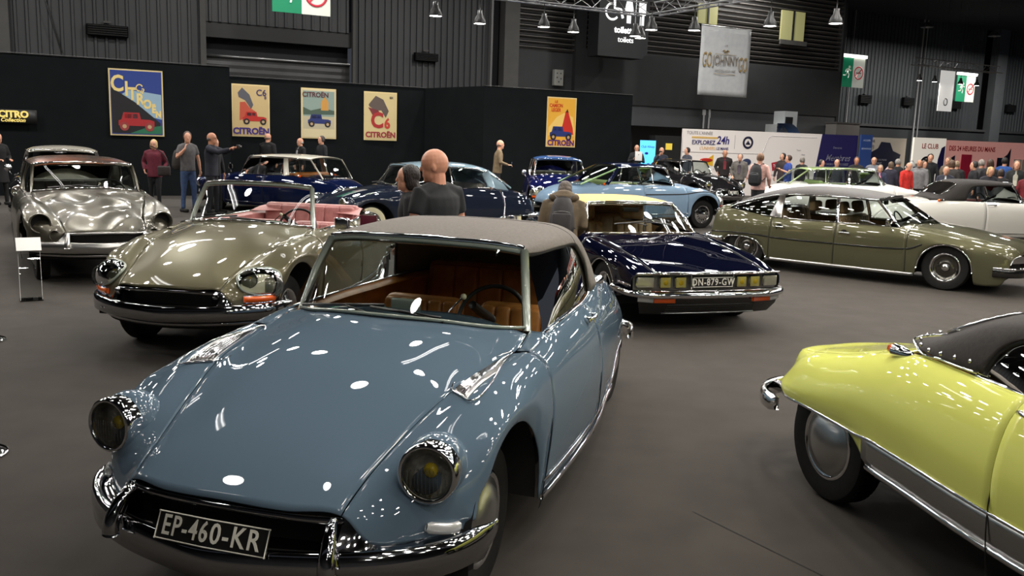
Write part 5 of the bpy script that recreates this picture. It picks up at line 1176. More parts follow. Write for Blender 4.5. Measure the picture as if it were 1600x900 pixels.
def ptxt(t, s, size, c, x, z, xs=1, rot=0, shear=0, y=-.03, bold=.004):
    M = Matrix.Translation((x, y, z)) @ Matrix.Rotation(math.pi / 2, 4, 'X') @ Matrix.Rotation(rot, 4, 'Z')
    return text('poster_lettering', s, size, pm('', *c), t, M, .001, xs=xs, bold=bold, shear=shear)
def flatp(t, pts, c, nm, y=-.025): return MB().poly([(x, y, z) for x, z in pts]).build(nm, pm('', *c), t, smooth=False)
# 1: blue sky, receding cream letters, dark arch, red car
t = poster((-10.86, 26.02, 2.64), 'framed poster with cream letters sweeping down a blue sky over a red car', 1.38, 1.80, (44, 66, 140))
flatp(t, [(-.66, .05), (.2, -.35), (.66, -.45), (.66, .25), (.3, .3), (-.2, .35)], (150, 180, 200), 'printed_sky_band', -.0235)
flatp(t, [(-.66, -.86), (.6, -.86), (.62, -.55), (-.05, .02), (-.66, .40)], (26, 26, 30), 'printed_arch'); flatp(t, [(-.2, -.86), (.66, -.86), (.66, -.62), (.2, -.70)], (40, 110, 80), 'printed_ground', -.027)
for i, (ch_, sz) in enumerate(zip('CITROËN', (.62, .55, .48, .42, .34, .28, .24))):
    M = Matrix.Translation((-.50 + sum((.24, .15, .20, .19, .17, .12, .1)[:i]), -.03, .50 - i * .135)) @ Matrix.Rotation(math.pi / 2, 4, 'X')
    text('poster_lettering', ch_, sz, pm('', 238, 214, 140), t, M, .001, bold=.016, xs=.8)
ptxt(t, 'Ca', .30, (238, 214, 140), .10, .40, .8, -.5)
veh(t, -.02, -.60, .95, (168, 40, 44), wheelc=(150, 60, 60), y=-.034)
# 2: cream with red car and purple lettering
t = poster((-9.37, 32.06, 2.66), 'framed cream poster with a red car and large figure, C6 in its corner', 1.25, 1.75, (206, 180, 128))
ptxt(t, 'C6', .30, (50, 40, 100), .36, .62); ptxt(t, '8', .14, (50, 40, 100), .5, .46); ptxt(t, 'CITROËN', .30, (62, 40, 120), 0, -.72, .98, bold=.014)
flatp(t, [(-.45, .60), (-.30, .78), (-.05, .55), (.08, .20), (.0, .05), (-.2, .35), (-.42, .45)], (90, 90, 98), 'printed_figure'); flatp(t, [(-.38, .28), (-.2, .3), (-.05, .1), (.15, -.02), (.15, -.12), (-.40, -.35)], (196, 84, 60), 'printed_figure')
veh(t, .12, -.32, .82, (190, 44, 36))
# 3: landscape with blue car
t = poster((-7.26, 33.30, 2.66), 'framed poster of a dark blue car before a pale landscape with an orange tower', 1.25, 1.75, (214, 200, 160))
flatp(t, [(-.58, -.55), (.58, -.55), (.58, .80), (-.58, .80)], (140, 160, 150), 'printed_sky', -.0235); flatp(t, [(-.58, -.55), (.58, -.55), (.58, -.1), (-.58, -.1)], (190, 180, 150), 'printed_road', -.0245)
flatp(t, [(-.58, -.05), (.58, -.02), (.58, .12), (.1, .2), (-.3, .10), (-.58, .22)], (72, 92, 78), 'printed_trees', -.0255); flatp(t, [(.08, .12), (.36, .12), (.36, .42), (.22, .62), (.08, .40)], (206, 150, 70), 'printed_tower', -.026)
ptxt(t, 'CITROËN', .24, (90, 34, 44), -.12, .66, .95, bold=.006); veh(t, .02, -.32, .85, (34, 48, 110))
# 4: C6
t = poster((-5.18, 34.48, 2.66), 'framed cream poster with huge red C6 figures and red lettering, right of the orange-tower poster', 1.25, 1.75, (214, 194, 140))
ptxt(t, 'C', .78, (170, 36, 36), -.14, -.18, .9, bold=.03); ptxt(t, '6', .52, (196, 60, 44), .26, -.28, .9, bold=.02); ptxt(t, 'CITROËN', .28, (150, 40, 50), 0, -.70, 1.0, bold=.012); ptxt(t, 'SIX', .10, (60, 50, 40), .42, .70)
flatp(t, [(-.48, .42), (-.2, .75), (.1, .62), (.32, .2), (.2, -.05), (.02, .22), (-.2, .2), (-.45, .35)], (92, 78, 72), 'printed_figure'); flatp(t, [(-.5, .32), (-.1, .22), (.0, .08), (-.3, .0)], (120, 40, 44), 'printed_figure', -.026)
# 5: orange with red figure
t = poster((1.64, 34.15, 2.65), 'framed yellow-orange poster with a red figure and blue lorry, on the right-hand black wall', 1.22, 1.78, (232, 172, 60))
flatp(t, [(-.56, -.2), (-.2, .2), (.1, .35), (.5, .2), (.56, -.3), (.56, -.5), (-.56, -.5)], (240, 200, 110), 'printed_cloud', -.0235)
ptxt(t, 'LE', .13, (200, 60, 30), -.26, .74); ptxt(t, 'CAMION', .18, (200, 60, 30), -.26, .60, .8, bold=.006); ptxt(t, 'LEGER', .18, (200, 60, 30), -.26, .44, .8, bold=.006)
flatp(t, [(.02, -.2), (.16, .38), (.28, .38), (.50, -.2), (.54, -.45), (.1, -.45)], (200, 50, 36), 'printed_figure'); flatp(t, [(.14, .36), (.30, .36), (.24, .50)], (90, 40, 40), 'printed_figure')
veh(t, -.02, -.48, .95, (44, 56, 116)); ptxt(t, 'CITROËN', .28, (80, 36, 110), 0, -.77, .98, bold=.012)
# logo board at the left edge
t = thing('wall_sign', 'dark oval board with yellow lettering CITRO Collection at the left edge', 'sign', (-13.58, 24.50, 2.14), TH)
MB().sweep([(-.9, -.01, 0), (.45, -.01, 0), (.58, -.01, 0)], [(0, .18), (.02, .18), (.02, -.18), (0, -.18)]).build('sign_board', mat('sign_black', (.02, .02, .02), .5), t)
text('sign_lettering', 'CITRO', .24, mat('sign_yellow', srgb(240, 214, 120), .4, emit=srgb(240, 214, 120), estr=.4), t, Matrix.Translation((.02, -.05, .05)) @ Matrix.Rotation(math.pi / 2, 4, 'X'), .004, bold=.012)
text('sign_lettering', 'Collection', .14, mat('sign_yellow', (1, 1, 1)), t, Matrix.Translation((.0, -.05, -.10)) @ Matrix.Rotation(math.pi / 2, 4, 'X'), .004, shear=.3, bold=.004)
# ================================================================== hanging signs
def ring_pts(cx, cz, r, y, n=28): return [(cx + r * math.cos(2 * math.pi * k / n), y, cz + r * math.sin(2 * math.pi * k / n)) for k in range(n)]
def running_man(t, cx, cz, s, m, y=-.05):
    b = MB(); P3 = lambda a, c: (cx + a * s, y, cz + c * s)
    b.lathe([(.09 * s, -.002), (0, -.002)], 14, 'Y', P3(.18, .34))
    b.tube([P3(.12, .24), P3(.02, .0)], [(.085 * s, .01), (.07 * s, .01)], 6, flat=(0, 1, 0))
    for pts in ([(.10, .22), (.28, .10), (.36, .16)], [(.08, .22), (-.10, .16), (-.16, .02)], [(.02, .0), (.18, -.12), (.12, -.34)], [(.0, .0), (-.10, -.18), (-.34, -.20)]):
        b.tube([P3(*p) for p in pts], [(.035 * s, .01)] * len(pts), 6, flat=(0, 1, 0))
    b.build('running_figure', m, t)
GREENS = mat('exit_green', srgb(10, 120, 82), .5, emit=srgb(10, 120, 82), estr=.35); WHITES = mat('sign_white', srgb(215, 218, 205), .5, emit=srgb(215, 218, 205), estr=.25)
REDS = mat('sign_red', srgb(190, 40, 60), .5, emit=srgb(190, 40, 60), estr=.2)
def exit_sign(loc, w, h, label, lamp=True, red=False):
    t = thing('exit_sign', label, 'sign', loc, TH, 'hanging exit and no-smoking signs')
    MB().box((-w / 2, 0, 0), (w, .06, h)).build('green_panel', GREENS, t, smooth=False); MB().box((w / 2, 0, 0), (w, .06, h)).build('white_panel', WHITES, t, smooth=False)
    running_man(t, -w / 2, 0, min(w, h) * .95, WHITES)
    b = MB().tube(ring_pts(w / 2, 0, w * .36, -.05), (w * .04, .01), 6, closed=True, flat=(0, 1, 0)); b.tube([(w / 2 - w * .25, -.05, -w * .25), (w / 2 + w * .25, -.05, w * .25)], (w * .035, .01), 6, flat=(0, 1, 0)); b.build('no_smoking_ring', REDS, t)
    MB().box((w / 2, -.045, .0), (w * .42, .02, w * .06)).build('cigarette', mat('cig_grey', (.2, .2, .2), .5), t, smooth=False)
    if lamp: MB().box((0, -.05, h / 2 + .12), (2.05 * w, .25, .2)).build('sign_lamp', mat('sign_lamp', (.8, .8, .75), .5, emit=(1, 1, .92), estr=2.5), t, smooth=False)
    b = MB(); b.tube([(-w * .8, 0, h / 2), (-w * .8, 0, h / 2 + 6)], .012, 5); b.build('hanger', BLACK, t)
    if red: MB().box((-w * 1.28, .12, -.02), (.36, .06, h * 1.1)).build('red_panel', REDS, t, smooth=False)
HSO = (0, 38)
exit_sign(tuple(V2(HSO, -9.05, 6.90)), 1.06, 1.4, 'green and white exit sign hanging at the top edge, above the orange-tower poster')
exit_sign(tuple(V2((0, 52), 26.6, 7.35)), 1.15, 2.0, 'green and white exit sign with lamp hanging right of the louvre screen', red=True)
exit_sign(tuple(V2((0, 56), 42.0, 7.3)), 1.15, 2.1, 'green and white exit sign hanging beside the pale column at far right')
# toilets sign
tl = thing('toilets_sign', 'black hanging block with white toilet symbols and the words toilettes, toilets', 'sign', V2((0, 42), 5.05, 7.7), TH)
b = MB(); b.prism([(-1.42, -1.75), (1.15, -1.75), (1.42, -1.45), (1.42, 2.6), (-1.42, 2.6)], ((0, 0, 0), (1, 0, 0), (0, 0, 1)), -.9 * -1); b.build('sign_block', noisy('sign_block_black', (.006, .007, .008), (.009, .010, .011), 2, .7), tl, smooth=False)
WE = mat('sign_white_lit', (.9, .9, .9), .5, emit=(1, 1, 1), estr=.9)
FR = -.93
text('sign_lettering', 'toilettes', .40, WE, tl, Matrix.Translation((.1, FR, -.52)) @ Matrix.Rotation(math.pi / 2, 4, 'X'), .01, bold=.012); text('sign_lettering', 'toilets', .36, WE, tl, Matrix.Translation((.1, FR, -.95)) @ Matrix.Rotation(math.pi / 2, 4, 'X'), .01)
b = MB(); b.lathe([(.12, 0), (0, 0)], 16, 'Y', (-.62, FR, 1.05)); b.tube([(-.62, FR, .9), (-.60, FR, .45), (-.25, FR, .40), (-.12, FR, .02)], (.07, .01), 6, flat=(0, 1, 0)); b.tube(ring_pts(-.72, .28, .36, FR)[8:26], (.05, .01), 6, flat=(0, 1, 0)); b.build('wheelchair_symbol', WE, tl)
b = MB(); b.lathe([(.12, 0), (0, 0)], 16, 'Y', (.22, FR, 1.05)); b.prism([(.08, .88), (.36, .88), (.50, .25), (.34, .25), (.34, -.18), (.10, -.18), (.10, .25), (-.06, .25)], ((0, FR, 0), (1, 0, 0), (0, 0, 1)), .01); b.build('woman_symbol', WE, tl)
b = MB(); b.lathe([(.12, 0), (0, 0)], 16, 'Y', (.98, FR, 1.05)); b.prism([(.78, .88), (1.18, .88), (1.18, .25), (1.10, .25), (1.10, -.22), (.86, -.22), (.86, .25), (.78, .25)], ((0, FR, 0), (1, 0, 0), (0, 0, 1)), .01); b.build('man_symbol', WE, tl)
MB().box((.62, FR, .5), (.03, .02, 1.5)).build('divider_line', WE, tl, smooth=False)
# banner
bn = thing('hanging_banner', 'white hanging banner reading GO JOHNNY GO in front of the louvres', 'banner', V2((0, 40), 11.5, 6.05), TH)
g = []
for i in range(13):
    z = -1.64 + 3.28 * i / 12; g.append([(-1.58 + 3.16 * j / 12, .03 * math.sin(j * 1.1 + i * .5) * (.3 + .7 * (1 - i / 12)), z) for j in range(13)])
solid(MB().grid(g, flip=True).build('banner_cloth', noisy('banner_white', srgb(186, 188, 188), srgb(176, 178, 180), 3, .7), bn), .01)
GOLD = pm('', 150, 128, 84)
def bt(s, sz, x, z, xs, m=GOLD, bold=0): return text('banner_lettering', s, sz, m, bn, Matrix.Translation((x, -.07, z)) @ Matrix.Rotation(math.pi / 2, 4, 'X'), .004, xs=xs, bold=bold)
bt('GO', 1.02, -1.15, .02, .38); bt('GO', 1.02, 1.15, -.10, .38); bt('JOHNNY', .66, .02, .04, .62, pm('', 120, 110, 96)); bt('SANDWICHES & CAFÉ', .14, .02, -.42, .95, pm('', 150, 146, 140)); bt('V S', .14, 0, .78, 1, pm('', 150, 146, 140))
MB().box((0, -.07, .36), (1.35, .01, .02)).box((0, -.07, -.58), (1.35, .01, .02)).build('banner_rule', GOLD, bn, smooth=False)
b = MB()
for k in range(5): a = math.pi * (1.1 + .2 * k); b.tube([(.06 * math.cos(a), -.07, .58 + .06 * math.sin(a)), (.22 * math.cos(a), -.07, .58 + .18 * math.sin(a))], (.025, .004), 6, flat=(0, 1, 0))
b.build('banner_emblem', GOLD, bn)
MB().tube([(-1.6, 0, 1.66), (1.6, 0, 1.66)], .03, 8).build('banner_pole', STEEL, bn)
# ================================================================== white exhibition stand
SO = Vector((6.95, 35.98, 0)); SD = (Vector((22.2, 42.0, 0)) - SO).normalized(); SA = math.atan2(SD.y, SD.x)
def SP(s, z=0.0, n=0.0): return SO + SD * s + Vector((SD.y, -SD.x, 0)) * n + Vector((0, 0, z))
def stand_wall(name, s0, s1, h, label, m, n=0.0, t=.1):
    th = thing(name, label, 'display wall', SP(s0, 0, n), SA)
    MB().box(((s1 - s0) / 2, t / 2, h / 2), (s1 - s0, t, h)).build('panel', m, th, smooth=False); return th
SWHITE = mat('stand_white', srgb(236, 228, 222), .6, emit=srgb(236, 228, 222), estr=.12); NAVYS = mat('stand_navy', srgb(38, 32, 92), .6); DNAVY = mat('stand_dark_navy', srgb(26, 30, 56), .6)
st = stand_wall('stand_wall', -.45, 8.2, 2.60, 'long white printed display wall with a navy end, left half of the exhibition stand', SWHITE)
def stx(par, s, sz, c, x, z, xs=1, bold=0, shear=0, al='CENTER'): return text('wall_lettering', s, sz, c if not isinstance(c, tuple) else pm('', *c), par, Matrix.Translation((x, -.02, z)) @ Matrix.Rotation(math.pi / 2, 4, 'X'), .002, xs=xs, bold=bold, shear=shear, align=al)
stx(st, "TOUTE L'ANNÉE", .17, (150, 148, 150), .75, 2.45, .95); stx(st, 'EXPLOREZ', .24, (52, 44, 110), .95, 2.08, .95, .004); stx(st, "L'UNIVERS", .17, (226, 178, 90), 1.15, 1.86, .95); stx(st, '24h', .44, (52, 44, 120), 1.85, 2.18, .9, .008, .15); stx(st, 'LE MANS', .15, (52, 44, 110), 1.85, 1.86, .95, .002)
MB().box((1.0, -.01, 2.28), (1.2, .01, .07)).build('yellow_line', pm('', 230, 190, 110), st, smooth=False); MB().box((2.42, -.01, 2.15), (.015, .01, .55)).build('divider_line', pm('', 190, 186, 186), st, smooth=False)
b = MB().tube([(3.05 + .21 * math.cos(a), -.02, 2.14 + .21 * math.sin(a)) for a in [k * math.pi / 12 for k in range(24)]], (.045, .006), 6, closed=True, flat=(0, 1, 0)); b.prism([(2.93, 2.06), (3.17, 2.06), (3.05, 2.24)], ((0, -.02, 0), (1, 0, 0), (0, 0, 1)), .004); b.build('round_emblem', pm('', 34, 34, 60), st)
MB().tube([(.0, -.01, 1.70), (3.7, -.01, 1.70), (3.85, -.01, 1.80), (4.05, -.01, 2.36), (4.2, -.01, 2.44), (6.5, -.01, 2.44)], .012, 5).build('grey_outline', pm('', 196, 192, 192), st)
MB().prism([(6.35, 0), (8.65, 0), (8.65, 2.6), (6.75, 2.6)], ((0, -.012, 0), (1, 0, 0), (0, 0, 1)), .01).build('navy_panel', NAVYS, st, smooth=False)
stx(st, 'Devenez', .13, (230, 230, 236), 7.6, 2.05, 1, .002); stx(st, 'Membres', .38, (236, 236, 240), 7.65, 1.62, .9, .002, .4); stx(st, "AUTOMOBILE CLUB DE L'OUEST", .12, (236, 236, 240), 7.55, 1.36, .8, .003)
MB().prism([(1.0, 1.40), (1.35, 1.62), (1.35, 1.16), (.95, 1.25)], ((.1, -.014, 0), (1, 0, 0), (0, 0, 1)), .004).build('yellow_flag', pm('', 236, 186, 50), st, smooth=False); MB().ball((1.12, -.03, 1.40), (.30, .02, .08), 14).build('red_racing_car_print', pm('', 190, 50, 36), st)
MB().prism([(4.28, 1.35), (4.72, 1.45), (4.66, 1.10), (4.35, 1.02)], ((0, -.014, 0), (1, 0, 0), (0, 0, 1)), .004).build('red_flag_print', pm('', 186, 44, 60), st, smooth=False); stx(st, 'Tyer', .16, (240, 230, 230), 4.5, 1.24, .9, .003)
MB().ball((3.05, -.03, 1.36), (.22, .02, .14), 12).build('dark_print', pm('', 60, 70, 100), st)
for x_, z_, s_ in ((1.6, 1.05, 'le Mans'), (2.4, 1.0, 'CIRCUIT DE LA SARTHE'), (4.6, .85, 'MUSÉE DE FRANCE'), (5.6, 1.9, 'Tours'), (5.85, 1.72, 'Paris')): stx(st, s_, .09, (150, 146, 156), x_, z_)
sg = thing('information_totem', 'tall blue information panel standing at the navy end of the white display wall', 'panel', SP(8.1, 0, .35), SA); MB().box((.25, 0, 1.32), (.62, .06, 2.64)).build('panel', pm('', 56, 84, 150), sg, smooth=False); stx(sg, 'ACCUEIL', .1, (190, 205, 235), .25, 2.4).location.y = -.03; stx(sg, 'BIENVENUE', .1, (190, 205, 235), .25, 2.05).location.y = -.03
CREAMP = mat('stand_cream', srgb(200, 190, 176), .6)
s2 = stand_wall('stand_wall', 8.75, 11.2, 2.56, 'cream display wall with a dark navy scenic cut-out, right of the blue panel', CREAMP, -.3)
MB().prism([(.0, 0), (2.2, 0), (2.2, 1.4), (2.05, 1.5), (2.15, 1.85), (1.7, 2.0), (1.5, 2.35), (1.0, 2.38), (.85, 2.1), (.55, 1.95), (.0, 1.8)], ((.02, -.012, 0), (1, 0, 0), (0, 0, 1)), .01).build('navy_cut_out', DNAVY, s2, smooth=False)
stx(s2, 'MANS', .16, (60, 56, 60), .45, 2.40); stx(s2, '949', .30, (130, 126, 124), .45, 2.12, .9); stx(s2, 'LES 24 HEURES DU MANS', .10, (210, 210, 220), .85, 1.60); stx(s2, 'DEPUIS LE DÉBUT', .10, (210, 210, 220), .75, 1.45)
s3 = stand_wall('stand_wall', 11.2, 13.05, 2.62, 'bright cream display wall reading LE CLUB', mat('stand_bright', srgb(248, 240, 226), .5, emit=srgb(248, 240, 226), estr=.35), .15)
stx(s3, 'LE CLUB', .30, (176, 60, 70), .92, 2.25, .85, .006); MB().prism([(1.35, 0), (1.80, 0), (1.80, 2.30), (1.6, 2.2), (1.45, 1.7)], ((0, -.012, 0), (1, 0, 0), (0, 0, 1)), .01).build('navy_cut_out', NAVYS, s3, smooth=False)
b = MB().tube([(.78 + .32 * math.cos(a), -.02, 1.45 + .32 * math.sin(a)) for a in [k * math.pi / 10 for k in range(20)]], (.05, .006), 6, closed=True, flat=(0, 1, 0)); b.build('round_emblem', pm('', 30, 30, 40), s3)
for x_, z_ in ((.25, 1.15), (.55, 1.3), (1.0, 1.2), (.75, 1.55)): MB().box((x_, -.02, z_), (.24, .02, .30)).build('framed_photograph', pm('', 70, 66, 60), s3, smooth=False)
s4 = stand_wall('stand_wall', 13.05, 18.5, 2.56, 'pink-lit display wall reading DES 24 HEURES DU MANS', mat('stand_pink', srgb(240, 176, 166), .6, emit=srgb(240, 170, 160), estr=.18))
stx(s4, 'DES 24 HEURES DU MANS', .30, (170, 46, 54), 1.75, 2.20, .82, .006); MB().prism([(3.35, 0), (4.15, 0), (4.15, 2.3), (3.95, 2.0), (3.7, 1.85), (3.35, 1.85)], ((0, -.012, 0), (1, 0, 0), (0, 0, 1)), .01).build('navy_cut_out', DNAVY, s4, smooth=False)
MB().box((1.45, -.02, 1.25), (.62, .02, 1.4)).build('red_banner_print', pm('', 200, 40, 70), s4, smooth=False); MB().box((2.1, -.02, 1.3), (.5, .02, .7)).build('framed_photograph', pm('', 226, 214, 206), s4, smooth=False); MB().box((2.9, -.02, 1.2), (.42, .02, .5)).build('framed_photograph', pm('', 226, 214, 206), s4, smooth=False)
MB().box((4.65, -.02, 1.1), (.5, .02, 1.4)).build('framed_photograph', pm('', 206, 190, 180), s4, smooth=False); MB().box((5.1, -.02, 1.1), (.3, .02, 1.4)).build('framed_photograph', pm('', 206, 190, 180), s4, smooth=False)
MB().prism([(.1, 0), (.75, 0), (.75, 1.9), (.55, 1.8), (.35, 1.4), (.1, 1.4)], ((0, -.012, 0), (1, 0, 0), (0, 0, 1)), .01).build('navy_cut_out', DNAVY, s4, smooth=False)
# t-shirts on busts
for s, z, lab in ((10.45, 1.0, 'white T-shirt with round emblem on a display bust, beside the navy cut-out'), (9.35, .82, 'pale pink T-shirt on a display bust, beside the blue panel')):
    t = thing('display_bust', lab, 'mannequin', SP(s, 0, .9), SA - math.pi / 2)
    b = MB(); b.tube([(0, 0, z + .62), (0, 0, z + .55), (0, 0, z + .5), (0, 0, z + .3), (0, 0, z)], [(.05, .05), (.06, .05), (.19, .10), (.20, .13), (.18, .12)], 14, flat=(1, 0, 0)); b.tube([(0, -.15, z + .48), (0, -.33, z + .28)], .07, 8); b.tube([(0, .15, z + .48), (0, .33, z + .28)], .07, 8)
    b.build('t_shirt', mat_w((226, 226, 222) if z > .9 else (224, 190, 184)), t) if False else b.build('t_shirt', pm('', *((226, 226, 222) if z > .9 else (224, 190, 184))), t)
    MB().tube([(0, 0, 0), (0, 0, z)], .02, 8).build('stand_pole', STEEL, t); MB().lathe([(.2, 0), (.2, .02), (0, .03)], 20, 'Z').build('stand_foot', STEEL, t)
    if z > .9: MB().lathe([(.09, 0), (0, 0)], 16, 'X', (.135, 0, z + .28)).build('emblem', pm('', 40, 50, 90), t)
# blue screen and dark kiosk left of the stand
sc_ = thing('digital_screen', 'bright light-blue upright screen with small drawings beside the end of the black wall', 'screen', SP(-2.15, 0, .2), SA)
MB().box((0, 0, .95), (.72, .1, 1.9)).build('screen_stand', BLACK, sc_, smooth=False); MB().box((0, -.055, 1.45), (.68, .02, 1.28)).build('screen_panel', mat('screen_blue', srgb(90, 190, 240), .3, emit=srgb(95, 195, 245), estr=1.0), sc_, smooth=False)
text('screen_lettering', 'Club Allway', .12, pm('', 40, 70, 150), sc_, Matrix.Translation((0, -.07, 1.85)) @ Matrix.Rotation(math.pi / 2, 4, 'X'), .002); MB().ball((.05, -.07, 1.15), (.10, .01, .08), 10).build('screen_drawing', pm('', 30, 60, 170), sc_); MB().ball((-.05, -.07, 1.6), (.08, .01, .05), 10).build('screen_drawing', pm('', 30, 60, 170), sc_)
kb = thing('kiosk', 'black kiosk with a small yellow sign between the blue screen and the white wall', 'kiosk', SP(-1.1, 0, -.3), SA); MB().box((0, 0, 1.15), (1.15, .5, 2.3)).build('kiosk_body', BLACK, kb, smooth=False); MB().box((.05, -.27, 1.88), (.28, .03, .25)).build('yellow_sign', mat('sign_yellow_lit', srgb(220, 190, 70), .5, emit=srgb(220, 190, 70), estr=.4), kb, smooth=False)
# cabinet and folded blue awning rising behind the stand
cb = thing('catering_unit', 'white catering unit with a blue awning rising above the stand wall', 'cabinet', V2((0, 41), 15.9, 0), TH)
MB().box((.35, 0, 1.95), (.9, .8, 3.9)).box((.0, 0, 1.6), (1.3, .8, 3.2)).build('cabinet_body', mat('cabinet_white', srgb(178, 182, 182), .5), cb, smooth=False); MB().lathe([(.95, -.6), (.95, .2), (0, .2)], 16, 'Y', (-.6, -.6, 2.3), a0=0, a1=math.pi / 2).build('awning', pm('', 60, 86, 130), cb)
MB().box((.2, -.42, 3.4), (.5, .04, .4)).build('cabinet_window', BLACK, cb, smooth=False)
ac = thing('grey_cabinet', 'low beige-grey cabinet standing behind the stand wall, right of the blue awning', 'cabinet', V2((0, 43), 21.6, 0), TH); MB().box((0, 0, 1.75), (1.9, .8, 3.5)).build('cabinet_body', mat('beige_grey', (.15, .14, .13), .6), ac, smooth=False); MB().box((0, 0, 3.52), (2.0, .9, .08)).build('cabinet_top', CONC, ac, smooth=False)
# far dark stand at the right edge with a red sign
fs = thing('market_stand', 'dark stall with a red sign and bright lamp at the far right', 'stall', SP(21.8, 0, .5), SA)
MB().box((0, 0, 1.2), (3.6, .3, 2.4)).build('stall_back', mat('stall_dark', (.02, .02, .022), .7), fs, smooth=False); MB().box((0, -.25, 2.25), (3.3, .1, .5)).build('red_sign', mat('stall_red', srgb(90, 26, 22), .5, emit=srgb(120, 30, 24), estr=.15), fs, smooth=False); MB().box((-2.4, -.1, 1.0), (1.3, .1, 2.0)).build('grey_board', pm('', 110, 112, 112), fs, smooth=False)
MB().ball((.1, -.5, 2.35), (.24, .12, .12), 12).build('stall_lamp', mat('lamp_glow', (1, 1, 1), .5, emit=(1, .93, .8), estr=14), fs)
# narrow hanging banner at the far right under its truss
b2 = thing('hanging_banner', 'tall bright white banner with a small round emblem hanging at the far right', 'banner', V2((0, 40), 28.3, 5.55), TH)
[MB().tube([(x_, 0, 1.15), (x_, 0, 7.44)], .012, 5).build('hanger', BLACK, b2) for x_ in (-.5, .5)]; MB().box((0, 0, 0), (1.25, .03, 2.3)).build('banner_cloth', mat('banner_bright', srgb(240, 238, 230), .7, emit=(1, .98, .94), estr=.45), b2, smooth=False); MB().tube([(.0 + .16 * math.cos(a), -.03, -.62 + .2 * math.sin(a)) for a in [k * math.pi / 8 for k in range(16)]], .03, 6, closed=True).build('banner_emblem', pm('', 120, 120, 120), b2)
# ================================================================== floor (carpet)
CARPET = noisy('hall_carpet', (.037, .031, .025), (.047, .040, .033), 3, .95, .35, 900)
fl = MB().poly([(-40, -6, 0), (50, -6, 0), (50, 75, 0), (-40, 75, 0)]).build('floor', CARPET, smooth=False); tag(fl, kind='structure')
# ================================================================== the cars
def cpaint(n, c, rough=.38, metal=0.0): return mat(n, c, .5 if not metal else rough, metal, coat=1, coat_rough=.008, spec=0.0)
BLUEGREY = cpaint('blue_grey_paint', srgb(93, 112, 128))
GREYCLOTH = noisy('grey_hood_cloth', srgb(122, 116, 110), srgb(112, 106, 100), 60, .9, .25, 700)
TAN = noisy('tan_leather', srgb(208, 142, 74), srgb(184, 122, 62), 12, .42, .08, 200)
SAGE = mat('sage_frame_paint', srgb(150, 160, 148), .25, coat=1)
main_car, SM_ = ds_car('convertible_car', 'blue-grey classic convertible with grey fabric hood up, nearest the camera, plate EP-460-KR', 'car', (-.801, 3.89, R(-107.71)), .06, BLUEGREY,
    dict(front='round', top='soft', topm=GREYCLOTH, seatm=TAN, framem=SAGE, plate=('EP-460-KR', .475, .105, .035), lod=2))
# windscreen sticker
MB().add([(-.93, .40, 1.0), (-.935, .47, 1.0), (-.93, .40, .92), (-.925, .435, .88), (-.935, .47, .92)], [(0, 1, 4, 3, 2)]).build('windscreen_sticker', mat('sticker_yellow', srgb(225, 200, 90), .5), main_car)
MB().rbox((-.80, .0, 1.075), (.03, .17, .075), .02).build('rear_view_mirror', SAGE, main_car)
OLIVE = cpaint('olive_bronze_paint', srgb(98, 94, 74), .32, .35)
PINKL = noisy('rose_leather', srgb(188, 128, 124), srgb(168, 108, 106), 12, .45, .08, 200)
olive, _ = ds_car('convertible_car', 'olive-bronze classic convertible, hood folded, rose pink seats and faired-in twin headlamps', 'car', (-2.785, 8.188, R(-98.9)), .085, OLIVE,
    dict(front='faired', top='open', topm=PINKL, seatm=PINKL, framem=SAGE, wheel='wire', horns=False, grille=False, steer=0, seatz=.02, lod=2))
mirror_round(olive, (-.93, .93, 1.07), .055, 1, square=True)
WRECKM = noisy('scratched_bare_metal', srgb(78, 76, 66), srgb(96, 92, 80), 3, .42, .05, 40, metal=.55, rlo=.2, coat=.7)
RUSTROOF = noisy('rusty_roof_metal', srgb(96, 92, 84), srgb(140, 76, 40), 1.6, .4, .1, 30, metal=.7, rlo=.15, coat=.5)
wreck, _ = ds_car('sedan_car', 'dented bare-metal sedan wreck with empty headlamp holes and rust on its roof', 'car', (-5.47, 11.73, R(-57)), .12, WRECKM,
    dict(front='holes', bowl=WRECKM, top='hard', roof=sedan_roof(RUSTROOF, WRECKM, .05, -.06), ws_w=.06, ws_h=-.03, framem=WRECKM, grille=False, doors=4, rocker=False, wheel='cap', bumpm=STEEL, lod=1, seatm=mat('grey_cloth_seat', (.2, .19, .17), .8)))
from mathutils import noise as mnoise
for ch in wreck.children:
    if ch.type == 'MESH' and ch.name.split('.')[0] in ('bonnet', 'front_wing', 'roof', 'front_bumper', 'grille_blade', 'bumper_apron'):
        big = ch.name.startswith('bonnet')
        for v in ch.data.vertices:
            p = v.co * 3.1; n = mnoise.noise_vector(p); n2 = mnoise.noise(v.co * 8)
            n3 = abs(mnoise.noise(Vector((v.co.x * 2.2, v.co.y * 2.6, 3))))
            v.co += Vector((n.x * .012, n.y * .012, n.z * .012 - (n3 * .10 if big and v.co.x > -.4 else 0) + n2 * .003))
BLACKP = cpaint('black_paint', (.008, .008, .009), .3)
CREAMR = cpaint('pale_grey_roof_paint', srgb(176, 172, 160), .4)
black, _ = ds_car('sedan_car', 'black sedan with pale grey roof parked behind the bare-metal wreck', 'car', (-8.5, 16.9, R(-64)), .08, BLACKP,
    dict(front='round', top='hard', roof=sedan_roof(CREAMR), ws_w=.03, ws_h=.03, doors=4, lod=1, seatm=mat('grey_cloth_seat', (.2, .19, .17), .8)))
mirror_round(black, (-.80, -.93, 1.12), .07, -1)
NAVY = cpaint('navy_blue_paint', srgb(13, 22, 54), .3)
IVORY = cpaint('ivory_roof_paint', srgb(205, 200, 186), .4)
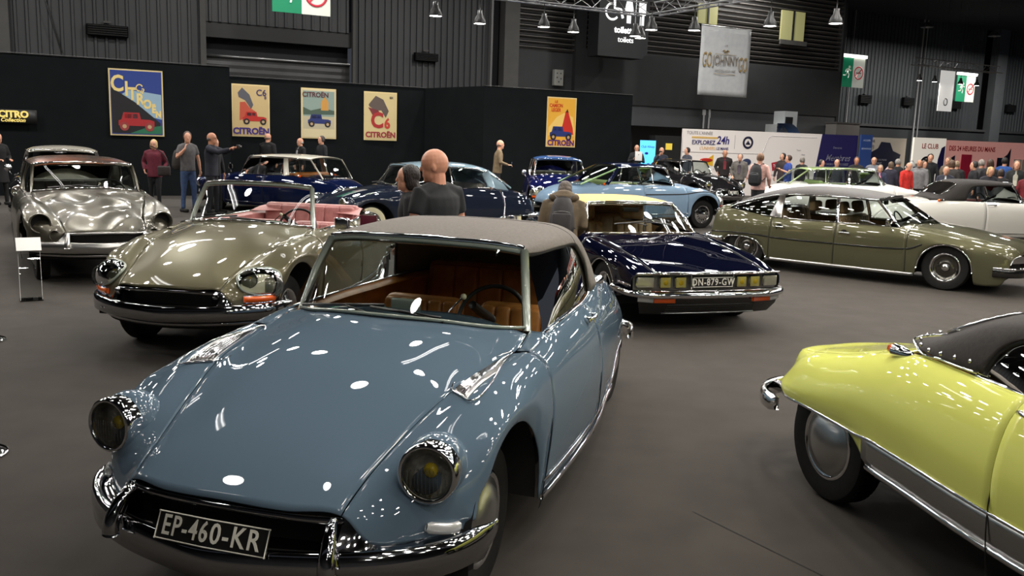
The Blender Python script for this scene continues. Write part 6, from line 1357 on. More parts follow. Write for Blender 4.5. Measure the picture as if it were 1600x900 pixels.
ORANGEL = noisy('orange_leather', srgb(196, 118, 44), srgb(176, 100, 36), 12, .45)
def coupe_roof(m, st, pillars, gl, rear, quarter=None, qm=None): return dict(m=m, keys=roof_keys(st), u=(st[0][0], st[-1][0]), pillars=pillars, glass=gl, rear_base=rear, quarter=quarter, qm=qm)
def rbase(x, w, z, bow=.14): return [(x, -w, z), (x - bow * .7, -w * .7, z + .015), (x - bow, 0, z + .02), (x - bow * .7, w * .7, z + .015), (x, w, z)]
navy, _ = ds_car('coupe_car', 'navy blue coupe with ivory roof, orange interior and large wraparound rear screen', 'car', (-7.1, 23.0, R(151)), .0, NAVY,
    dict(front='round', top='hard', ws_w=.03, ws_h=.02, seatm=ORANGEL, lod=1, steer=0,
    roof=coupe_roof(IVORY, [(1.03, 1.39, .60, 1.33, .08), (1.5, 1.43, .635, 1.36, 0), (2.1, 1.44, .64, 1.365, 0), (2.7, 1.42, .60, 1.35, 0), (2.95, 1.40, .56, 1.335, -.03)],
        [(-1.45, .73, .95, 1.45, BLACK, .02, .014), (-2.32, .685, .95, 2.25, IVORY, .09, .075)], [(-.87, -1.42, 1.06, 1.44), (-1.46, -2.22, 1.46, 2.18), (-2.42, -3.1, 2.34, 2.9)], rbase(-3.3, .52, .90, .10))))
mirror_round(navy, (-.75, .92, 1.10), .07, 1)
SLATE = cpaint('slate_blue_paint', srgb(28, 34, 48), .32)
PALEBLUE = cpaint('pale_blue_roof_paint', srgb(150, 176, 190), .35)
conc, Sc = ds_car('coupe_car', 'slate blue coupe with pale blue roof and whitewall tyres, facing left', 'car', (-3.07, 17.2, R(214)), .03, SLATE,
    dict(front='round', top='hard', ws_w=.02, ws_h=.02, wheel='whitewall', lod=1, seatm=mat('grey_cloth_seat', (.2, .19, .17), .8), rocker=True,
    roof=coupe_roof(PALEBLUE, [(1.03, 1.38, .60, 1.325, .08), (1.5, 1.44, .635, 1.355, 0), (2.0, 1.445, .635, 1.35, 0), (2.5, 1.40, .61, 1.28, 0), (2.8, 1.32, .58, 1.17, 0), (3.0, 1.20, .56, 1.06, 0)],
        [(-1.75, .73, .95, 1.72, CHROME, .02, .014), (-2.72, .64, .94, 2.55, PALEBLUE, .07, .10)], [(-.87, -1.72, 1.06, 1.70), (-1.78, -2.62, 1.74, 2.45)], rbase(-3.25, .50, .94, .08), (2.62, 3.2, 2.5, 3.0))))
for s in (1, -1):
    o = MB().tube([Sc.pts([(u, v)], s, .01)[0] for u, v in ((2.93, 3.05), (2.95, 4), (2.96, 5), (2.95, 6.9))], (.012, .02), 8).build('wing_flash', CHROME, conc); o.location.z = .03
    o = MB().sweep(smooth_path(Sc.pts([(.48, 6.9), (1.5, 6.9), (2.62, 6.9)], s, .02), 12), [(0, .03), (.008 * s, .03), (.008 * s, -.09), (0, -.09)]).build('sill_panel', STEEL, conc); o.location.z = .03
ROYAL = cpaint('royal_blue_paint', srgb(15, 19, 60), .3)
BLUEROOF = cpaint('mid_blue_roof_paint', srgb(60, 90, 140), .35)
bluef, _ = ds_car('sedan_car', 'royal blue sedan with mid-blue roof facing the camera, beside the black partition wall', 'car', (1.22, 23.1, R(-85.5)), .10, ROYAL,
    dict(front='faired', top='hard', roof=sedan_roof(BLUEROOF), ws_w=.03, ws_h=.03, doors=4, lod=0, grille=False, seatm=mat('grey_cloth_seat', (.2, .19, .17), .8)))
mirror_round(bluef, (-.70, -.95, 1.12), .07, -1)
SKY = cpaint('light_blue_paint', srgb(130, 156, 180), .32)
GREENL = mat('pale_green_leather', srgb(150, 172, 110), .5)
lb, Slb = ds_car('coupe_car', 'light blue coupe with dark navy roof and rear deck, facing right', 'car', (4.18, 22.18, R(25)), .08, SKY,
    dict(front='faired', top='hard', ws_w=.02, ws_h=.02, wheel='slot', lod=1, seatm=GREENL, cardm=GREENL, grille=False,
    roof=coupe_roof(NAVY, [(1.03, 1.37, .60, 1.325, .08), (1.5, 1.42, .635, 1.35, 0), (2.0, 1.425, .635, 1.34, 0), (2.3, 1.40, .60, 1.31, 0)],
        [(-1.45, .735, .95, 1.45, CHROME, .02, .014), (-2.62, .65, .95, 2.3, NAVY, .05, .05)], [(-.87, -1.42, 1.06, 1.44), (-1.48, -2.5, 1.48, 2.24)], rbase(-3.25, .54, .93, .08), qm=mat('pale_green_trim', srgb(140, 178, 120), .4))))
for s in (1, -1):
    o = MB().tube(smooth_path(Slb.pts([(u, 4.55) for u in np.linspace(-.45, 1.7, 10)], s, .004), 20), (.006, .014), 8).build('side_strip', BLACK, lb); o.location.z = .08
bc, _ = ds_car('coupe_car', 'black coupe facing the exhibition stands, front plate showing, in front of the white stand wall', 'car', (6.35, 28.9, R(-59.5)), .08, BLACKP,
    dict(front='round', top='hard', ws_w=.0, ws_h=.02, lod=0, seatm=mat('grey_cloth_seat', (.2, .19, .17), .8), plate=('BC 637', .40, .10, .0),
    roof=coupe_roof(BLACKP, [(1.03, 1.37, .60, 1.325, .08), (1.5, 1.42, .635, 1.35, 0), (2.0, 1.42, .635, 1.34, 0), (2.35, 1.37, .58, 1.30, 0)],
        [(-1.85, .73, .95, 1.80, BLACKP, .03, .02)], [(-.87, -1.80, 1.06, 1.78), (-1.9, -2.5, 1.86, 2.3)], rbase(-2.9, .52, .96, .08), (2.45, 2.9, 2.2, 2.35))))
WHITEC = cpaint('white_paint_gloss', srgb(225, 224, 218), .35)
PALEGREEN = cpaint('pale_green_roof_paint', srgb(150, 168, 120), .35)
wh, _ = ds_car('coupe_car', 'white coupe with pale green roof behind the long olive saloon', 'car', (10.75, 25.2, R(3)), .10, WHITEC,
    dict(front='faired', top='hard', ws_w=.02, ws_h=.02, lod=0, grille=False, seatm=GREENL, framem=CHROME,
    roof=coupe_roof(PALEGREEN, [(1.03, 1.36, .60, 1.325, .08), (1.5, 1.39, .635, 1.345, 0), (2.2, 1.39, .635, 1.34, 0), (2.75, 1.36, .60, 1.31, 0), (2.9, 1.33, .58, 1.29, 0)],
        [(-1.80, .73, .95, 1.75, CHROME, .05, .035), (-2.42, .67, .95, 2.42, PALEGREEN, .012, .012)], [(-.87, -1.74, 1.06, 1.70), (-1.86, -2.40, 1.82, 2.38), (-2.44, -3.1, 2.44, 2.86)], rbase(-3.35, .50, .93, .05), qm=PALEGREEN)))
PEARL = cpaint('pearl_white_paint', srgb(214, 212, 204), .3)
BLACKCLOTH = noisy('black_hood_cloth', srgb(48, 44, 41), srgb(40, 36, 34), 60, .9, .2, 500)
wc, _ = ds_car('convertible_car', 'white convertible with black fabric hood up, behind the bonnet of the long olive saloon', 'car', (11.94, 20.5, R(2.6)), .0, PEARL,
    dict(front='faired', top='soft', topm=BLACKCLOTH, ws_w=.0, lod=1, grille=False, seatm=mat('dark_red_leather', srgb(110, 24, 28), .45), framem=CHROME))
LIME = cpaint('lime_yellow_paint', srgb(226, 230, 120), .35)
lime, Sl = ds_car('convertible_car', 'lime yellow convertible with black folded hood, seen from the rear quarter at the right edge', 'car', (3.24, 2.0, R(-75)), .12, LIME,
    dict(front='faired', top='soft', topm=BLACKCLOTH, wheel='cap', rockerpanel=True, piping=True, deck=2.60, seatz=-.14, rwell=.31, mouldv=6.1, trumpet=True, lod=2, grille=False, seatm=TAN, framem=CHROME, toptf=lambda x, y, z: (x + .08, y, .90 + (z - .955) * .62), keys=[[(q[0], q[1], q[2], .88 - (.935 - q[3]) * (.85 if q[3] < .935 else .6) - .17 * (3 * min(1, max(0, (q[0] - 2.2) / 1.5)) ** 2 - 2 * min(1, max(0, (q[0] - 2.2) / 1.5)) ** 3) * max(0, q[3] - .42) / .45 - (.08 * min(1, max(0, (q[0] - 2.9) / .8)) if q[3] < .6 else 0)) for q in k_] for k_ in DS_KEYS], rbz=.30,
    wsp=([(x, y, z - .06) for x, y, z in ws_points()[0]], [(x + .10, y, .90 + (z - .955) * .62) for x, y, z in ws_points()[1]])))
CXP = cpaint('moss_bronze_paint', srgb(84, 83, 63), .34, .3)
VINYL = noisy('brown_vinyl_roof', srgb(50, 44, 41), srgb(42, 37, 35), 30, .6, .08, 300)
cx = cx_car('saloon_car', 'long moss-bronze four-door saloon with brown vinyl roof, in profile at the right', (6.734, 13.487, R(-38.85)), CXP, VINYL)
NAVY2 = cpaint('midnight_blue_paint', srgb(6, 8, 26), .3)
CREAMCLOTH = noisy('cream_hood_cloth', srgb(226, 190, 118), srgb(218, 182, 110), 40, .85, .15, 500)
smc = sm_car('convertible_car', 'midnight blue convertible with cream fabric hood and glazed lamp nose, plate DN-879-GW', (1.841, 10.187, R(-72.5)), NAVY2, CREAMCLOTH)
# ================================================================== trusses with hanging lamps
TRM = mat('truss_aluminium', (.32, .32, .33), .4, .4)
def truss(a, b_, label, sz=.40, m=TRM, bay=.5):
    a, b_ = Vector(a), Vector(b_); d = (b_ - a); L_ = d.length; t = thing('lighting_truss', label, 'truss', a, math.atan2(d.y, d.x)); n = int(L_ / bay)
    b = MB()
    for y, z in ((-sz / 2, 0), (sz / 2, 0), (0, sz * .87)): b.tube([(0, y, z), (L_, y, z)], .024, 6)
    b.build('chords', m, t)
    for k, (p, q) in enumerate((((-sz / 2, 0), (sz / 2, 0)), ((sz / 2, 0), (0, sz * .87)), ((0, sz * .87), (-sz / 2, 0)))):
        b = MB(); pts = []
        for i in range(n + 1): w_ = p if i % 2 == 0 else q; pts.append((L_ * i / n, w_[0], w_[1]))
        b.tube(pts, .011, 5); b.build('lacing', m, t)
    b = MB()
    for k in (1, n - 1): b.tube([(L_ * k / n, 0, sz * .87), (L_ * k / n, 0, 6)], .008, 5)
    b.build('suspension_wire', BLACK, t) if False else [MB().tube([(L_ * k / n, 0, sz * .87), (L_ * k / n, 0, 6)], .008, 5).build('suspension_wire', BLACK, t) for k in (1, n - 1)]
    return t
C0_ = Vector((3.62, 26.9, 5.62))
truss(C0_ - E1 * 9.5, C0_, 'main lattice truss crossing the top of the picture, running left from the corner'); truss(C0_ + Vector((.2, -.1, 0)), C0_ - E2 * 15, 'lattice truss running from the corner towards upper right')
truss(C0_ - E1 * 4.0 + Vector((0, 0, .0)) - E2 * .2, C0_ - E1 * 4.0 - E2 * 12, 'lattice truss branching from the main truss over the middle of the cars'); 
TR2 = mat('truss_bright', (.45, .43, .40), .35, .6)
T2a = V2((0, 40), 25.3, 6.85); T2b = V2((0, 40), 33, 6.95); truss(T2a, T2b, 'short bright lattice truss at the far right with four lamps', .45, TR2, .6)
GLOW = mat('lamp_glow_white', (1, 1, 1), .5, emit=(1, .96, .90), estr=26)
_lamp_proto = None; _n = 0
def lamp(x, y, z, power, label, glow=True, r=.17, group='high-bay lamps over the cars'):
    global _lamp_proto, _n
    if _lamp_proto is None:
        t = thing('hanging_lamp', label, 'lamp', (x, y, z), 0, group)
        MB().lathe([(r, 0), (r * 1.02, .01), (r * .8, .14), (r * .45, .24), (r * .4, .36), (0, .37)], 20, 'Z').build('lamp_shade', mat('lamp_housing_black', (.03, .03, .03), .4), t)
        MB().lathe([(r * .93, .012), (0, .006)], 20, 'Z').build('lamp_glass', GLOW, t)
        MB().tube([(0, 0, .36), (0, 0, .62)], .012, 5).build('lamp_hook', BLACK, t)
        _lamp_proto = t
    else:
        t = _lamp_proto.copy(); col.objects.link(t)
        for ch in _lamp_proto.children:
            if not ch.name.startswith('suspension_cable'): q = ch.copy(); col.objects.link(q); q.parent = t
        t.location = (x, y, z); t['label'] = label; t['group'] = group
    MB().tube([(0, 0, .60), (0, 0, 12.99 - z)], .005, 4).build('suspension_cable', BLACK, t)
    l = lamp_light(0, 0, 0, r * .9, power); o = bpy.data.objects.new('lamp_light', l); col.objects.link(o); o.location = (x, y, z - .01); _n += 1
    return t
PW, PW2, PW3 = 60, 15, 700
vis = [(800, 0, 0)]
LP = [(C0_ - E1 * 6.6, 'lamp hanging from the main truss above the orange-tower poster'), (C0_ - E1 * 5.05 + E2 * .6, 'bright lamp below the main truss, upper middle-left of the picture'), (C0_ - E1 * 3.4, 'small lamp under the main truss, left of the toilets sign'),
      (C0_ - E1 * 2.2 + E2 * .4, 'lamp under the truss just left of the toilets sign'), (C0_ - E1 * .9 - E2 * 1.5, 'upper left lamp in front of the toilets symbols'), (C0_ - E1 * .35, 'lower left lamp in front of the toilets symbols'), (C0_ + E1 * .05 + E2 * .3, 'lower right lamp in front of the toilets symbols'),
      (C0_ - E2 * 2.2, 'lamp at the top edge right of the toilets symbols'), (C0_ - E2 * 4.2 + E1 * .8, 'lamp just above the white hanging banner'), (C0_ - E2 * 5.6 + E1 * 1.6, 'bright lamp in front of the pale window, upper right')]
for p, lab in LP: lamp(p.x, p.y, p.z - .62, PW, lab)
for k, s in enumerate((25.9, 27.2, 29.5, 31.0)):
    p = V2((0, 40), s, 6.0); lamp(p.x, p.y, p.z, PW, 'lamp under the bright far-right truss, ' + ('first from its left end', 'second from its left end', 'third from its left end', 'last, above the white banner')[k], group='lamps under the far-right truss')
# lamps over the cars outside the picture, on the same grid
random.seed(11); cnt = 0
for i in range(-9, 10):
    for j in range(-3, 11):  # rows behind the camera are added to light the car sides
        p = Vector((.3, .6, 0)) + E1 * (i * 1.5 + random.uniform(-.3, .3)) + E2 * (j * 2.1 + (.9 if i % 2 else 0) + random.uniform(-.4, .4))
        zt = 5.0 + random.uniform(-.15, .35); px = 800 + 1400 * p.x / max(p.y, .1); el = (zt - 1.956) * 1400 / max(p.y, .1)
        if p.y > 19 or p.y < -7 or abs(p.x) > 13 or (p.x < .5 and p.y < 2.5) or (p.x < -2.5 and p.y < 6.5 and cnt % 3) or (p.x < -5 and p.y < 7) or (el < 250 and -60 < px < 1700): continue
        if cnt % 5 == 4: cnt += 1; continue
        lamp(p.x, p.y, zt, PW2 * (2.1 if p.x > 1 and 4 < p.y < 14 else .35 if p.x < -.5 and p.y < 6 else 1), 'high-bay lamp out of view, rows behind the camera added for light', r=.15); cnt += 1
for k, (i, j) in enumerate(((-6, 6), (-3, 6.5), (0, 6.3), (3, 6.4), (6, 6.2), (9, 6), (-4.5, 8.6), (-1, 9), (2.5, 9), (6, 9), (9.5, 9), (12, 8), (13, 11), (9, 12.5), (12, 14), (22, 13.6), (25, 13.6), (28.5, 13.6))):  # unseen lamps added to brighten the back of the hall and far wall
    p = Vector((0, 2, 11.2)) + E1 * (i * 2.6) + E2 * (j * 3.2)
    t = thing('added_fill_lamp', 'unseen fill lamp added high over the back of the hall', 'lamp', p, 0, 'added fill lamps')
    MB().lathe([(.45, -.25), (.46, -.2), (.2, .1), (0, .12)], 20, 'Z').build('lamp_shade', STEEL, t)
    l = lamp_light(0, 0, 0, .42, PW3 * (1.6 if i > 20 else .85), (1, .97, .93)); o = bpy.data.objects.new('lamp_light', l); col.objects.link(o); o.location = (p.x, p.y, p.z - .3)
for k, (x_, y_) in enumerate(((7, 17.5), (9.5, 16.5), (12, 17), (14.5, 18.5), (8.5, 20.5), (11.5, 21), (14, 22), (6, 21), (17, 21), (10, 24), (13.5, 25.5), (17, 26))):  # more unseen lamps, added to brighten the white cars
    t = thing('added_fill_lamp', 'unseen fill lamp added high over the back of the hall', 'lamp', (x_, y_, 8.6), 0, 'added fill lamps')
    MB().lathe([(.30, -.25), (.31, -.2), (.15, .1), (0, .12)], 20, 'Z').build('lamp_shade', STEEL, t)
    l = lamp_light(0, 0, 0, .28, 130, (1, .96, .90)); o = bpy.data.objects.new('lamp_light', l); col.objects.link(o); o.location = (x_, y_, 8.3)
# long fluorescent strips high under the roof
TUBEM = mat('tube_glow', (1, 1, 1), .5, emit=(1, .98, .95), estr=9)
for k, (i, j) in enumerate(((-4, 3), (-1, 3.4), (2, 3), (5, 2.6), (-2.5, 1.2), (1, 1.0), (4, .8), (-5, 5), (0, 5.4), (6, 5.2))):
    p = Vector((0, 2, 9.4)) + E1 * (i * 2.6) + E2 * (j * 3.6)
    t = thing('strip_light', 'long fluorescent strip light high under the hall roof', 'lamp', p, TH + (math.pi / 2 if k % 2 else 0), 'roof strip lights')
    for dy in (-.16, .16): MB().tube([(-1.4, dy, 0), (1.4, dy, 0)], .05, 8).build('tube', TUBEM, t)
    MB().box((0, 0, .1), (2.9, .55, .06)).build('reflector_tray', mat('tray_white', (.6, .6, .6), .5), t, smooth=False)
# ================================================================== small things
s_ = thing('info_stand', 'clear acrylic stand with a white printed card in front of the bare-metal wreck', 'stand', (-5.45, 10.0, 0), R(-60))
ACR = glass('acrylic', (.95, .97, .97), .93)
MB().grid([[(.15 - .0, y, 0), (.05, y, .62), (-.02, y, .80)] for y in (-.14, .14)]).build('front_sheet', ACR, s_); MB().box((.10, 0, .006), (.30, .30, .012)).build('base_plate', ACR, s_, smooth=False)
e_ = MB()
for y in (-.14, .14): MB().tube([(.15, y, .01), (.05, y, .62), (-.02, y, .80)], .003, 5).build('sheet_edge', mat('edge_glint', (.7, .7, .7), .2), s_)
MB().box((0, 0, 0), (.30, .32, .006), rot=None).build('printed_card', WHITEP, s_, smooth=False); c_ = s_.children[-1]
for o in s_.children:
    if o.name.startswith('printed_card'): o.location = (.03, 0, .80); o.rotation_euler = (0, R(32), 0)
s_.scale = (.78, .78, .78)
for k, (p, lab) in enumerate((((-3.16, 5.1, 0), 'black barrier foot with bright rims at the left edge, lower one'), ((-4.77, 7.94, 0), 'black barrier foot with bright rims at the left edge, upper one'))):
    t = thing('barrier_foot', lab, 'stand foot', p); MB().lathe([(.17, 0), (.17, .012), (.12, .02), (0, .022)], 24, 'Z').build('foot_disc', BLACKG, t); MB().lathe([(.172, .004), (.172, .014), (.165, .016)], 24, 'Z').build('foot_rim', CHROME, t); 
# ================================================================== visitors
def D_(x, y): return (x, y)
TOCAM = lambda x, y: math.atan2(-y, -x)
def pp(label, x, y, h, yawoff=0.0, **k): return person(label, (x, y), TOCAM(x, y) + yawoff, h, **k)
pp('person in a long black coat standing at the left edge', -12.42, 21.7, 1.68, .5, top=(16, 16, 18), legs=(14, 14, 16), hem=.55, hair='short', hairc=(60, 50, 45), arms='front')
_, hp, _ = pp('woman in a burgundy quilted jacket with blond hair and glasses', -8.92, 22.3, 1.64, -.25, top=(104, 30, 48), legs=(18, 18, 22), hair='bob', hairc=(206, 176, 120), arms='pockets', glasses=True, hem=.80, build=1.08)
p = Vector((-8.70, 22.05, .0)); t = thing('shoulder_bag', 'dark brown shoulder bag worn by the woman in burgundy', 'bag', (-8.62, 22.12, .92), R(-68)); MB().rbox((0, 0, 0), (.12, .30, .24), .04).build('bag_body', mat_c((52, 44, 42)), t); MB().tube(smooth_path([(-.02, .13, .1), (-.06, -.02, .42), (-.12, -.3, .60)], 12), (.012, .004), 6).build('bag_strap', mat_c((40, 34, 32)), t)
pp('man in grey T-shirt and blue jeans with a backpack on one shoulder', -7.77, 21.4, 1.86, .55, top=(98, 96, 98), legs=(62, 84, 124), sleeve='short', hair='short', hairc=(70, 54, 44), arms=('down', 'strap'), hyaw=-.5, hem=.90)
backpack('dark grey-brown backpack hanging on the shoulder of the man in the grey T-shirt', (-8.02, 21.55, 1.38), TOCAM(-7.77, 21.4) + .3, (62, 56, 52), 1.0, straps=False)
MB().tube(smooth_path([(-.03, 0, 0), (.06, -.02, .10), (.16, -.02, .03), (.15, 0, -.2)], 12), (.025, .008), 8).build('shoulder_strap', mat_c((62, 56, 52)), bpy.data.objects['backpack'])
_, hp, _ = pp('man in a dark navy jacket and glasses raising a camera', -6.94, 20.6, 1.86, 1.25, top=(28, 30, 42), legs=(24, 26, 34), hair='ring', hairc=(90, 84, 80), arms='raised', glasses=True, hem=.84, skin=SKIN2, build=1.08)
t = thing('camera', 'small black camera held up by the man in the dark navy jacket', 'camera', hp(1) + Vector((.05, -.08, 0)), 1.25 + TOCAM(-6.94, 20.6)); MB().rbox((0, 0, 0), (.05, .13, .08), .012).build('camera_body', BLACK, t); MB().lathe([(.03, .03), (.03, .07), (0, .07)], 16, 'X').build('lens', mat('camera_lens', (.3, .3, .3), .2, 1), t)
pp('dark-bearded man half hidden behind the man with the raised camera', -7.14, 21.4, 1.74, .9, top=(26, 26, 30), legs=(24, 24, 28), hair='short', hairc=(26, 22, 20), beard=(34, 28, 26), arms='down')
pp('balding man in a black jacket seen from behind, over the navy coupe roof', -7.74, 28.2, 1.87, 2.4, top=(22, 22, 24), legs=(24, 24, 28), hair='ring', hairc=(120, 104, 90), arms='down', build=1.2)
pp('white-haired man in black behind the navy coupe, below the orange-tower poster', -6.78, 28.5, 1.76, -1.1, top=(24, 24, 26), legs=(24, 24, 28), hair='ring', hairc=(200, 196, 190), arms='down', shirt=(170, 170, 172), build=1.1)
pp('dark-haired man in a black leather jacket behind the navy coupe, right-hand one', -6.18, 28.8, 1.84, -1.0, top=(26, 28, 34), legs=(24, 24, 28), hair='short', hairc=(60, 52, 48), arms='down')
_, hp, _ = pp('man in a beige jacket and black trousers walking before the right-hand black wall', -.56, 27.0, 1.90, 1.75, top=(122, 104, 78), legs=(18, 18, 20), hair='ring', hairc=(120, 100, 84), arms=('down', 'front'), hem=.86, lean=.08)
t = thing('phone', 'small phone held by the man in the beige jacket', 'phone', hp(-1) + Vector((0, 0, .03)), 0); MB().rbox((0, 0, 0), (.012, .07, .13), .005).build('phone_body', mat('phone_blue', (.1, .12, .2), .2), t)
# near group
BM, hp, _ = person('bald man in a black T-shirt seen from behind in profile, behind the fabric hood', (-.66, 7.72), R(138), 1.80, top=(30, 32, 35), legs=(24, 26, 34), hair='bald', sleeve='short', arms='bent', near=True, build=1.12, hs=1.12, hyaw=.62, skin=noisy('skin_ruddy', srgb(214, 152, 124), srgb(200, 138, 110), 8, .45), hpitch=.12)
WM, hp, _ = person('dark-haired woman in black holding up a maroon leaflet, beside the bald man', (-.98, 8.35), R(188), 1.66, top=(24, 24, 28), legs=(22, 22, 26), hair='long', hairc=(30, 20, 17), arms=('front', 'down'), near=True, build=.9)
q = hp(1); t = thing('leaflet', 'maroon leaflet held by the dark-haired woman', 'leaflet', q + Vector((-.02, 0, .07)), R(100)); MB().rbox((0, 0, 0), (.006, .15, .16), .002).build('leaflet_cover', pm('', 96, 24, 44), t); MB().rbox((.005, 0, 0), (.003, .144, .154), .001).build('leaflet_pages', pm('', 210, 200, 190), t)
TC, hp, (ch_, hip_, ld_, s__) = person('person in a long khaki coat seen from behind, head bowed, beside the midnight blue convertible', (.52, 9.75), R(84), 1.60, top=(94, 80, 60), legs=(20, 20, 22), hair='bob', hairc=(74, 62, 52), arms='front', near=True, hem=.46, lean=.50, hpitch=.95, build=1.12, hs=.94)
b = MB(); w_ = TC.location + Matrix.Rotation(R(84), 3, 'Z') @ (ch_ + ld_ * .17); remesh(MB().tube([ch_ + ld_ * .17 * s__ + Vector((-.02, .13 * math.cos(a), .02)) + Vector((.10 * math.sin(a), 0, 0)) for a in [k * math.pi / 6 for k in range(12)]], .045, 8, closed=True).ball(ch_ + ld_ * .20 * s__ + Vector((-.06, 0, .01)), (.09, .13, .075), 12).build('coat_collar', mat_c((94, 80, 60)), TC), .014)
base = TC.location + Matrix.Rotation(R(84), 3, 'Z') @ (ch_ + ld_ * .10 + Vector((-.13, 0, 0)))
bp = backpack('dark grey backpack worn over the long khaki coat', base, R(84), (50, 48, 50), .92); bp.rotation_euler = (0, .22, R(84))
# right-hand crowd
_, hp, _ = pp('man holding up a white tablet beside the blue screen', 4.5, 34.0, 1.88, 0, top=(30, 30, 34), legs=(24, 24, 28), hair='ring', hairc=(110, 100, 90), arms='chest', glasses=True)
t = thing('tablet', 'white tablet held up by the man beside the blue screen', 'tablet', hp(1) + Vector((.02, -.12, .05)), TOCAM(4.5, 34)); MB().rbox((0, 0, 0), (.02, .26, .34), .008).build('tablet_body', mat('tablet_white', (.75, .74, .72), .4), t); MB().lathe([(.02, .012), (0, .012)], 12, 'X', (0, .0, .05)).build('tablet_mark', pm('', 120, 120, 120), t)
_, hp, _ = pp('man in dark clothes raising a phone behind the black coupe', 5.35, 33.5, 1.82, .1, top=(34, 40, 56), legs=(24, 24, 28), hair='ring', hairc=(100, 90, 80), arms=('chest', 'face'))
t = thing('phone', 'phone held up by the man behind the black coupe', 'phone', hp(-1) + Vector((0, 0, .02)), 0); MB().rbox((0, 0, 0), (.12, .012, .06), .005).build('phone_body', BLACK, t)
pp('dark-haired man in grey looking left behind the black coupe', 6.4, 34.0, 1.84, -.9, top=(70, 74, 84), legs=(24, 24, 28), hair='short', hairc=(30, 24, 22), arms='down')
pp('man in an open black leather jacket over a maroon shirt before the white stand wall', 7.62, 33.2, 1.80, .15, top=(28, 24, 24), legs=(24, 24, 28), hair='ring', hairc=(110, 100, 92), arms='pockets', shirt=(104, 24, 36), build=1.15, skin=SKIN2)
pp('grey-haired man in a grey tweed jacket before the white stand wall', 7.55, 30.6, 1.71, -.1, top=(98, 94, 90), legs=(30, 30, 34), hair='short', hairc=(110, 106, 104), arms=('down', 'bent'), shirt=(60, 50, 60), build=1.12)
PK, hp, (ch_, hip_, ld_, s__) = pp('person in a pale pink shirt seen from behind wearing a black backpack', 6.22, 23.15, 1.78, 2.75, top=(222, 176, 166), legs=(40, 40, 46), hair='short', hairc=(120, 88, 64), arms='bent', build=1.05, hyaw=.5)
yk = TOCAM(6.22, 23.15) + 2.75; base = PK.location + Matrix.Rotation(yk, 3, 'Z') @ (ch_ + Vector((-.12, 0, .08))); backpack('black backpack with grey piping worn over the pale pink shirt', base, yk, (34, 34, 38), 1.02, big=1.12)
pp('dark-haired woman behind the man in the blue polo shirt', 9.4, 32.0, 1.76, -.6, top=(60, 50, 50), legs=(24, 24, 28), hair='bob', hairc=(24, 20, 20), arms='down')
_, hp, _ = pp('man in a royal blue polo shirt holding a phone, facing left', 9.01, 30.0, 1.71, -1.2, top=(50, 76, 156), legs=(40, 42, 50), hair='short', hairc=(70, 50, 40), arms='chest', sleeve='short')
t = thing('phone', 'phone held by the man in the royal blue polo shirt', 'phone', hp(-1) + Vector((-.05, 0, .03)), 0); MB().rbox((0, 0, 0), (.012, .07, .13), .005).build('phone_body', BLACK, t)
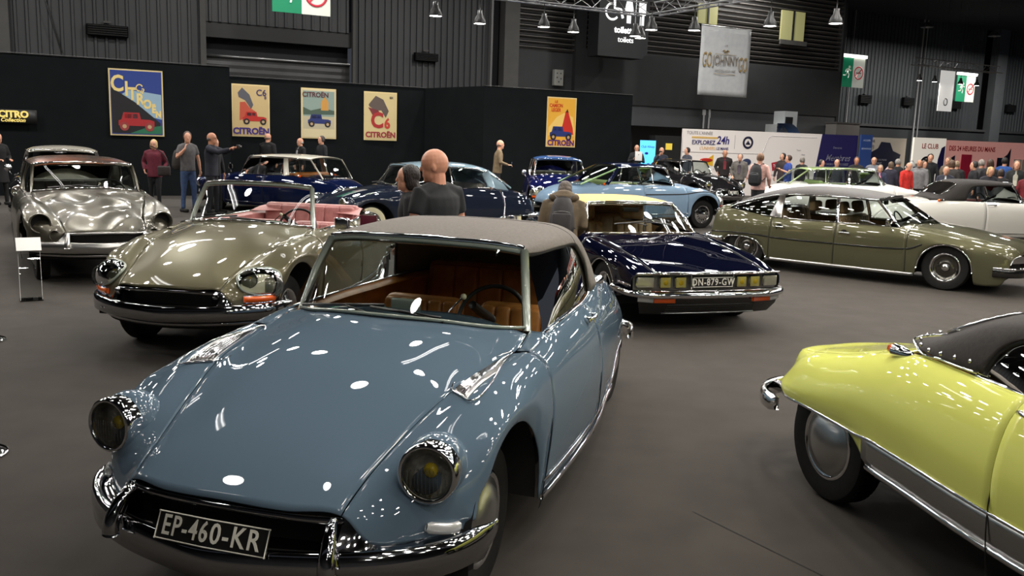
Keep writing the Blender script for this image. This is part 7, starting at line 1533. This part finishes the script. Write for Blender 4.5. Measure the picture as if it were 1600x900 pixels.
crowd = [('grey-haired man in black seen from behind, before the navy panel', 9.77, 31, 1.65, 2.6, dict(top=(28, 28, 32), hair='short', hairc=(130, 124, 116))),
 ('person in black with dark hair behind the white coupe roof', 9.75, 29, 1.61, 1.0, dict(top=(26, 26, 30), hair='short', hairc=(40, 30, 28))),
 ('grey-haired man with glasses behind the white coupe roof', 10.25, 29, 1.64, .1, dict(top=(60, 62, 70), hair='ring', hairc=(150, 144, 138), glasses=True)),
 ('brown-haired man in a black polo behind the rear roof pillar of the white coupe', 11.25, 30, 1.72, 0, dict(top=(34, 32, 32), hair='short', hairc=(92, 66, 50), skin=SKIN2)),
 ('balding man in glasses and a grey striped sweater', 11.82, 30, 1.74, .05, dict(top=(124, 126, 134), hair='ring', hairc=(120, 110, 100), stripe=(190, 192, 196), glasses=True)),
 ('grey-haired woman in a navy jacket over a pink top', 11.09, 27.6, 1.53, -.1, dict(top=(44, 50, 74), hair='bob', hairc=(140, 128, 112), shirt=(224, 150, 176), glasses=True)),
 ('curly brown-haired woman seen from behind in navy', 12.15, 29.4, 1.61, 2.8, dict(top=(46, 44, 60), hair='bob', hairc=(112, 92, 74))),
 ('grey-haired man in a black coat seen from behind', 12.7, 30.2, 1.70, 2.4, dict(top=(26, 26, 30), hair='short', hairc=(150, 146, 140))),
 ('balding man in a bright red jacket looking down to the right', 11.77, 27.3, 1.64, .9, dict(top=(214, 48, 40), hair='ring', hairc=(80, 58, 46), hpitch=.35, build=1.1)),
 ('bald bearded man in a grey sweater beside the red jacket', 12.40, 27.9, 1.72, 0, dict(top=(128, 126, 128), hair='ring', hairc=(90, 80, 74), beard=(120, 110, 104), skin=SKIN2, build=1.15)),
 ('long-haired brown-haired woman behind the man in the grey sweater', 13.3, 29.6, 1.67, .6, dict(top=(60, 70, 56), hair='long', hairc=(104, 78, 58))),
 ('young dark-haired man in a black coat before the pink-lit wall', 13.85, 30.4, 1.90, .1, dict(top=(24, 24, 28), hair='short', hairc=(26, 20, 18))),
 ('light-haired man in a fawn jacket behind the bald man in a suit', 14.75, 31, 1.80, -.5, dict(top=(120, 104, 88), hair='short', hairc=(150, 126, 100))),
 ('bald man in a dark suit with white collar, looking down, behind the black fabric hood', 11.39, 24.0, 1.61, 0, dict(top=(44, 46, 60), hair='ring', hairc=(130, 120, 110), shirt=(224, 224, 226), hpitch=.35)),
 ('brown-haired person seen from behind in dark grey', 12.96, 27.0, 1.74, 2.8, dict(top=(56, 52, 50), hair='bob', hairc=(92, 70, 54))),
 ('fair-haired person seen from behind in a black jacket', 13.84, 28.5, 1.71, 2.6, dict(top=(28, 28, 30), hair='short', hairc=(150, 128, 104), build=1.15)),
 ('dark-haired person in black in profile, right of the pink-lit wall', 13.38, 26.5, 1.73, -1.2, dict(top=(26, 26, 30), hair='short', hairc=(44, 40, 40))),
 ('grey-haired person seen from behind, upper right in the crowd', 14.45, 28.2, 1.78, 2.7, dict(top=(50, 48, 50), hair='short', hairc=(160, 152, 144))),
 ('tall brown-haired person seen from behind above the blond woman', 14.10, 27.0, 1.80, 2.9, dict(top=(30, 28, 34), hair='bob', hairc=(74, 54, 42))),
 ('blond woman looking down just above the black fabric hood', 12.27, 23.5, 1.63, .4, dict(top=(40, 40, 48), hair='bob', hairc=(196, 160, 110), hpitch=.4)),
 ('dark-haired person in a bright blue shirt at the back right', 15.7, 29.2, 1.86, 2.8, dict(top=(36, 80, 150), hair='short', hairc=(40, 34, 32))),
 ('dark-haired person seen from behind close to the right edge', 12.95, 24.2, 1.57, 2.9, dict(top=(30, 28, 30), hair='bob', hairc=(58, 44, 36))),
 ('older woman in a black coat and pale scarf near the right edge', 13.9, 25.2, 1.80, .0, dict(top=(30, 32, 32), hair='bob', hairc=(120, 96, 80), shirt=(170, 166, 150))),
 ('person in a dark red coat cut off by the right edge', 13.12, 23.2, 1.58, 0, dict(top=(110, 24, 32), hair='short', hairc=(60, 44, 36)))]
for lab, x, y, h, yo, kk in crowd: pp(lab, x, y, h, yo, group='visitors in the crowd before the stands', arms='down', **kk)
